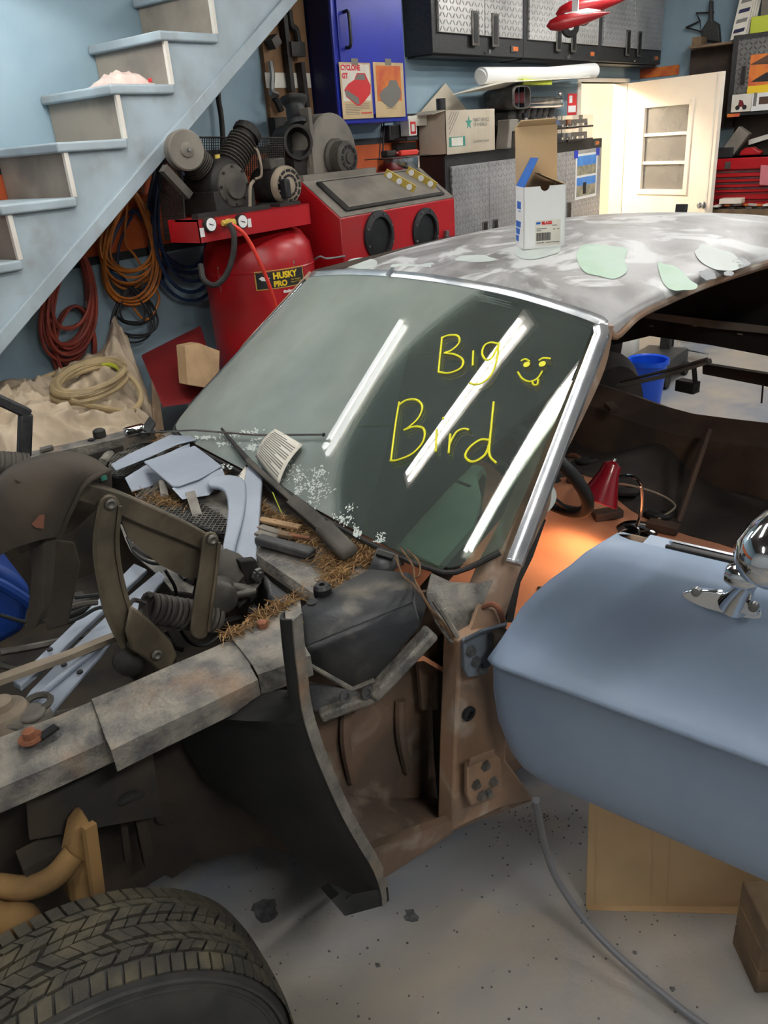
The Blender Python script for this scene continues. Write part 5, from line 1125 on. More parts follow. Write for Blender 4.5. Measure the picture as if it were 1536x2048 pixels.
# ---- cowl top panel under the glass
def cowl_z(u, t): return .852+.012*min(1, max(0, (u-.70)/.18))
rows = [[V((u, 1.24+1.26*j/20, cowl_z(u, 0)-(.03 if u < .705 else 0))) for j in range(21)] for u in (.70, .715, .74, .80, .86, .93)]
cw = cp('cowl_panel', MB().slab(rows, (0, 0, -.012)), 'apron_grey', ang=60)
def cowlK(px, py, h=0): p = K(px, py, z=.862); return V((p.x, p.y, cowl_z(p.x, 0)+h))
def vent(pts, n1, n2):
    pts = cr([cowlK(*p, .002) for p in pts], 4, closed=True); cp('vent_opening', MB().prism(pts, (0, 0, .003)), 'black', parent=cw)
    cen = sum(pts, V())/len(pts); mb = MB(); xy = [(p.x, p.y) for p in pts]
    def inside(x, y):
        c = False
        for i in range(len(xy)):
            (x1, y1), (x2, y2) = xy[i], xy[i-1]
            if (y1 > y) != (y2 > y) and x < (x2-x1)*(y-y1)/(y2-y1)+x1: c = not c
        return c
    ext = max((p-cen).length for p in pts)
    for d in ((1, .55), (1, -.55)):
        dv = V((d[0]*.5, d[1], 0)).normalized(); nv = V((-dv.y, dv.x, 0))
        k = -ext
        while k < ext:
            run = None; s = -ext
            while s <= ext:
                q = cen+nv*k+dv*s; ins = inside(q.x, q.y)
                if ins and run is None: run = q
                if (not ins or s+.006 > ext) and run is not None:
                    if (q-run).length > .012: mb.bar(run+V((0, 0, .006)), q+V((0, 0, .006)), .0022, .0022)
                    run = None
                s += .006
            k += .0125
    cp('vent_mesh', mb, 'grille_wire', parent=cw, kind='stuff')
vent([(216, 935), (226, 908), (255, 892), (300, 888), (318, 897), (300, 925), (255, 950), (230, 952)], 0, 0)
vent([(265, 1000), (290, 975), (330, 978), (390, 1000), (450, 1035), (462, 1060), (430, 1062), (370, 1040), (310, 1022)], 0, 0)
cp('cowl_hole', disc(cowlK(248, 908, .009), (0, 0, 1), .014, .004), 'dull_steel', parent=cw); cp('cowl_hole', disc(cowlK(274, 905, .009), (0, 0, 1), .012, .004), 'dull_steel', parent=cw)
cp('cowl_ridge', MB().tube(cr([cowlK(205, 925, .01), cowlK(230, 900, .012), cowlK(262, 883, .012), cowlK(300, 872, .01)], 5), .014, 8), 'apron_grey', parent=cw)
# firewall and bay shell
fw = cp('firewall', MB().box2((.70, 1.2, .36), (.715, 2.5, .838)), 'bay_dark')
cp('bay_dark_sheet', MB().box2((-.45, 1.34, .48), (.71, 2.46, .49)), 'bay_dark')  # added dark sheet, its colour stands in for the bay's unlit depth
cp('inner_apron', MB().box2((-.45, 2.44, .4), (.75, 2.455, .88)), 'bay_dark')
# firewall bulge by the driver side
tpz = .852
tp = [K(515, 1095, z=tpz), K(560, 1087, z=tpz), K(628, 1108, z=tpz), K(665, 1150, z=tpz), K(668, 1180, z=tpz), K(610, 1215, z=tpz-.03), K(560, 1232, z=tpz-.06), K(535, 1185, z=tpz-.03)]
bt = [V((p.x-.02, p.y+.02, .55)) for p in tp]
mb = MB(); n = len(tp); mb.add(tp+bt, [tuple(range(n))]+[(i, (i+1) % n, n+(i+1) % n, n+i) for i in range(n)])
cp('firewall_bulge', mb, 'apron_black', bevel=.014, seg=3)
cp('wiper_cover', MB().bar(K(516, 1078, z=.872), K(625, 1108, z=.872), .03, .022), 'apron_black', bevel=.006)
# ---- driver side apron rail: three overlapping pressed plates
def railseg(pu, pl, lift, name='apron_rail'):
    """pu / pl: pixels of the inner and outer top edges"""
    A = cr([K(*p, z=.888+lift) for p in pu], 5); B = cr([K(*p, z=.876+lift) for p in pl], 5); n = min(len(A), len(B)); A, B = A[:n], B[:n]
    C_ = [b+V((0, -.016, -.012)) for b in B]; D_ = [b+V((0, -.018, -.05)) for b in B]; E_ = [a+V((0, .012, -.012)) for a in A]; F_ = [a+V((0, .014, -.05)) for a in A]
    wob = lambda r: [p+V((0, 0, .004*nz(p, 9, 2))) for p in r]
    return cp(name, MB().slab([F_, E_, wob(A), wob([a.lerp(b, .5)+V((0, 0, .003)) for a, b in zip(A, B)]), wob(B), C_, D_], (0, 0, -.004)), 'apron_grey', ang=30)
railseg([(-90, 1515), (0, 1476), (100, 1437), (190, 1400), (215, 1390)], [(-90, 1585), (0, 1548), (100, 1506), (200, 1462), (225, 1450)], 0)
railseg([(183, 1398), (260, 1365), (370, 1320), (470, 1275)], [(212, 1478), (300, 1436), (400, 1390), (505, 1340)], .006)
railseg([(455, 1268), (500, 1245), (545, 1218), (600, 1195)], [(505, 1330), (540, 1318), (575, 1305), (610, 1292)], .012)
for px, py in ((62, 1478), (526, 1258)):
    p = K(px, py, z=.893); b = cp('rail_bolt', MB().lathe(p, (0, 0, 1), [(.017, 0), (.017, .004), (.010, .004), (.010, .016), (.006, .018)], 10), 'rust')
    cp('bolt_washer', disc(p, (0, 0, 1), .019, .003, 14), 'rust', parent=b)
for px, py in ((97, 1465), (505, 1272)):
    c = K(px, py, z=.894); cp('slot_hole', MB().box(c+V((0, 0, .001)), (.03, .016, .004), rot=Matrix.Rotation(R_(20), 3, 'Z')), 'black')
# ---- cowl side box
zt3 = .905
tq = [K(573, 1242, z=zt3-.012), K(610, 1212, z=zt3-.012), K(667, 1180, z=zt3-.012), K(739, 1141, z=zt3), K(820, 1148, z=zt3), K(828, 1175, z=zt3), K(826, 1205, z=zt3-.005), K(602, 1297, z=zt3-.03)]
bq_ = [K(600, 1320, t=1.10), K(703, 1376, t=1.06), K(749, 1358, t=1.04), K(838, 1254, t=1.02)]
mb = MB(); mb.add(tq, [tuple(range(len(tq)))])
mb.add([tq[7], tq[6], K(835, 1238, z=zt3-.02), bq_[3], bq_[2], bq_[1], bq_[0]], [(0, 1, 2, 3, 4, 5, 6)])
mb.add([tq[5], tq[4], K(850, 1215, t=1.05), bq_[3], K(835, 1238, z=zt3-.02), tq[6]], [(0, 1, 2, 3, 4, 5)])
cp('cowl_side_box', mb, 'apron_black', solid=.006)
cp('side_box_lip', MB().tube([K(604, 1318, t=1.10), K(703, 1378, t=1.058), K(749, 1360, t=1.038)], .006, 8), 'apron_grey')
p = K(646, 1190, z=zt3-.012); cp('rubber_bumper', MB().lathe(p, (0, 0, 1), [(.018, 0), (.018, .018), (.013, .024), (.006, .024), (.006, .016)], 18), 'black_plastic')
cp('slot_hole', disc(K(624, 1206, z=zt3-.010), (0, 0, 1), .011, .003, 16), 'black')
# corner box in the cowl
cbp = lambda px, py, z: K(px, py, z=z)
cp('cowl_bracket', MB().add([cbp(735, 1145, .88), cbp(755, 1097, .905), cbp(795, 1110, .905), cbp(775, 1150, .88), cbp(800, 1130, .88)], [(0, 1, 2, 3), (3, 2, 4)]), 'apron_black', solid=.005)
cp('cowl_bracket_gap', MB().prism([cbp(752, 1112, .90), cbp(762, 1097, .90), cbp(792, 1110, .90), cbp(784, 1122, .90)], (0, 0, .006)), 'black')
# corner skin below the glass corner
cs = [K(862, 1148, z=.875), K(900, 1165, z=.868), K(955, 1168, t=1.035), K(985, 1160, t=1.03), K(955, 1235, t=1.02), K(928, 1290, t=1.0), K(900, 1285, t=1.0), K(872, 1245, t=1.02), K(852, 1190, z=.87)]
cp('cowl_corner', MB().add(cs, [tuple(range(len(cs)))]), 'apron_grey', solid=.008)
cp('corner_fold', MB().tube([K(868, 1200, t=1.03), K(895, 1240, t=1.005), K(925, 1290, t=.99)], .006, 6), 'apron_grey')
cp('added_closing_sheet', MB().prism([K(x, y, t=1.10) for x, y in ((840, 1185), (990, 1165), (985, 1200), (955, 1310), (930, 1420), (845, 1420), (830, 1250))], (0, .01, 0)), 'brown_dirty')  # closing sheet added to stop interior light leaking at the corner
# ---- kick panel, pillar, toe board
kp = lambda px, py, t: K(px, py, t=t)
cp('kick_panel', MB().slab([[kp(a+(b-a)*j/6, y, 1.14-.03*math.sin(j/6*math.pi)*(i/5)) for j in range(7)] for i, (a, b, y) in enumerate(((600, 866, 1250), (600, 866, 1330), (610, 866, 1420), (640, 868, 1510), (660, 872, 1580), (680, 880, 1640)))], (0, .012, 0)), 'brown_dirty', ang=60)
for a, b, y0, y1 in ((690, 705, 1420, 1560), (800, 815, 1400, 1540)): cp('panel_bead', MB().tube(cr([kp(a, y0, 1.125), kp((a+b)/2-6, (y0+y1)/2, 1.115), kp(b, y1, 1.12)], 5), .012, 8), 'brown_dirty')
cp('toe_board', MB().slab([[kp(678+j*34, 1585+2*j, 1.13) for j in range(7)], [kp(700+j*33, 1630-j*2, 1.06) for j in range(7)], [kp(735+j*29, 1690-j*8, 1.0) for j in range(7)], [kp(768+j*23, 1752-j*15, .975) for j in range(7)]], (0, .004, -.012)), 'brown_dirty', ang=60)
cp('toe_board_skirt', MB().prism([kp(768, 1752, .975), kp(905, 1662, .975), kp(1062, 1602, .975), kp(1062, 1592, .975), kp(905, 1640, .975), kp(740, 1700, .985)], (0, .02, 0)), 'brown_dirty')
hp_l = cp('hinge_pillar', MB().prism([kp(920, 1282, .98), kp(960, 1262, .98), kp(1008, 1250, .98), kp(1015, 1400, .975), kp(1012, 1520, .97), kp(1070, 1600, .97), kp(1000, 1618, .97), kp(905, 1662, .97), kp(910, 1500, .975)], (0, .05, 0)), 'brown_primer', bevel=.006)
cp('pillar_channel', MB().slab([[kp(862, 1270, 1.12), kp(864, 1400, 1.12), kp(868, 1520, 1.12), kp(880, 1640, 1.11)], [kp(890, 1275, 1.08), kp(888, 1400, 1.08), kp(888, 1520, 1.08), kp(893, 1640, 1.05)], [kp(920, 1284, .985), kp(914, 1400, .98), kp(910, 1520, .978), kp(906, 1655, .975)]], (.01, .01, 0)), 'bay_dark', ang=60)
def hinge(poly, t, material, bolts, name='door_hinge'):
    o = cp(name, MB().prism([kp(x, y, t) for x, y in poly], (0, .012, 0)), material, bevel=.003)
    for b in bolts: cp('hinge_bolt', MB().lathe(kp(*b, t), (0, -1, 0), [(.012, 0), (.012, .003), (.008, .003), (.008, .010)], 6), 'steel', parent=o)
    return o
h1 = hinge([(928, 1283), (940, 1276), (985, 1258), (1012, 1252), (1012, 1270), (990, 1290), (985, 1330), (960, 1352), (938, 1356), (930, 1340)], .955, 'hinge_blue', [(940, 1301), (962, 1338), (950, 1322)])
cp('hinge_flange', MB().slab([[kp(928, 1283, .955), kp(960, 1266, .955), kp(1012, 1252, .955)], [kp(930, 1276, .925), kp(962, 1258, .925), kp(1014, 1244, .925)]], (0, 0, -.006)), 'hinge_blue', parent=h1)
cp('hinge_knuckle', MB().lathe(kp(1000, 1290, .93), (0, 0, 1), [(.016, -.04), (.016, .03)], 14), 'bay_dark', parent=h1)
h2 = hinge([(936, 1530), (990, 1508), (1002, 1515), (1006, 1580), (985, 1600), (942, 1612), (935, 1590)], .945, 'brown_primer', [(970, 1530), (951, 1568), (985, 1562), (975, 1585), (962, 1590)])
cp('hinge_flange', MB().slab([[kp(936, 1530, .945), kp(990, 1508, .945)], [kp(940, 1516, .915), kp(988, 1498, .915)]], (0, 0, -.006)), 'brown_primer', parent=h2)
cp('pillar_grommet', MB().lathe(kp(936, 1426, .972), (0, -1, 0), [(.016, 0), (.016, .006), (.008, .008), (.007, -.004)], 18), 'black_plastic')
cp('pillar_loop', MB().tube(cr([kp(965, 1215, 1.0), kp(985, 1208, .98), kp(1000, 1222, .97), kp(1008, 1250, .97)], 5), .006, 8), 'rust')
cp('pillar_tab', MB().prism([kp(960, 1210, 1.0), kp(988, 1220, .985), kp(1000, 1248, .985), kp(930, 1285, .985), kp(945, 1250, 1.0)], (0, .008, 0)), 'brown_primer')
# diagonal brace
cp('brace', MB().bar(kp(638, 1432, 1.07), kp(752, 1388, 1.03), .028, .022).bar(kp(742, 1392, 1.03), kp(864, 1262, 1.0), .036, .024), 'apron_grey', bevel=.006)
cp('brace_gusset', MB().prism([kp(620, 1370, 1.10), kp(700, 1378, 1.06), kp(740, 1392, 1.03), kp(640, 1430, 1.07), kp(618, 1410, 1.10)], (0, .01, 0)), 'apron_black')
for px, py in ((733, 1385), (690, 1392)): cp('brace_hole', MB().lathe(kp(px, py, 1.025), (0, -1, .2), [(.013, 0), (.013, .004), (.007, .004), (.006, -.002)], 14), 'apron_black')
# ---- splash shield
outer = [(583, 1240), (588, 1300), (594, 1350), (602, 1420), (622, 1490), (650, 1560), (682, 1630), (715, 1690), (745, 1740), (760, 1785), (763, 1812)]
oc = cr([K(*p, t=.975) for p in outer], 3); n = len(oc)
inner_t = [1.20]*n
rows = []
for i, p in enumerate(oc):
    f = i/(n-1); ti = (1.24-.12*max(0, (f-.7)/.3)) if p.z < .80 else (p.y+.03+(.235)*max(0, (.86-p.z)/.06) if p.z < .86 else p.y+.03); ui = p.x-(.15-.10*max(0, (f-.6)/.4) if p.z < .84 else .0); rows.append([V((p.x+(ui-p.x)*j/5-.012*math.sin(j/5*math.pi), p.y+(ti-p.y)*j/5, p.z-.015*f*j/5)) for j in range(6)])
sh = cp('splash_shield', MB().slab(rows, (.006, 0, 0)), 'undercoat', ang=60)
cp('shield_flange', MB().slab([oc, [p+V((.022, .006, .004)) for p in oc]], (0, -.004, 0)), 'apron_grey', parent=sh, ang=60)
cp('shield_foot', MB().prism([K(640, 1775, t=1.05), K(662, 1800, t=1.0), K(690, 1832, t=.975), K(763, 1812, t=.975), K(760, 1785, t=.975), K(690, 1800, t=.99)], (.02, .0, 0)), 'undercoat', parent=sh)
# inner apron below the rail (towards the wheel)
ap = [(-120, 1610), (0, 1545), (220, 1450), (500, 1330), (600, 1290), (640, 1500), (650, 1725), (590, 1708), (512, 1692), (480, 1705), (408, 1722), (392, 1716), (378, 1735), (345, 1757), (330, 1750), (300, 1768), (200, 1850), (-120, 1960)]
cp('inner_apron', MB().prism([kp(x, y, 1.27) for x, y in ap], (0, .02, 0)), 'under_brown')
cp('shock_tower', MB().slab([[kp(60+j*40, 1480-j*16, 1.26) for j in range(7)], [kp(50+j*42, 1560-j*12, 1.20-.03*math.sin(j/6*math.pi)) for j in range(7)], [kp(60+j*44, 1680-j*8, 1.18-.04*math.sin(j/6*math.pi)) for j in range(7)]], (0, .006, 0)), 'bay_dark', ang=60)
cp('tower_brace', MB().bar(kp(272, 1600, 1.2), kp(298, 1725, 1.2), .016, .02).bar(kp(240, 1600, 1.2), kp(255, 1720, 1.2), .012, .012), 'under_brown')
cp('apron_tab', MB().bar(kp(430, 1508, 1.24), kp(452, 1540, 1.24), .014, .01), 'dull_steel'); cp('apron_rod', MB().tube([kp(455, 1545, 1.24), kp(530, 1600, 1.24)], .004, 6), 'iron')
for px, py in ((338, 1448), (252, 1498)): cp('apron_bolt', MB().lathe(kp(px, py, 1.24), (0, -1, 0), [(.013, 0), (.013, .01), (.007, .01), (.007, .03)], 8), 'rust')
cp('apron_dimple', MB().lathe(kp(330, 1628, 1.265), (0, -1, 0), [(.022, 0), (.02, .005), (.010, .006)], 18), 'under_brown')
cp('brake_hose', MB().tube(cr([kp(215, 1598, 1.18), kp(240, 1602, 1.16), kp(262, 1592, 1.16), kp(280, 1588, 1.18)], 5), .009, 8), 'rubber')
cp('hose_clip', MB().tube(cr([kp(392, 1375, 1.14), kp(385, 1400, 1.13), kp(382, 1418, 1.13)], 4), .006, 6), 'rust')
# upper control arm and spindle
cp('spindle', MB().prism([kp(150, 1668, 1.10), kp(174, 1634, 1.10), kp(190, 1668, 1.08), (kp(200, 1730, 1.08)), kp(209, 1760, 1.08), kp(208, 1800, 1.08), kp(140, 1812, 1.1), kp(135, 1740, 1.1)], (0, .05, 0)), 'control_tan', bevel=.01)
cp('spindle_rib', MB().bar(kp(178, 1650, 1.075), kp(196, 1790, 1.07), .012, .02), 'control_tan')
cp('control_arm', MB().tube(cr([kp(-60, 1765, 1.16), kp(0, 1772, 1.15), (kp(60, 1775, 1.13)), kp(110, 1752, 1.11), kp(150, 1705, 1.11)], 5), .02, 10), 'control_tan', label='tan upper control arm')
cp('control_arm', MB().tube(cr([kp(-60, 1820, 1.13), kp(0, 1840, 1.12), kp(40, 1838, 1.12), kp(60, 1870, 1.12)], 5), .028, 10), 'control_tan')
cp('spring_seat', MB().box(kp(90, 1720, 1.16), (.07, .05, .05)), 'bay_dark')
# ---- front wheel
WC = V((.006, .87, .335)); sa = -.069; wax = V((-math.sin(sa), math.cos(sa), 0)); wfd = V((math.cos(sa), math.sin(sa), 0))
WW = .175
wh = cp('wheel', MB().lathe(WC, wax, [(.20, .012), (.225, -.006), (.27, -.012), (.30, -.006), (.322, .008), (.327, .022), (.327, WW-.022), (.315, WW-.005), (.27, WW+.008), (.215, WW), (.20, WW-.02)], 72, caps=False), 'sidewall', label='front wheel with a worn dusty tyre')
def wpt(th, r, s): return WC+wax*s+(wfd*math.sin(th)+V((0, 0, 1))*math.cos(th))*r
tb = MB(); rnd = random.Random(2)
NB = 44
def block(th0, th1, s0, s1, sk, r0=.3255, r1=.335, wob=.0):
    ps = []
    for r in (r0, r1):
        for (th, s) in ((th0, s0), (th1, s0+0), (th1, s1), (th0, s1)):
            rr = r-(.006*abs((s-WW/2)/(WW/2))**3 if r == r1 else 0); ps.append(wpt(th+sk*(s-WW/2), rr, s))
    tb.add(ps, [(3, 2, 1, 0), (4, 5, 6, 7), (0, 1, 5, 4), (1, 2, 6, 5), (2, 3, 7, 6), (3, 0, 4, 7)])
for k in range(NB*2):          # shoulder lugs
    d = 2*math.pi/(NB*2); block(k*d+.004, (k+1)*d-.010, -.002, .026, .6); block(k*d+.004, (k+1)*d-.010, WW-.026, WW+.002, -.6)
ribs = [(.031, .062, 2.6), (.066, .106, -2.2), (.110, .145, 2.6)]
for (s0, s1, sk) in ribs:
    for k in range(NB):
        d = 2*math.pi/NB; o = rnd.uniform(-.006, .006); block(k*d+.008+o, k*d+d*.52+o-.006, s0, (s0+s1)/2+.004, sk); block(k*d+d*.5+o, (k+1)*d-.008+o, s0+.003, (s0+s1)/2+.002, sk)
        block(k*d+.014+o, k*d+d*.62+o-.006, (s0+s1)/2+.007, s1, -sk); block(k*d+d*.62+o, (k+1)*d+o-.002, (s0+s1)/2+.005, s1, -sk)
cp('tread', tb, 'tyre', parent=wh, kind='stuff')
for r in (.315, .30): cp('sidewall_ring', MB().lathe(WC, -wax, [(r, .004), (r-.002, .009), (r-.006, .009), (r-.008, .006)], 72, caps=False), 'sidewall', parent=wh)
cp('rim', MB().lathe(WC, wax, [(.205, .0), (.202, -.004), (.192, .004), (.186, .03), (.15, .045), (.08, .03), (.04, .02), (.0, .02)], 48, caps=False), 'trim_grey', parent=wh)
for k in range(5): a = 2*math.pi*k/5; cp('lug_nut', disc(wpt(a, .06, .02), -wax, .011, .02, 6), 'steel', parent=wh)
# ---- open driver door (built in the room's frame, hinged at the pillar)
XD = 1.10
prof = [(1.078, .050), (1.070, .024), (1.05, .012), (1.02, .006), (.98, .008), (.94, .012), (.90, .013), (.86, .008), (.835, -.004), (.815, -.020), (.804, -.030), (.797, -.033), (.791, -.030), (.784, -.018), (.774, -.009), (.76, -.004), (.70, .003), (.62, .012), (.54, .024), (.505, .035), (.482, .048), (.470, .062)]
outl = [(1215, 1097), (1200, 1097), (1170, 1108), (1121, 1149), (1084, 1174), (1035, 1219), (1009, 1264), (986, 1309), (979, 1369), (982, 1444), (996, 1500), (1016, 1552), (1035, 1579), (1069, 1605), (1090, 1615)]
op = [P(x, y, x=XD) for x, y in outl]; zs = [p.z for p in op][::-1]; ys = [p.y for p in op][::-1]
YEND = -.62
rows = []
for z, xo in prof:
    y0 = float(np.interp(z, zs, ys)); row = []
    for j in range(25):
        f = (j/24)**1.5; y = y0+(YEND-y0)*f
        lead = .012*max(0, 1-(y0-y)/.03)**2                      # the skin rolls round its leading edge
        row.append(MCI @ V((XD+xo+lead-.02*math.sin(math.pi*min(1, (y0-y)/1.2))*0, y, z)))
    rows.append(row)
door = cp('door', MB().grid(rows), 'primer_blue', label='open driver door in blue grey primer', ang=70)
inn = [[MCI @ V((XD+.092, p[1], z)) for p in [(0, float(np.interp(z, zs, ys))-.012), (0, YEND)]] for z in (1.066, .9, .7, .5)]
cp('inner_skin', MB().grid(inn), 'brown_primer', parent=door, solid=.004)
edge_o = [r[0] for r in rows]; zz = [p[0] for p in prof]
cp('leading_edge', MB().grid([edge_o, [MCI @ V((XD+.092, (MCAR @ e).y-.012, min((MCAR @ e).z, 1.066))) for e in edge_o]]), 'primer_blue', parent=door, solid=.002)
cp('door_bottom', MB().grid([rows[-1], [MCI @ V((XD+.092, (MCAR @ e).y, .47)) for e in rows[-1]]]), 'primer_blue', parent=door, solid=.002)
cp('window_slot', MB().bar(MCI @ V((XD+.071, .37, 1.0735)), MCI @ V((XD+.071, YEND, 1.0735)), .012, .006), 'black', parent=door)
for xo in (.062, .081): cp('window_felt', MB().bar(MCI @ V((XD+xo, .375, 1.073)), MCI @ V((XD+xo, YEND, 1.073)), .006, .010), 'rubber' if xo < .07 else 'chrome_dull', parent=door)
cp('door_top', MB().bar(MCI @ V((XD+.070, .412, 1.069)), MCI @ V((XD+.070, YEND, 1.069)), .048, .008), 'primer_blue', parent=door)
# mirror
DX = XD-.004
def DP(px, py, x=DX): return MCI @ P(px, py, x=x)
foot = [(1368, 1184), (1380, 1176), (1410, 1174), (1450, 1180), (1490, 1196), (1520, 1212), (1528, 1226), (1515, 1232), (1470, 1225), (1420, 1212), (1385, 1198)]
nx = MCI.to_3x3() @ V((-1, 0, .1))
mf = cp('mirror_base', MB().prism(cr([DP(*p) for p in foot], 3, closed=True), nx*.014), 'chrome', parent=door, bevel=.005, seg=3)
cp('mirror_stalk', MB().tube([DP(1470, 1205, XD-.01), DP(1478, 1190, XD-.03), DP(1492, 1172, XD-.055), DP(1506, 1158, XD-.075)], [.024, .018, .013, .011], 14), 'chrome', parent=door)
cp('mirror_screw_boss', MB().prism([DP(1476, 1196, XD-.02), DP(1522, 1206, XD-.02), DP(1518, 1228, XD-.02), DP(1472, 1218, XD-.02)], nx*.014), 'chrome', parent=door, bevel=.004)
for px, py in ((1392, 1184), (1507, 1214)): cp('mirror_screw', MB().lathe(DP(px, py, XD-.022 if px < 1400 else XD-.04), nx, [(.007, -.006), (.007, .003), (.002, .004)], 10), 'steel', parent=door)
cp('mirror_pivot', MB().lathe(DP(1500, 1155, XD-.075), MCI.to_3x3() @ V((0, -1, .05)), [(.013, -.03), (.018, -.02), (.018, .0), (.012, .01)], 16), 'chrome', parent=door)
hc = MCI @ (P(1556, 1100, x=XD-.085)); hd = MCI.to_3x3() @ V((.85, -.35, .2)).normalized()
cp('mirror_head', MB().lathe(hc, hd, [(.001, -.06), (.02, -.055), (.038, -.038), (.048, -.008), (.05, .02), (.047, .024)], 28), 'chrome', parent=door)
cp('mirror_glass', MB().lathe(hc+hd*.024, hd, [(.045, 0), (.045, .002)], 28), 'steel', parent=door)
# ---- interior
def fl(u, t):
    z = .37
    z += .10*math.exp(-((t-1.86)/.16)**2)
    z += .42*max(0, (1.25-u)/.45)**1.3
    z += .02*nz((u*4, t*4, 0))
    return min(z, .80)
cp('floor_pan', MB().slab([[V((u, 1.05+1.45*j/24, fl(u, 1.05+1.45*j/24))) for j in range(25)] for u in [.72+.1*i for i in range(17)]], (0, 0, -.012)), 'floor_lamplit', ang=60)  # peach paints the lamplit part of the floor
cp('rear_floor_unlit', MB().slab([[V((u, 1.05+1.45*j/24, fl(u, 1.05+1.45*j/24)+.002)) for j in range(25)] for u in [2.31+.1*i for i in range(7)]], (0, 0, -.012)), 'int_dark', ang=60)  # dark colour paints the floor outside the lamplight
for px, py in ((1132, 1122), (1080, 1135)): p = K(px, py, z=.45); cp('floor_hole', disc(V((p.x, p.y, fl(p.x, p.y)+.001)), (0, 0, 1), .008, .003), 'black')
cp('floor_rib', MB().tube(cr([V((1.5+.1*k, 1.30+.02*math.sin(k), fl(1.5+.1*k, 1.30)+.004)) for k in range(8)], 3), .012, 8), 'floor_lamplit')
cp('sill', MB().box2((.98, 1.0, .36), (3.0, 1.07, .45)), 'brown_primer', bevel=.01)
cp('sill', MB().box2((.98, 2.50, .30), (3.0, 2.58, .45)), 'int_dark', bevel=.01)
zb_ = .90
cp('passenger_side', MB().box2((1.0, 2.52, .36), (3.05, 2.54, zb_)), 'int_brown')
cp('belt_rail', MB().box2((1.0, 2.48, zb_-.03), (3.05, 2.53, zb_)), 'int_brown', bevel=.006)
cp('quarter_post', MB().prism([V((2.85, 2.48, .40)), V((3.25, 2.48, .40)), V((3.35, 2.48, zb_)), V((3.55, 2.46, 1.2)), V((3.38, 2.45, 1.27)), V((2.95, 2.48, zb_))], (0, .04, 0)), 'int_dark')
cp('passenger_roof_rail', MB().tube(cr([Wp(1.02, .97)+V((.05, 0, 0)), V((1.75, 2.43, 1.29)), V((2.3, 2.44, 1.31)), V((3.0, 2.42, 1.27)), V((3.5, 2.38, 1.16))], 5), .035, 8), 'int_dark')
# rear shelf: a dark beam with a pale strip above it, open below towards the missing trunk
def UU(px, py, u): return K(px, py, u=u)
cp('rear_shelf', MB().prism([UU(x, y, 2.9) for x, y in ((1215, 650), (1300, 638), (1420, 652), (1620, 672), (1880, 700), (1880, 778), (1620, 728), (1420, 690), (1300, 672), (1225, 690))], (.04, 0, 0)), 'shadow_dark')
cp('shelf_edge', MB().prism([UU(x, y, 2.88) for x, y in ((1288, 624), (1420, 640), (1620, 664), (1880, 696), (1880, 708), (1620, 676), (1420, 656), (1288, 636))], (.012, 0, 0)), 'dust_grey')
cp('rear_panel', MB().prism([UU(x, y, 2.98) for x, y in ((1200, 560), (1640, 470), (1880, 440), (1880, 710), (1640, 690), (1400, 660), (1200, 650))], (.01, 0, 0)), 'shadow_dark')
for px, py in ((1303, 652), (1390, 652), (1480, 668)): cp('shelf_slot', MB().box(UU(px, py, 2.895), (.004, .02, .006)), 'dust_grey')
cp('rear_seat_pan', MB().slab([[V((u, 1.1+1.4*j/8, z+.02*math.sin(j*1.1))) for j in range(9)] for u, z in ((2.72, .38), (2.78, .54), (2.9, .60), (3.0, .56))], (0, 0, -.012)), 'int_brown')
cp('wheel_house', MB().lathe(V((3.1, 1.0, .42)), (0, 1, 0), [(.34, 0), (.34, .16), (.28, .22), (.05, .24)], 28), 'shadow_dark')
cp('wheel_house', MB().lathe(V((3.1, 2.55, .38)), (0, -1, 0), [(.32, 0), (.32, .12), (.26, .18), (.05, .2)], 28), 'int_dark')
# rear quarter on the driver side with its wheel
arch = [V((3.35+.37*math.cos(a), .985, .36+.37*math.sin(a))) for a in [math.pi*k/16 for k in range(17)]]
cp('rear_quarter', MB().prism([V((2.62, .985, .42)), V((2.60, .985, .80)), V((2.66, .985, .92)), V((3.9, .985, .92)), V((4.2, .985, .86)), V((4.22, .985, .52)), V((3.72, .985, .42))]+arch, (0, .06, 0)), 'primer_blue', bevel=.012, seg=3)
cp('sail_panel', MB().add([V((2.95, 1.03, .92)), V((3.95, 1.03, .92)), V((3.52, 1.25, 1.20)), V((3.24, 1.235, 1.275))], [(0, 1, 2, 3)]), 'primer_roof', solid=.03)
rw = cp('rear_wheel', MB().lathe(V((3.35, 1.06, .335)), (0, 1, 0), [(.2, .01), (.23, -.006), (.3, -.004), (.33, .015), (.335, .04), (.335, .15), (.3, .18), (.2, .17)], 48, caps=False), 'sidewall')
cp('rear_rim', MB().lathe(V((3.35, 1.06, .335)), (0, 1, 0), [(.205, .0), (.19, .005), (.18, .04), (.06, .03), (.0, .03)], 32, caps=False), 'trim_grey', parent=rw)
cp('seat_brace', MB().tube([K(1418, 860, t=1.62), K(1356, 1045, t=1.5)], .012, 8), 'int_brown')
cp('trunk_hinge', MB().bar(UU(1236, 772, 3.0), UU(1330, 752, 3.0), .03, .018).bar(UU(1325, 752, 3.0), UU(1420, 722, 3.0), .03, .02), 'dust_grey', bevel=.004)
cp('trunk_hinge_rod', MB().tube([UU(1240, 764, 2.98), UU(1330, 742, 2.98), UU(1415, 718, 2.98)], .007, 8), 'dull_steel')
cp('hinge_box', MB().box(UU(1375, 772, 3.0), (.05, .09, .05)), 'iron', bevel=.004)
cp('hinge_lever', MB().bar(UU(1388, 735, 3.0), UU(1392, 782, 3.0), .02, .015), 'iron', bevel=.004)
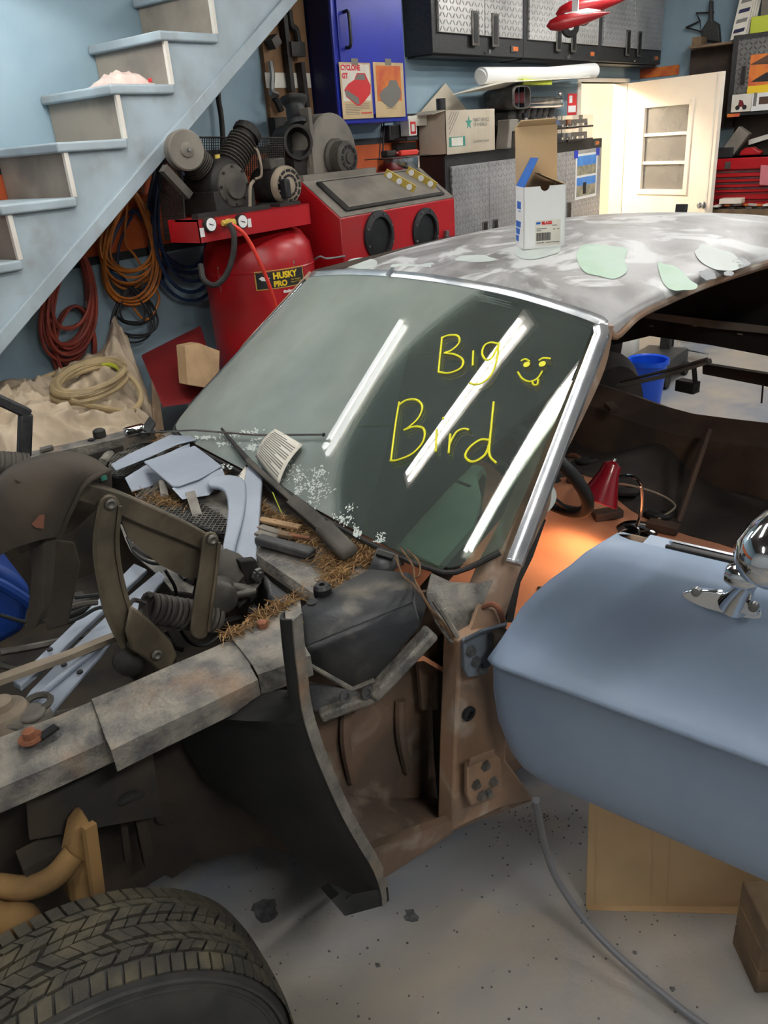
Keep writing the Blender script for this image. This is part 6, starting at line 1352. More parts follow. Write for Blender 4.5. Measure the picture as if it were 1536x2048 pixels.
cp('lower_beam', MB().prism([UU(x, y, 3.05) for x, y in ((1405, 728), (1620, 762), (1880, 803), (1880, 840), (1620, 790), (1405, 748))], (.03, 0, 0)), 'int_dark')
cp('stay_rod', MB().tube([UU(1526, 770, 3.0), UU(1523, 806, 3.0)], .004, 6), 'iron')
# dashboard
cp('dashboard', MB().slab([[V((u, t0+(2.46-t0)*j/8, z)) for j in range(9)] for u, z, t0 in ((.96, .868, 1.16), (1.10, .90, 1.2), (1.22, .904, 1.3), (1.30, .905, 1.40), (1.38, .89, 1.46), (1.41, .86, 1.48), (1.38, .72, 1.48))], (0, 0, -.02)), 'dash_green', ang=60)
cp('dash_strip', MB().bar(V((1.405, 1.5, .865)), V((1.405, 2.44, .865)), .008, .014), 'chrome_dull')
cp('dash_groove', MB().bar(V((1.24, 1.36, .905)), V((1.24, 2.44, .905)), .008, .006), 'iron')
cp('seat_back', MB().slab([[V((u+.03*math.sin(j), 1.2+1.2*j/10, z)) for j in range(11)] for u, z in ((2.62, .55), (2.72, .85), (2.74, .98))], (.08, 0, 0)), 'dash_green') if False else None
cp('rear_view_mirror', MB().box(Wp(.52, .90)+V((.05, 0, -.06)), (.02, .2, .05)), 'black_plastic', bevel=.008)
# steering wheel
swc = K(1062, 935, t=1.40); swn = V((.80, -.05, .55)).normalized(); e1 = swn.cross(V((0, 1, 0))).normalized(); e2 = swn.cross(e1)
sw = cp('steering_wheel', MB().tube([swc+(e1*math.cos(a)+e2*math.sin(a))*.185 for a in [2*math.pi*k/40 for k in range(40)]], .017, 10, closed=True), 'black_plastic')
for a in (.3, 2.84, 4.7): cp('spoke', MB().bar(swc-swn*.03, swc+(e1*math.cos(a)+e2*math.sin(a))*.18, .025, .008, up=swn), 'black_plastic', parent=sw)
cp('steering_hub', MB().lathe(swc-swn*.05, swn, [(.05, 0), (.05, .03), (.03, .045)], 18), 'black_plastic', parent=sw); cp('steering_column', MB().tube([swc-swn*.04, swc-swn*.6], .025, 10), 'int_dark')
# exhaust and loose parts inside the car
single('exhaust_pipe', 'bent rusty exhaust pipe lying inside the car across the floor', 'pipe', MB().tube(cr([K(1060, 950, t=2.15), K(1120, 940, t=2.15), K(1200, 918, t=2.15), K(1300, 900, t=2.12), K(1330, 920, t=2.08)], 5), .04, 14), 'int_brown', frame='car')
single('pipe_clamp', 'rusty clamp ring on the exhaust pipe', 'clamp', MB().tube([K(1150, 934, t=2.15)+V((0, .055*math.cos(a), .055*math.sin(a))) for a in [2*math.pi*k/16 for k in range(16)]], .01, 6, closed=True), 'rust', frame='car')
for k, (px, py, s) in enumerate(((1175, 895, .05), (1220, 870, .04), (1095, 960, .05), (1150, 965, .03), (1250, 960, .06), (1330, 1010, .05), (1395, 1060, .05), (1440, 1085, .04), (1320, 985, .05), (1215, 1000, .05))):
    p = K(px, py, z=.47); q = V((p.x, p.y, fl(min(p.x, 2.7), p.y)+.002 if p.x < 2.72 else .585)); 
    single('loose_part', ['dark dished ring beside the exhaust pipe', 'rusty bracket behind the exhaust pipe', 'dark ring near the steering wheel', 'rusty flat bracket beside the clamp ring', 'dark ring behind the lamp shade', 'rusty bracket beside the lamp cord', 'dark ring under the pale cord loop', 'rusty bracket near the door top', 'dark ring below the seat brace', 'rusty bracket before the lamp shade'][k]+' in the car', 'part', MB().lathe(q, (.2, .1, 1), [(s, 0), (s*1.05, s*.3), (s*.6, s*.5), (s*.55, s*.2)], 10) if k % 2 == 0 else MB().box(q+V((0, 0, s*.3)), (s*2.2, s, s*.6), rot=Matrix.Rotation(k, 3, 'Z')), ['iron', 'int_brown'][k % 2], frame='car', group='loose parts on the car floor', bevel=.004)
# desk lamp on the floor pan
lp = K(1272, 1062, z=.42); lz = fl(lp.x, lp.y)+.008; lp = K(1272, 1062, z=lz)
LM = Thing('desk_lamp', 'small red cone desk lamp with a chromed gooseneck and foot lit inside the car', 'lamp', V((lp.x, lp.y, lz-.008)), frame='car')
LM.part('foot', MB().lathe(V((lp.x, lp.y, lz-.008)), (0, 0, 1), [(.072, 0), (.075, .008), (.068, .018), (.02, .026)], 32), 'chrome')
lt_ = lp.y-.0
LM.part('gooseneck', MB().tube(cr([V((lp.x, lp.y, lz+.01)), K(1283, 1020, t=lt_), K(1283, 975, t=lt_), K(1270, 955, t=lt_), K(1250, 952, t=lt_), K(1228, 958, t=lt_)], 6), .0065, 8), 'chrome')
ca = K(1225, 930, t=lt_); cb = K(1195, 1005, t=lt_); ax = (cb-ca).normalized(); Ls = (cb-ca).length
LM.part('shade', MB().lathe(ca, ax, [(.012, -.012), (.03, 0), (.034, Ls*.25), (.068, Ls), (.0655, Ls), (.032, Ls*.26), (.02, .006)], 32, caps=False), 'lamp_red')
LM.part('shade_knob', MB().lathe(ca-ax*.012, -ax, [(.006, 0), (.006, .01), (.002, .014)], 10), 'chrome')
emit('bulb_glow', (255, 214, 160), 14)
LM.part('bulb', MB().lathe(ca+ax*Ls*.45, ax, [(.012, 0), (.024, .02), (.026, .035), (.015, .055), (.003, .06)], 14), 'bulb_glow')
LM.part('lamp_cord', MB().tube(cr([V((lp.x+.06, lp.y, lz)), K(1330, 1030, z=lz+.02), K(1350, 1010, z=lz+.04), K(1310, 985, z=lz+.1), K(1240, 968, z=lz+.16), K(1200, 980, z=lz+.1)], 6), .004, 6), 'motor_tan')
sd_ = bpy.data.lights.new('desk_lamp_light', 'SPOT'); sd_.energy = 3.6; sd_.color = (1, .62, .32); sd_.spot_size = R_(120); sd_.spot_blend = .6; sd_.shadow_soft_size = .03
so_ = bpy.data.objects.new('desk_lamp_light', sd_); COL.objects.link(so_); wpos = MCAR @ (ca+ax*Ls*.98); so_.location = wpos
so_.rotation_euler = (MCAR.to_3x3() @ ax).to_track_quat('-Z', 'Y').to_euler(); so_.parent = None
# ================================================================== engine bay fittings of the car
def px_strip(center, hw, t, th=.006, dz=0):
    """flat bar traced along a centre line: half widths in photograph pixels, standing in a plane across the car"""
    c = cr([V((x, y, 0)) for x, y in center], 5); h = cr([V((w, 0, 0)) for w in hw], 5); L, R2 = [], []
    for i, p in enumerate(c):
        d = (c[min(i+1, len(c)-1)]-c[max(i-1, 0)]).normalized(); nn = V((-d.y, d.x, 0)); L.append(p+nn*h[i].x); R2.append(p-nn*h[i].x)
    # round the ends
    def cap(a, b, out):
        m_ = (a+b)/2; r = (a-b).length/2; return [m_+(a-m_)*math.cos(k*math.pi/6)+out*r*math.sin(k*math.pi/6) for k in range(1, 6)]
    d0 = (c[0]-c[1]).normalized(); d1 = (c[-1]-c[-2]).normalized()
    poly = L+cap(L[-1], R2[-1], d1)+R2[::-1]+cap(R2[0], L[0], d0)
    return MB().prism([K(p.x, p.y, t=t) for p in poly], (0, th, 0))
hn = cp('hood_hinge', px_strip([(160, 983), (230, 1005), (300, 1035), (370, 1065), (425, 1092)], [20, 22, 22, 20, 16], 1.40, .03), 'hinge_bronze', bevel=.004, label='bronze hood hinge standing up in the engine bay')
cp('hinge_web', MB().prism([K(x, y, t=1.415) for x, y in ((240, 1035), (330, 1070), (425, 1110), (410, 1150), (380, 1160), (320, 1130), (258, 1078))], (0, .008, 0)), 'hinge_bronze', parent=hn)
a1_ = cp('hinge_arm', px_strip([(219, 1012), (211, 1080), (216, 1140), (232, 1210), (250, 1255), (268, 1290)], [22, 23, 24, 24, 24, 20], 1.37, .008), 'hinge_bronze', parent=hn, bevel=.003)
cp('arm_rim', MB().tube(cr([K(x, y, t=1.366) for x, y in ((199, 1012), (189, 1080), (193, 1140), (209, 1215), (228, 1262), (246, 1296))], 5), .0045, 6), 'hinge_bronze', parent=hn)
cp('arm_rim', MB().tube(cr([K(x, y, t=1.366) for x, y in ((240, 1012), (234, 1080), (240, 1140), (256, 1205), (273, 1250), (286, 1284))], 5), .0045, 6), 'hinge_bronze', parent=hn)
cp('hinge_arm', px_strip([(423, 1080), (417, 1140), (408, 1200), (400, 1262)], [16, 17, 18, 18], 1.365, .008), 'hinge_bronze', parent=hn, bevel=.003)
cp('arm_rim', MB().tube(cr([K(x, y, t=1.361) for x, y in ((438, 1085), (433, 1140), (425, 1200), (417, 1262))], 4), .004, 6), 'hinge_bronze', parent=hn)
cp('hinge_bracket', MB().prism([K(x, y, t=1.345) for x, y in ((262, 1212), (278, 1222), (310, 1250), (345, 1288), (356, 1312), (340, 1345), (318, 1345), (290, 1318), (262, 1300), (252, 1262))], (0, .01, 0)), 'hinge_bronze', parent=hn, bevel=.006)
for px, py, t in ((221, 1008, 1.368), (424, 1079, 1.363), (264, 1286, 1.368), (313, 1309, 1.343)):
    cp('hinge_rivet', MB().lathe(K(px, py, t=t), (0, -1, 0), [(.011, 0), (.011, .004), (.007, .006), (.003, .003)], 14), 'dull_steel', parent=hn)
s0, s1 = K(292, 1215, t=1.43), K(432, 1238, t=1.43); ax = (s1-s0); N_ = 13; e2_ = ax.normalized().cross(V((0, 1, 0))).normalized(); e3_ = V((0, 1, 0))
cp('hinge_spring', MB().tube([s0+ax*(k/(N_*14))+(e2_*math.cos(2*math.pi*k/14)+e3_*math.sin(2*math.pi*k/14))*.028 for k in range(N_*14+1)], .0058, 6), 'iron_dusty', parent=hn)
cp('spring_hook', MB().tube(cr([s0+V((0, 0, .01)), K(270, 1200, t=1.42), K(262, 1205, t=1.4), K(256, 1215, t=1.39)], 4), .005, 6), 'iron_dusty', parent=hn)
# passenger hinge
ph = cp('hood_hinge', MB().bar(K(51, 826, t=2.36), K(48, 912, t=2.36), .035, .035).bar(K(-40, 782, t=2.36), K(58, 828, t=2.36), .035, .03), 'dark_cab', bevel=.006, label='dark hood hinge on the far side of the bay')
s0, s1 = K(-30, 926, t=2.34), K(52, 930, t=2.34); ax = (s1-s0); e2_ = ax.normalized().cross(V((0, 1, 0))).normalized()
cp('hinge_spring', MB().tube([s0+ax*(k/(11*14))+(e2_*math.cos(2*math.pi*k/14)+e3_*math.sin(2*math.pi*k/14))*.03 for k in range(11*14+1)], .007, 6), 'iron_dusty', parent=ph)
# passenger rail
cp('apron_rail', MB().slab([[K(-80, 932, z=.90), K(60, 903, z=.90), K(150, 884, z=.90), K(245, 862, z=.90), K(310, 848, z=.90)], [K(-80, 948, z=.90), K(60, 915, z=.90), K(150, 896, z=.90), K(245, 876, z=.90), K(310, 860, z=.90)], [K(-80, 985, z=.86), K(60, 945, z=.86), K(150, 920, z=.86), K(245, 900, z=.86), K(310, 880, z=.86)]], (0, 0, -.006)), 'apron_grey')
p = K(200, 873, z=.902); cp('rubber_bumper', MB().lathe(p, (0, 0, 1), [(.02, 0), (.02, .02), (.012, .026)], 14), 'rubber'); cp('slot_hole', disc(K(183, 880, z=.901), (0, 0, 1), .012, .003), 'black')
cp('rail_clip', MB().prism([K(80, 900, z=.905), K(105, 894, z=.905), K(108, 898, z=.905), K(83, 905, z=.905)], (0, 0, .008)), 'dull_steel')
# antenna
an = cp('antenna', MB().tube([K(283, 866, z=.912), G(400, 873, .03), G(520, 879, .02), G(655, 878, .018)], .0028, 6), 'steel')
cp('antenna_tip', MB().lathe(G(655, 878, .018), (0, 1, 0), [(.001, -.006), (.0055, 0), (.001, .006)], 10), 'iron', parent=an)
cp('antenna_base', MB().bar(K(248, 866, z=.91), K(290, 855, z=.915), .035, .028), 'chrome', parent=an, bevel=.008)
cp('antenna_bracket', MB().prism([K(284, 862, z=.90), K(300, 838, z=.93), K(312, 850, z=.92), K(300, 872, z=.90)], (0, 0, .01)), 'dark_cab', parent=an)
# wiper
wi = cp('wiper', MB().tube([G(452, 866, .02), G(500, 925, .022), G(560, 980, .022), G(622, 1022, .02), G(660, 1050, .02)], [.004, .008, .009, .008, .004], 8), 'rubber', label='dusty black wiper lying on the lower glass')
cp('wiper_arm', MB().bar(G(510, 935, .034), G(615, 1030, .034), .014, .012, up=(-.5, 0, .8)).bar(G(600, 1016, .036), G(675, 1080, .03), .03, .016, up=(-.5, 0, .8)), 'iron_dusty', parent=wi, bevel=.003)
cp('wiper_bridge', MB().bar(G(484, 905, .03), G(540, 965, .03), .014, .01, up=(-.5, 0, .8)), 'iron', parent=wi, bevel=.003)
cp('wiper_head', MB().bar(G(660, 1068, .03), K(700, 1108, z=.89), .045, .03, up=(-.3, 0, .9)), 'iron_dusty', parent=wi, bevel=.012, seg=3)
cp('wiper_rod', MB().tube([G(500, 938, .015), G(560, 1000, .012), G(620, 1050, .012), K(668, 1092, z=.88)], .004, 6), 'iron', parent=wi)
# wiper motor / steering box cluster
wm = cp('wiper_motor', MB().lathe(K(452, 1150, t=1.50), K(500, 1190, t=1.46)-K(452, 1150, t=1.50), [(.02, -.05), (.045, -.04), (.055, -.01), (.055, .03), (.04, .04), (.04, .07), (.02, .075)], 22), 'iron_dusty')
cp('motor_gear_case', MB().lathe(K(440, 1195, t=1.42), V((-.5, -.8, .1)), [(.03, -.06), (.036, -.02), (.038, .0), (.028, .006)], 20), 'dull_steel', parent=wm)
cp('motor_stud', MB().tube([K(460, 1175, t=1.42), K(505, 1185, t=1.42)], .014, 10).tube([K(470, 1190, t=1.41), K(508, 1182, t=1.41)], .010, 10), 'dull_steel', parent=wm)
cp('motor_bracket', MB().prism([K(x, y, t=1.44) for x, y in ((478, 1122), (512, 1118), (524, 1145), (516, 1195), (500, 1210), (492, 1160))], (0, .02, 0)), 'iron', parent=wm, bevel=.004)
for px, py in ((515, 1145), (512, 1150), (505, 1218)): cp('motor_bolt', MB().lathe(K(px, py, t=1.42), (0, -1, 0), [(.012, 0), (.012, .01), (.007, .01), (.007, .018)], 6), 'steel', parent=wm)
cp('brake_booster', MB().lathe(K(410, 1135, t=1.62), V((-.9, 0, .25)), [(.01, .06), (.05, .05), (.062, .02), (.062, -.03), (.04, -.05)], 28), 'iron_dusty')
# wiring and pipes in the bay
rnd = random.Random(21)
wires = [[(360, 1260), (380, 1285), (410, 1290), (440, 1270)], [(330, 1262), (345, 1290), (365, 1300)], [(430, 1255), (460, 1240), (490, 1235), (510, 1240)], [(150, 1195), (190, 1190), (230, 1180)], [(140, 1215), (165, 1208), (195, 1205)], [(0, 1305), (60, 1295), (130, 1280), (180, 1265)], [(0, 1230), (60, 1245), (120, 1235), (175, 1215)], [(85, 1440), (110, 1428), (150, 1420)], [(265, 1090), (295, 1110), (340, 1120), (360, 1135)], [(330, 1140), (350, 1175), (350, 1200)], [(300, 1090), (330, 1085), (345, 1080)], [(0, 1330), (40, 1338), (90, 1330)], [(120, 1250), (160, 1235), (200, 1215), (240, 1225)]]
for i, w_ in enumerate(wires): cp('wire', MB().tube(cr([K(x, y, t=1.55+.04*(i % 3)) for x, y in w_], 5), [.004, .006, .008][i % 3], 6), ['cable_black', 'iron_dusty', 'dull_steel'][i % 3])
cp('wire_loom', MB().tube(cr([K(x, y, z=.84) for x, y in ((255, 1075), (270, 1105), (300, 1125), (345, 1130), (370, 1160))], 6), .0045, 6), 'cable_black')
cp('bay_plate', MB().prism([K(x, y, z=.80) for x, y in ((240, 1050), (330, 1095), (400, 1140), (385, 1190), (345, 1185), (325, 1160), (290, 1130), (262, 1105), (250, 1080))], (0, 0, .005)), 'apron_grey')
cp('relay', MB().box(K(150, 1215, t=1.7), (.06, .05, .05)), 'iron', bevel=.006)
cp('relay', MB().box(K(195, 1265, t=1.7), (.05, .05, .03)), 'iron', bevel=.006)
cp('bump_stop', MB().lathe(K(255, 1320, t=1.4), (0, -1, .5), [(.03, 0), (.032, .02), (.018, .03)], 16), 'iron')
cp('relay_box', MB().box(K(300, 1315, t=1.55), (.10, .06, .08)), 'bay_dark', bevel=.008)
# steering box / idler at the front
cl = cp('master_cylinder', MB().lathe(K(8, 1430, t=1.32), (0, 0, 1), [(.045, -.05), (.045, 0), (.04, .012), (.02, .016), (.02, .03), (.008, .034)], 20), 'motor_tan')
cp('terminal_clamp', MB().box(K(62, 1440, t=1.30), (.06, .05, .028), rot=Matrix.Rotation(.5, 3, 'Z')).lathe(K(65, 1433, t=1.29), (0, 0, 1), [(.024, 0), (.024, .015)], 14), 'dust_grey', bevel=.006)
cp('terminal_top', disc(K(66, 1430, t=1.285), (0, 0, 1), .016, .004), 'gold_ink')
cp('clamp_ring', MB().tube([K(75, 1405, t=1.31)+V((.022*math.cos(a), .022*math.sin(a), 0)) for a in [2*math.pi*k/14 for k in range(14)]], .006, 6, closed=True), 'iron_dusty')
cp('battery_cable', MB().tube(cr([K(0, 1455, t=1.29), K(30, 1450, t=1.28), K(50, 1462, t=1.28), K(20, 1478, t=1.27), K(-30, 1490, t=1.27)], 5), .009, 8), 'dust_grey')

# ================================================================== loose things lying on the car
def C(px, py, h=0): return cowlK(px, py, h)
def plate(name, label, pts, h, th, material='trim_grey', extra=None, sm=0, bev=.003):
    t = Thing(name, label, 'trim part', C(*pts[0][:2]), frame='car', group=None)
    pp = [C(p[0], p[1], h if len(p) < 3 else p[2]) for p in pts]
    if sm: pp = cr(pp, sm, closed=True)
    t.part('face', MB().prism(pp, (0, 0, -th)), material, bevel=bev); return t
t = plate('trim_strip', 'long pale grey painted trim piece lying beside the far cowl vent', [(226, 950), (262, 930), (345, 897), (385, 899), (397, 907), (360, 915), (300, 938), (236, 962)], .045, .006)
t.part('side_wall', MB().prism([C(252, 968, .03), C(262, 976, .0), C(300, 965, .0), (C(350, 945, .0)), C(378, 922, .0), C(384, 908, .035), C(320, 933, .035)], (0, 0, -.004)), 'trim_grey', bevel=.002)
t.part('end_clip', MB().box(C(372, 922, .02), (.02, .03, .02)), 'dull_steel')
t = plate('trim_plate', 'square pale grey painted plate lying over the cowl vent', [(293, 952), (342, 938), (396, 926), (425, 948), (450, 968), (405, 990), (362, 1003), (350, 1002)], .055, .006)
t.part('front_lip', MB().prism([C(352, 1003, .05), C(450, 970, .05), C(455, 975, .03), C(420, 1000, .02), C(370, 1012, .03)], (-.004, 0, 0)), 'trim_grey'); t.part('support_leg', MB().bar(C(385, 1010, .045), C(395, 1030, .0), .025, .008), 'dull_steel'); t.part('support_leg', MB().bar(C(330, 985, .045), C(330, 1000, .0), .02, .008), 'dull_steel')
t = plate('trim_horn', 'curved pale grey horn shaped trim piece standing on the cowl edge', [(421, 990, .05), (450, 986, .055), (478, 988, .055), (497, 1000, .05), (492, 1040, .035), (476, 1080, .02), (458, 1116, .0), (440, 1108, .0), (452, 1068, .02), (459, 1035, .035), (455, 1012, .045), (440, 1003, .048), (424, 1002, .05)], .04, .012, sm=2, bev=.004)
t = plate('trim_bar', 'straight pale grey painted bar leaning over the cowl edge', [(500, 974, .06), (530, 974, .06), (531, 990, .055), (508, 1124, -.01), (462, 1110, -.01), (488, 1010, .045)], .05, .014, bev=.003)
t.part('clip', MB().box(C(487, 1120, -.03), (.03, .04, .03)), 'dull_steel')
# paper under the wiper, lying on the glass
PN = Thing('paper_leaflet', 'printed paper leaflet tucked under the wiper', 'paper', G(575, 920, .01), frame='car')
def gp(f, g):
    c = [V((556, 864, 0)), V((612, 897, 0)), V((565, 978, 0)), V((518, 920, 0))]
    p = c[0].lerp(c[1], f).lerp(c[3].lerp(c[2], f), g); return G(p.x, p.y, .014+.012*math.sin(g*3.0)+.006*math.sin(f*3))
PN.part('sheet', MB().grid([[gp(j/8, i/8) for j in range(9)] for i in range(9)]), 'paper', solid=.0006)
for k in range(15):
    f0 = .08; f1 = .92 if k % 4 else .6; g = .1+.055*k; a = [gp(f0+(f1-f0)*j/5, g) for j in range(6)]; b = [gp(f0+(f1-f0)*j/5, g+.022) for j in range(6)]; up_ = Wn(.5, .3)*.0015
    PN.part('text_line', MB().grid([[p+up_ for p in a], [p+up_ for p in b]]), 'print_grey')
P2 = Thing('paper_leaflet', 'folded paper strip marked FUEL lying below the wiper on the cowl', 'paper', C(490, 985, .01), frame='car')
P2.part('sheet', MB().prism([C(466, 990, .03), C(500, 962, .05), C(522, 975, .05), (C(510, 1000, .03)), C(492, 1005, .03)], (0, 0, -.001)), 'paper')
P2.part('lettering', text_mb('FUEL', C(474, 990, .037), C(500, 968, .052)-C(474, 990, .037), C(478, 976, .05)-C(482, 992, .036), .02), 'print_black')
# wood scraps
for nm, lb, a, b, w_, h_, mt in (('wood_strip', 'pale thin wooden strip lying in the cowl corner among needles', (520, 1045), (602, 1064), .022, .008, 'wood'), ('wood_strip', 'brown twig stub lying below the pale strip', (572, 1076), (620, 1086), .012, .01, 'rust'), ('bark_piece', 'curled grey bark piece beside the trim bar', (520, 1060), (560, 1074), .02, .012, 'dust_grey'), ('bark_piece', 'broken grey bark piece under the wiper arm', (515, 1070), (552, 1082), .022, .01, 'dust_grey'), ('bark_piece', 'small brown bark chip among the needles', (555, 1072), (590, 1080), .02, .01, 'wood_old')):
    single(nm, lb, 'wood', MB().bar(C(*a, .012), C(*b, .012), w_, h_), mt, frame='car', bevel=.002)
single('yellow_tie', 'thin yellow plastic tie standing beside the wiper arm', 'tie', MB().tube([C(565, 1035, .01), G(566, 1005, .045)], .0015, 6), 'lime', frame='car')
single('paint_blot', 'fresh yellow paint blot on the apron rail', 'blot', MB().lathe(K(592, 1246, z=.896), (0, 0, 1), [(.014, 0), (.011, .003), (.004, .004)], 9).lathe(K(586, 1248, z=.896), (0, 0, 1), [(.008, 0), (.006, .003)], 7), 'yellow_ink', frame='car')
# pine needles gathered on the cowl
nm = MB(); rnd = random.Random(8)
def needles(region, n, zfun, spread=1.0, L=(.02, .05)):
    for k in range(n):
        i = rnd.randrange(len(region)-1); f = rnd.random(); a, b = region[i], region[i+1]
        px = a[0]+(b[0]-a[0])*f+rnd.gauss(0, a[2]*.5); py = a[1]+(b[1]-a[1])*f+rnd.gauss(0, a[2]*.28); p = zfun(px, py); ang_ = rnd.uniform(0, math.pi); l = rnd.uniform(*L)
        d = V((math.cos(ang_), math.sin(ang_), rnd.uniform(-.12, .2)))*l*.5; h = rnd.uniform(0, .010); q = p+V((0, 0, .003+h)); bend = V((0, 0, rnd.uniform(-.003, .004)))
        nm.tube([q-d, q+bend, q+d], .0009, 3)
needles([(640, 1120, 34), (680, 1135, 34), (720, 1120, 30), (700, 1100, 30), (750, 1135, 22)], 620, lambda x, y: C(x, y), 1)
needles([(380, 915, 12), (430, 950, 12), (480, 985, 14), (540, 1030, 18), (600, 1070, 24), (650, 1105, 26)], 520, lambda x, y: C(x, y))
needles([(300, 870, 14), (330, 890, 14), (350, 905, 10)], 120, lambda x, y: C(x, y))
needles([(660, 1160, 18), (690, 1150, 22), (650, 1180, 12)], 200, lambda x, y: K(x, y, z=.875))
needles([(440, 1285, 10), (480, 1265, 16), (520, 1240, 16), (560, 1215, 14), (600, 1195, 14)], 170, lambda x, y: K(x, y, z=.897))
needles([(320, 985, 26), (350, 1010, 26), (290, 990, 20)], 140, lambda x, y: C(x, y, .006))
needles([(545, 1040, 22), (600, 1060, 22)], 150, lambda x, y: C(x, y))
single('pine_needles', 'dry brown pine needles gathered along the cowl and glass edge', 'needles', nm, 'needle', frame='car', kind='stuff')
# brown wires trailing over the corner
nm2 = MB()
for pts in ([(800, 1095), (825, 1130), (830, 1160), (850, 1200), (875, 1240), (910, 1275)], [(790, 1110), (805, 1150), (822, 1165), (840, 1185)], [(815, 1100), (838, 1125), (838, 1150), (826, 1155)], [(835, 1170), (860, 1215), (890, 1250), (912, 1290)]):
    nm2.tube(cr([K(x, y, z=.915) if y < 1180 else K(x, y, t=1.0) for x, y in pts], 5), .0022, 5)
single('thin_wires', 'thin brown wires trailing over the cowl corner', 'wires', nm2, 'needle_dark', frame='car')
# debris grit on the cowl
# ---- grey support bars and strip lying across the bay
def zbar(name, label, pts, z, th, material, **kw): return single(name, label, 'bar', MB().prism([K(p[0], p[1], z=(p[2] if len(p) > 2 else z)) for p in pts], (0, 0, -th)), material, frame='car', **kw)
zbar('grey_rail', 'narrow light grey rail lying diagonally across the engine bay', [(268, 1126), (294, 1138), (200, 1225), (95, 1325), (40, 1372), (24, 1362), (110, 1282), (198, 1196)], .80, .014, 'trim_grey', bevel=.003)
gp_ = Thing('sheet_metal_cover', 'wide light grey pressed sheet metal cover lying across the engine bay', 'cover', K(200, 1280, z=.80), frame='car')
gp_.part('face', MB().prism([K(x, y, z=.805) for x, y in ((318, 1140), (334, 1152), (280, 1215), (230, 1275), (100, 1425), (40, 1410), (60, 1380), (150, 1290), (240, 1205))], (0, 0, -.010)), 'trim_grey', bevel=.003)
gp_.part('rib', MB().bar(K(60, 1405, z=.812), K(235, 1262, z=.812), .012, .010), 'trim_grey', bevel=.003)
for px, py in ((128, 1330), (100, 1300), (160, 1345)): gp_.part('bolt_hole', disc(K(px, py, z=.806), (0, 0, 1), .006, .003, 10), 'black')
single('brass_strip', 'thin curved bright metal strip lying over the grey panel', 'strip', MB().slab([cr([K(x, y, z=.835) for x, y in ((-40, 1362), (0, 1347), (60, 1325), (130, 1302), (190, 1278), (232, 1262))], 4), cr([K(x, y, z=.835) for x, y in ((-40, 1375), (0, 1360), (62, 1338), (133, 1313), (194, 1288), (236, 1272))], 4)], (0, 0, -.012)), 'motor_tan', frame='car')
# blue tub
tbm = [(-120, 1095), (-20, 1118), (40, 1155), (66, 1180), (60, 1215), (52, 1265), (0, 1292), (-120, 1300)]
TB = Thing('blue_tub', 'deep blue plastic tub standing in the engine bay', 'tub', K(10, 1280, t=1.72), frame='car')
TB.part('tub_body', MB().prism([K(x, y, t=1.66) for x, y in tbm], (0, .28, 0)), 'tub_blue', bevel=.02, seg=4)
TB.part('tub_rim', MB().tube(cr([K(-120, 1140, t=1.655), K(-20, 1160, t=1.655), K(40, 1192, t=1.655), K(62, 1210, t=1.655)], 5), .012, 8), 'tub_blue')
# cap hung on the hinge
crow = [[(-30, 985, 1.56), (10, 945, 1.54), (60, 917, 1.52), (130, 903, 1.50), (185, 915, 1.48), (222, 940, 1.46)],
        [(-40, 1010, 1.44), (0, 965, 1.40), (50, 940, 1.37), (110, 925, 1.36), (165, 932, 1.36), (205, 945, 1.38)],
        [(-45, 1050, 1.40), (-5, 1010, 1.35), (40, 985, 1.32), (95, 965, 1.31), (140, 965, 1.32), (168, 970, 1.34)],
        [(-40, 1090, 1.38), (0, 1060, 1.33), (40, 1040, 1.30), (85, 1025, 1.29), (118, 1025, 1.31), (140, 1022, 1.33)],
        [(-20, 1120, 1.38), (10, 1105, 1.34), (45, 1090, 1.31), (80, 1080, 1.30), (102, 1075, 1.32), (118, 1072, 1.34)]]
rows = [cr([K(x, y, t=t) for x, y, t in r], 5) for r in crow]; ncl = len(rows[0])
colz = [cr([rows[i][j] for i in range(5)], 5) for j in range(ncl)]
CP_ = Thing('cap', 'dark brown cloth cap hanging on the hood hinge', 'cap', K(80, 1100, t=1.35), frame='car')
cr_ = CP_.part('crown', MB().slab([[colz[j][i]+V((0, .006*nz(colz[j][i], 20, 4), 0)) for j in range(ncl)] for i in range(len(colz[0]))], (.0, .006, .0)), 'cap_fabric', ang=70)
CP_.part('crown_back', MB().prism([K(x, y, t=1.53) for x, y in ((-30, 1000), (60, 920), (130, 906), (190, 918), (225, 945), (226, 985), (205, 1010), (150, 1060), (118, 1075), (40, 1110))], (0, .01, 0)), 'cap_fabric', bevel=.004)
CP_.part('sweatband', MB().tube(cr([K(222, 940, t=1.455), K(205, 946, t=1.375), K(168, 971, t=1.335), K(140, 1023, t=1.325), K(118, 1073, t=1.335)], 5), .0045, 6), 'cap_fabric', parent=cr_)
CP_.part('visor', MB().slab([cr([K(x, y, t=t) for x, y, t in r], 5) for r in ([(60, 1086, 1.36), (85, 1082, 1.33), (112, 1074, 1.34)], [(66, 1150, 1.36), (86, 1150, 1.33), (108, 1150, 1.34)], [(60, 1215, 1.37), (85, 1215, 1.335), (100, 1212, 1.34)], [(52, 1262, 1.38), (70, 1256, 1.36), (92, 1235, 1.35)])], (0, .008, 0)), 'cap_fabric', ang=70)
CP_.part('ear_flap', MB().prism([K(x, y, t=1.42) for x, y in ((105, 1080), (150, 1085), (162, 1130), (150, 1190), (138, 1250), (95, 1262), (90, 1235), (100, 1160))], (0, .01, 0)), 'cap_fabric', bevel=.004)
CP_.part('emblem_patch', MB().prism([K(x, y, t=1.292) for x, y in ((63, 1048), (78, 1028), (88, 1028), (86, 1056), (70, 1054))], (0, -.004, 0)), 'cap_patch', parent=cr_)
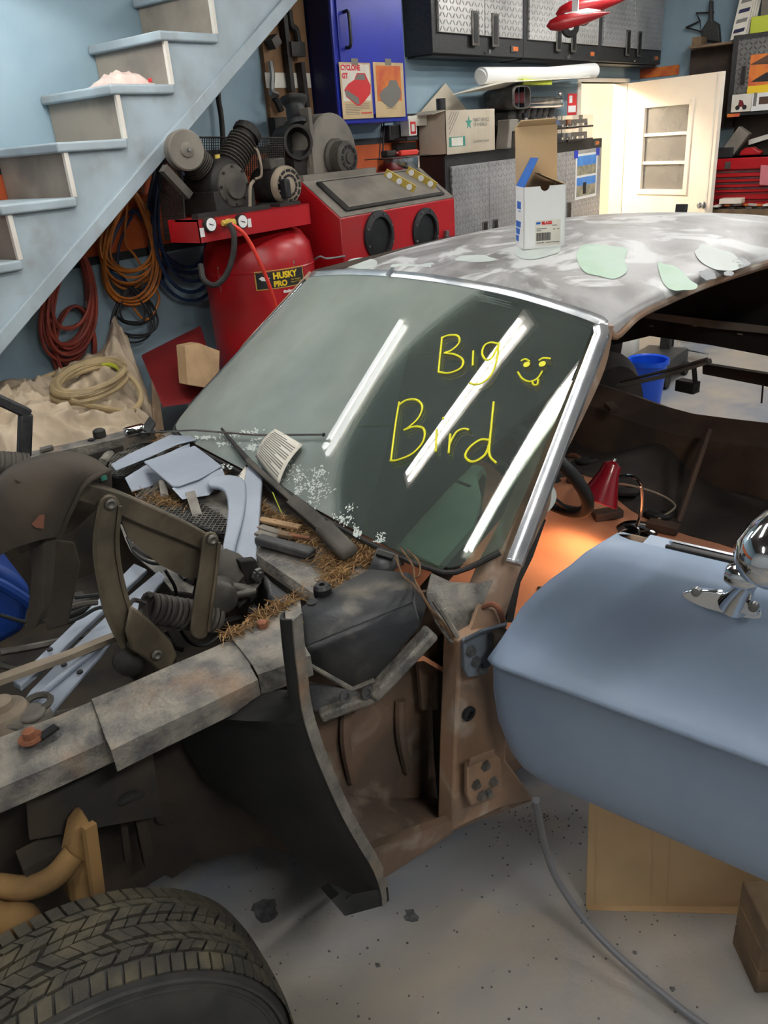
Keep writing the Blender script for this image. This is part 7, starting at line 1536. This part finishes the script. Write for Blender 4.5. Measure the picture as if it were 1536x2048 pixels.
CP_.part('seam', MB().tube(cr([K(30, 960, t=1.345), K(75, 975, t=1.315), K(118, 990, t=1.312)], 5), .0018, 5), 'cap_fabric', parent=cr_)
CP_.part('size_label', MB().prism([K(x, y, t=1.52) for x, y in ((200, 952), (212, 950), (214, 958), (203, 962))], (0, -.003, 0)), 'print_green')

# ---- parts box on the roof
a = onroof(1011, 494); b = onroof(1047, 503); c = onroof(1130, 491); zr = min(a.z, b.z, c.z)+.004
ex = (c-b); ex.z = 0; ey = (a-b); ey.z = 0
# square it up
exn = ex.normalized(); eyn = V((-exn.y, exn.x, 0)); 
if eyn.dot(ey) < 0: eyn = -eyn
w_, d_ = ex.length, ey.length*1.0
b = V((b.x, b.y, zr)); hB = .0
# height from the front corner: pixel (1047, 375) above (1047, 503)
d0 = (b-V(EYE)); sc_ = math.hypot(d0.x, d0.y); q = MCI.to_3x3() @ V(_ray(1050, 375)); hB = EYE[2]+q.z/math.hypot(q.x, q.y)*sc_-zr
BX = Thing('parts_box', 'open white parts box with blue flap standing on the car roof', 'box', b+exn*w_/2+eyn*d_/2, frame='car')
th = .003
def bxp(x, y, z): return b+exn*x+eyn*y+V((0, 0, z))
def wall(x0, y0, x1, y1, z0, z1, mt, nm, parent=None, poly=None):
    n = V((y1-y0, -(x1-x0), 0)).normalized(); pts = [bxp(x0, y0, z0), bxp(x1, y1, z0), bxp(x1, y1, z1), bxp(x0, y0, z1)]
    nn = (exn*n.x+eyn*n.y)*th; return BX.part(nm, MB().prism(pts, -nn), mt, parent=parent)
# front wall with a thumb notch
nt_ = [bxp(w_*(.5+.11*math.cos(k*math.pi/10)), 0, hB-w_*.11*math.sin(k*math.pi/10)) for k in range(11)]
front = BX.part('front', MB().prism([bxp(0, 0, 0), bxp(w_, 0, 0), bxp(w_, 0, hB)]+nt_+[bxp(0, 0, hB)], eyn*th), 'white_card')
side_ = BX.part('side', MB().prism([bxp(0, 0, 0), bxp(0, d_, 0), bxp(0, d_, hB), bxp(0, 0, hB)], exn*th), 'white_card')
BX.part('side', MB().prism([bxp(w_, 0, 0), bxp(w_, d_, 0), bxp(w_, d_, hB), bxp(w_, 0, hB)], -exn*th), 'white_card'); BX.part('back', MB().prism([bxp(0, d_, 0), bxp(w_, d_, 0), bxp(w_, d_, hB), bxp(0, d_, hB)], -eyn*th), 'white_card'); BX.part('bottom', MB().prism([bxp(0, 0, 0), bxp(w_, 0, 0), bxp(w_, d_, 0), bxp(0, d_, 0)], V((0, 0, th))), 'white_card')
inn_ = BX.part('inside_liner', MB().prism([bxp(th*2, d_-th*1.2, th), bxp(w_-th*2, d_-th*1.2, th), bxp(w_-th*2, d_-th*1.2, hB), bxp(th*2, d_-th*1.2, hB)], -eyn*.001).prism([bxp(w_-th*1.2, th*2, th), bxp(w_-th*1.2, d_-th*2, th), bxp(w_-th*1.2, d_-th*2, hB), bxp(w_-th*1.2, th*2, hB)], -exn*.001), 'cardboard')
# upright lid at the back, tucked tongue on top
lidh = w_*1.28
BX.part('lid', MB().prism([bxp(0, d_, hB), bxp(w_, d_, hB), bxp(w_, d_+.01, hB+lidh), bxp(0, d_+.01, hB+lidh)], -eyn*th), 'cardboard', label='brown inside of the upright lid')
BX.part('lid_tongue', MB().prism([bxp(.004, d_+.01, hB+lidh), bxp(w_-.004, d_+.01, hB+lidh), bxp(w_-.01, d_-.025, hB+lidh+.014), bxp(.01, d_-.025, hB+lidh+.014)], V((0, 0, .003))), 'cardboard')
BX.part('side_flap', MB().prism([bxp(0, .002, hB), bxp(0, d_-.004, hB), bxp(.042, d_*.9, hB+.075), bxp(.042, d_*.1, hB+.075)], exn*.003), 'print_blue', label='blue side flap')
BX.part('side_flap', MB().prism([bxp(w_-.004, .002, hB), bxp(w_-.004, d_-.004, hB), bxp(w_*.45, d_-.01, hB+.03), bxp(w_*.45, d_*.3, hB+.03)], V((0, 0, .003))), 'cardboard')
# print
def fq(x0, z0, x1, z1, mt, nm, off=.0006): BX.part(nm, MB().prism([bxp(w_*x0, 0, hB*z0), bxp(w_*x1, 0, hB*z0), bxp(w_*x1, 0, hB*z1), bxp(w_*x0, 0, hB*z1)], -eyn*off), mt, parent=front)
def sq_(y0, z0, y1, z1, mt, nm, y2=None, y3=None): BX.part(nm, MB().prism([bxp(0, d_*y0, hB*z0), bxp(0, d_*y1, hB*z0), bxp(0, d_*(y3 if y3 is not None else y1), hB*z1), bxp(0, d_*(y2 if y2 is not None else y0), hB*z1)], -exn*.0006), mt, parent=side_)
fq(.28, .05, .88, .46, 'paper', 'label_sticker'); fq(.30, .40, .40, .435, 'print_blue', 'label_logo', .001)
BX.part('label_lettering', text_mb('BLAZE', bxp(w_*.43, -.0012, hB*.395), exn, V((0, 0, 1)), hB*.06, bold=.0008), 'print_red', parent=front)
for k in range(16): fq(.31+.021*k, .13, .31+.021*k+(.012 if k % 3 else .016), .26, 'print_black', 'barcode_bar', .001)
for x0, z0, x1 in ((.31, .32, .55), (.31, .29, .42), (.68, .36, .8), (.7, .3, .76), (.8, .3, .85), (.31, .09, .5), (.54, .09, .86)): fq(x0, z0, x1, z0+.014, 'print_grey', 'text_line', .001)
sq_(.35, .64, .8, .76, 'print_blue', 'side_logo', .33, .78); sq_(.38, .60, .62, .615, 'print_blue', 'side_text')
for z0, y0 in ((.34, .36), (.22, .48), (.10, .6)): sq_(y0+.02, z0, .92, z0+.1, 'print_blue', 'side_block', y0-.03, .94)
BX.part('side_lettering', text_mb('NAPA', bxp(-.0012, d_*.72, hB*.675), -eyn, V((0, 0, 1)), hB*.055), 'white_card', parent=side_) if False else None

# ================================================================== floor things by the door
A = P(1172, 1812, z=0); B = P(1478, 1814, z=0); dAB = (B-A).normalized(); nAB = V((-dAB.y, dAB.x, 0))
if nAB.dot(V((0, 0, 0))-A) > 0: nAB = -nAB
CBD = Thing('cardboard_sheet', 'flat brown cardboard sheet leaning up below the open door', 'cardboard', (A+B)/2)
lean = nAB*.03
A2 = A-dAB*.0; B2 = B+dAB*.3
CBD.part('sheet', MB().prism([A2, B2, B2+V((0, 0, .42))+lean, A2+V((0, 0, .42))+lean], nAB*.006), 'cardboard')
for f in (.06, .42, .53): CBD.part('crease', MB().bar(A.lerp(B, f)-nAB*.0005+V((0, 0, .01)), A.lerp(B, f-.02)+lean*.95-nAB*.0005+V((0, 0, .40)), .003, .002), 'cardboard')
CBD.part('fold_strip', MB().prism([A-nAB*.012, B-nAB*.02, B+nAB*.0, A], (0, 0, .002)), 'cardboard')
# timber block
cN = P(1510, 1988, z=0); cb_ = P(1470, 1900, z=0); e1 = (cb_-cN); e1.z = 0; e1.normalize(); e2 = V((e1.y, -e1.x, 0)); 
if e2.x < 0 and e2.y > 0: e2 = -e2
if (e2.dot(V((CR[0, 0], CR[1, 0], 0)))) < 0: e2 = -e2
hT = .0; q = _ray(1512, 1850); d0 = math.hypot(cN.x, cN.y); hT = EYE[2]+q[2]/math.hypot(q[0], q[1])*d0
TBk = Thing('timber_block', 'stack of rough timber offcuts standing beside the cardboard', 'timber', cN+e1*.08+e2*.1)
nl = 3
for k in range(nl):
    z0 = hT*k/nl; o = (k % 2)*.004
    TBk.part('plank', MB().prism([cN+e2*0+V((0, 0, z0))+e1*o, cN+e2*.22+V((0, 0, z0))+e1*o, cN+e2*.22+e1*.12+V((0, 0, z0)), cN+e1*.12+V((0, 0, z0))], (0, 0, hT/nl-.003)), 'wood_old', bevel=.004)
# grey cable
single('grey_cable', 'grey electric cable hanging from the car and crossing the floor', 'cable', MB().tube(cr([P(1072, 1600, z=.47), P(1080, 1650, z=.36), P(1092, 1700, z=.26), P(1115, 1760, z=.17), P(1165, 1835, z=.09), P(1230, 1905, z=.05), P(1310, 1975, z=.03), P(1400, 2045, z=.012), P(1520, 2120, z=.009)], 6), .0078, 8), 'cable_grey')
# grit on the floor
gm_ = MB(); rnd = random.Random(77)
for k in range(260):
    px = rnd.uniform(430, 1400); py = rnd.uniform(1660, 2040); 
    if k < 90: px = rnd.gauss(1080, 50); py = rnd.gauss(1640, 22)
    q = P(px, py, z=0); r = rnd.uniform(.0012, .0035); gm_.lathe(q, (0, 0, 1), [(r, 0), (r*.7, r*.6)], 5)
single('floor_grit', 'scattered dark grit and crumbs on the concrete floor', 'grit', gm_, 'stain', kind='stuff')
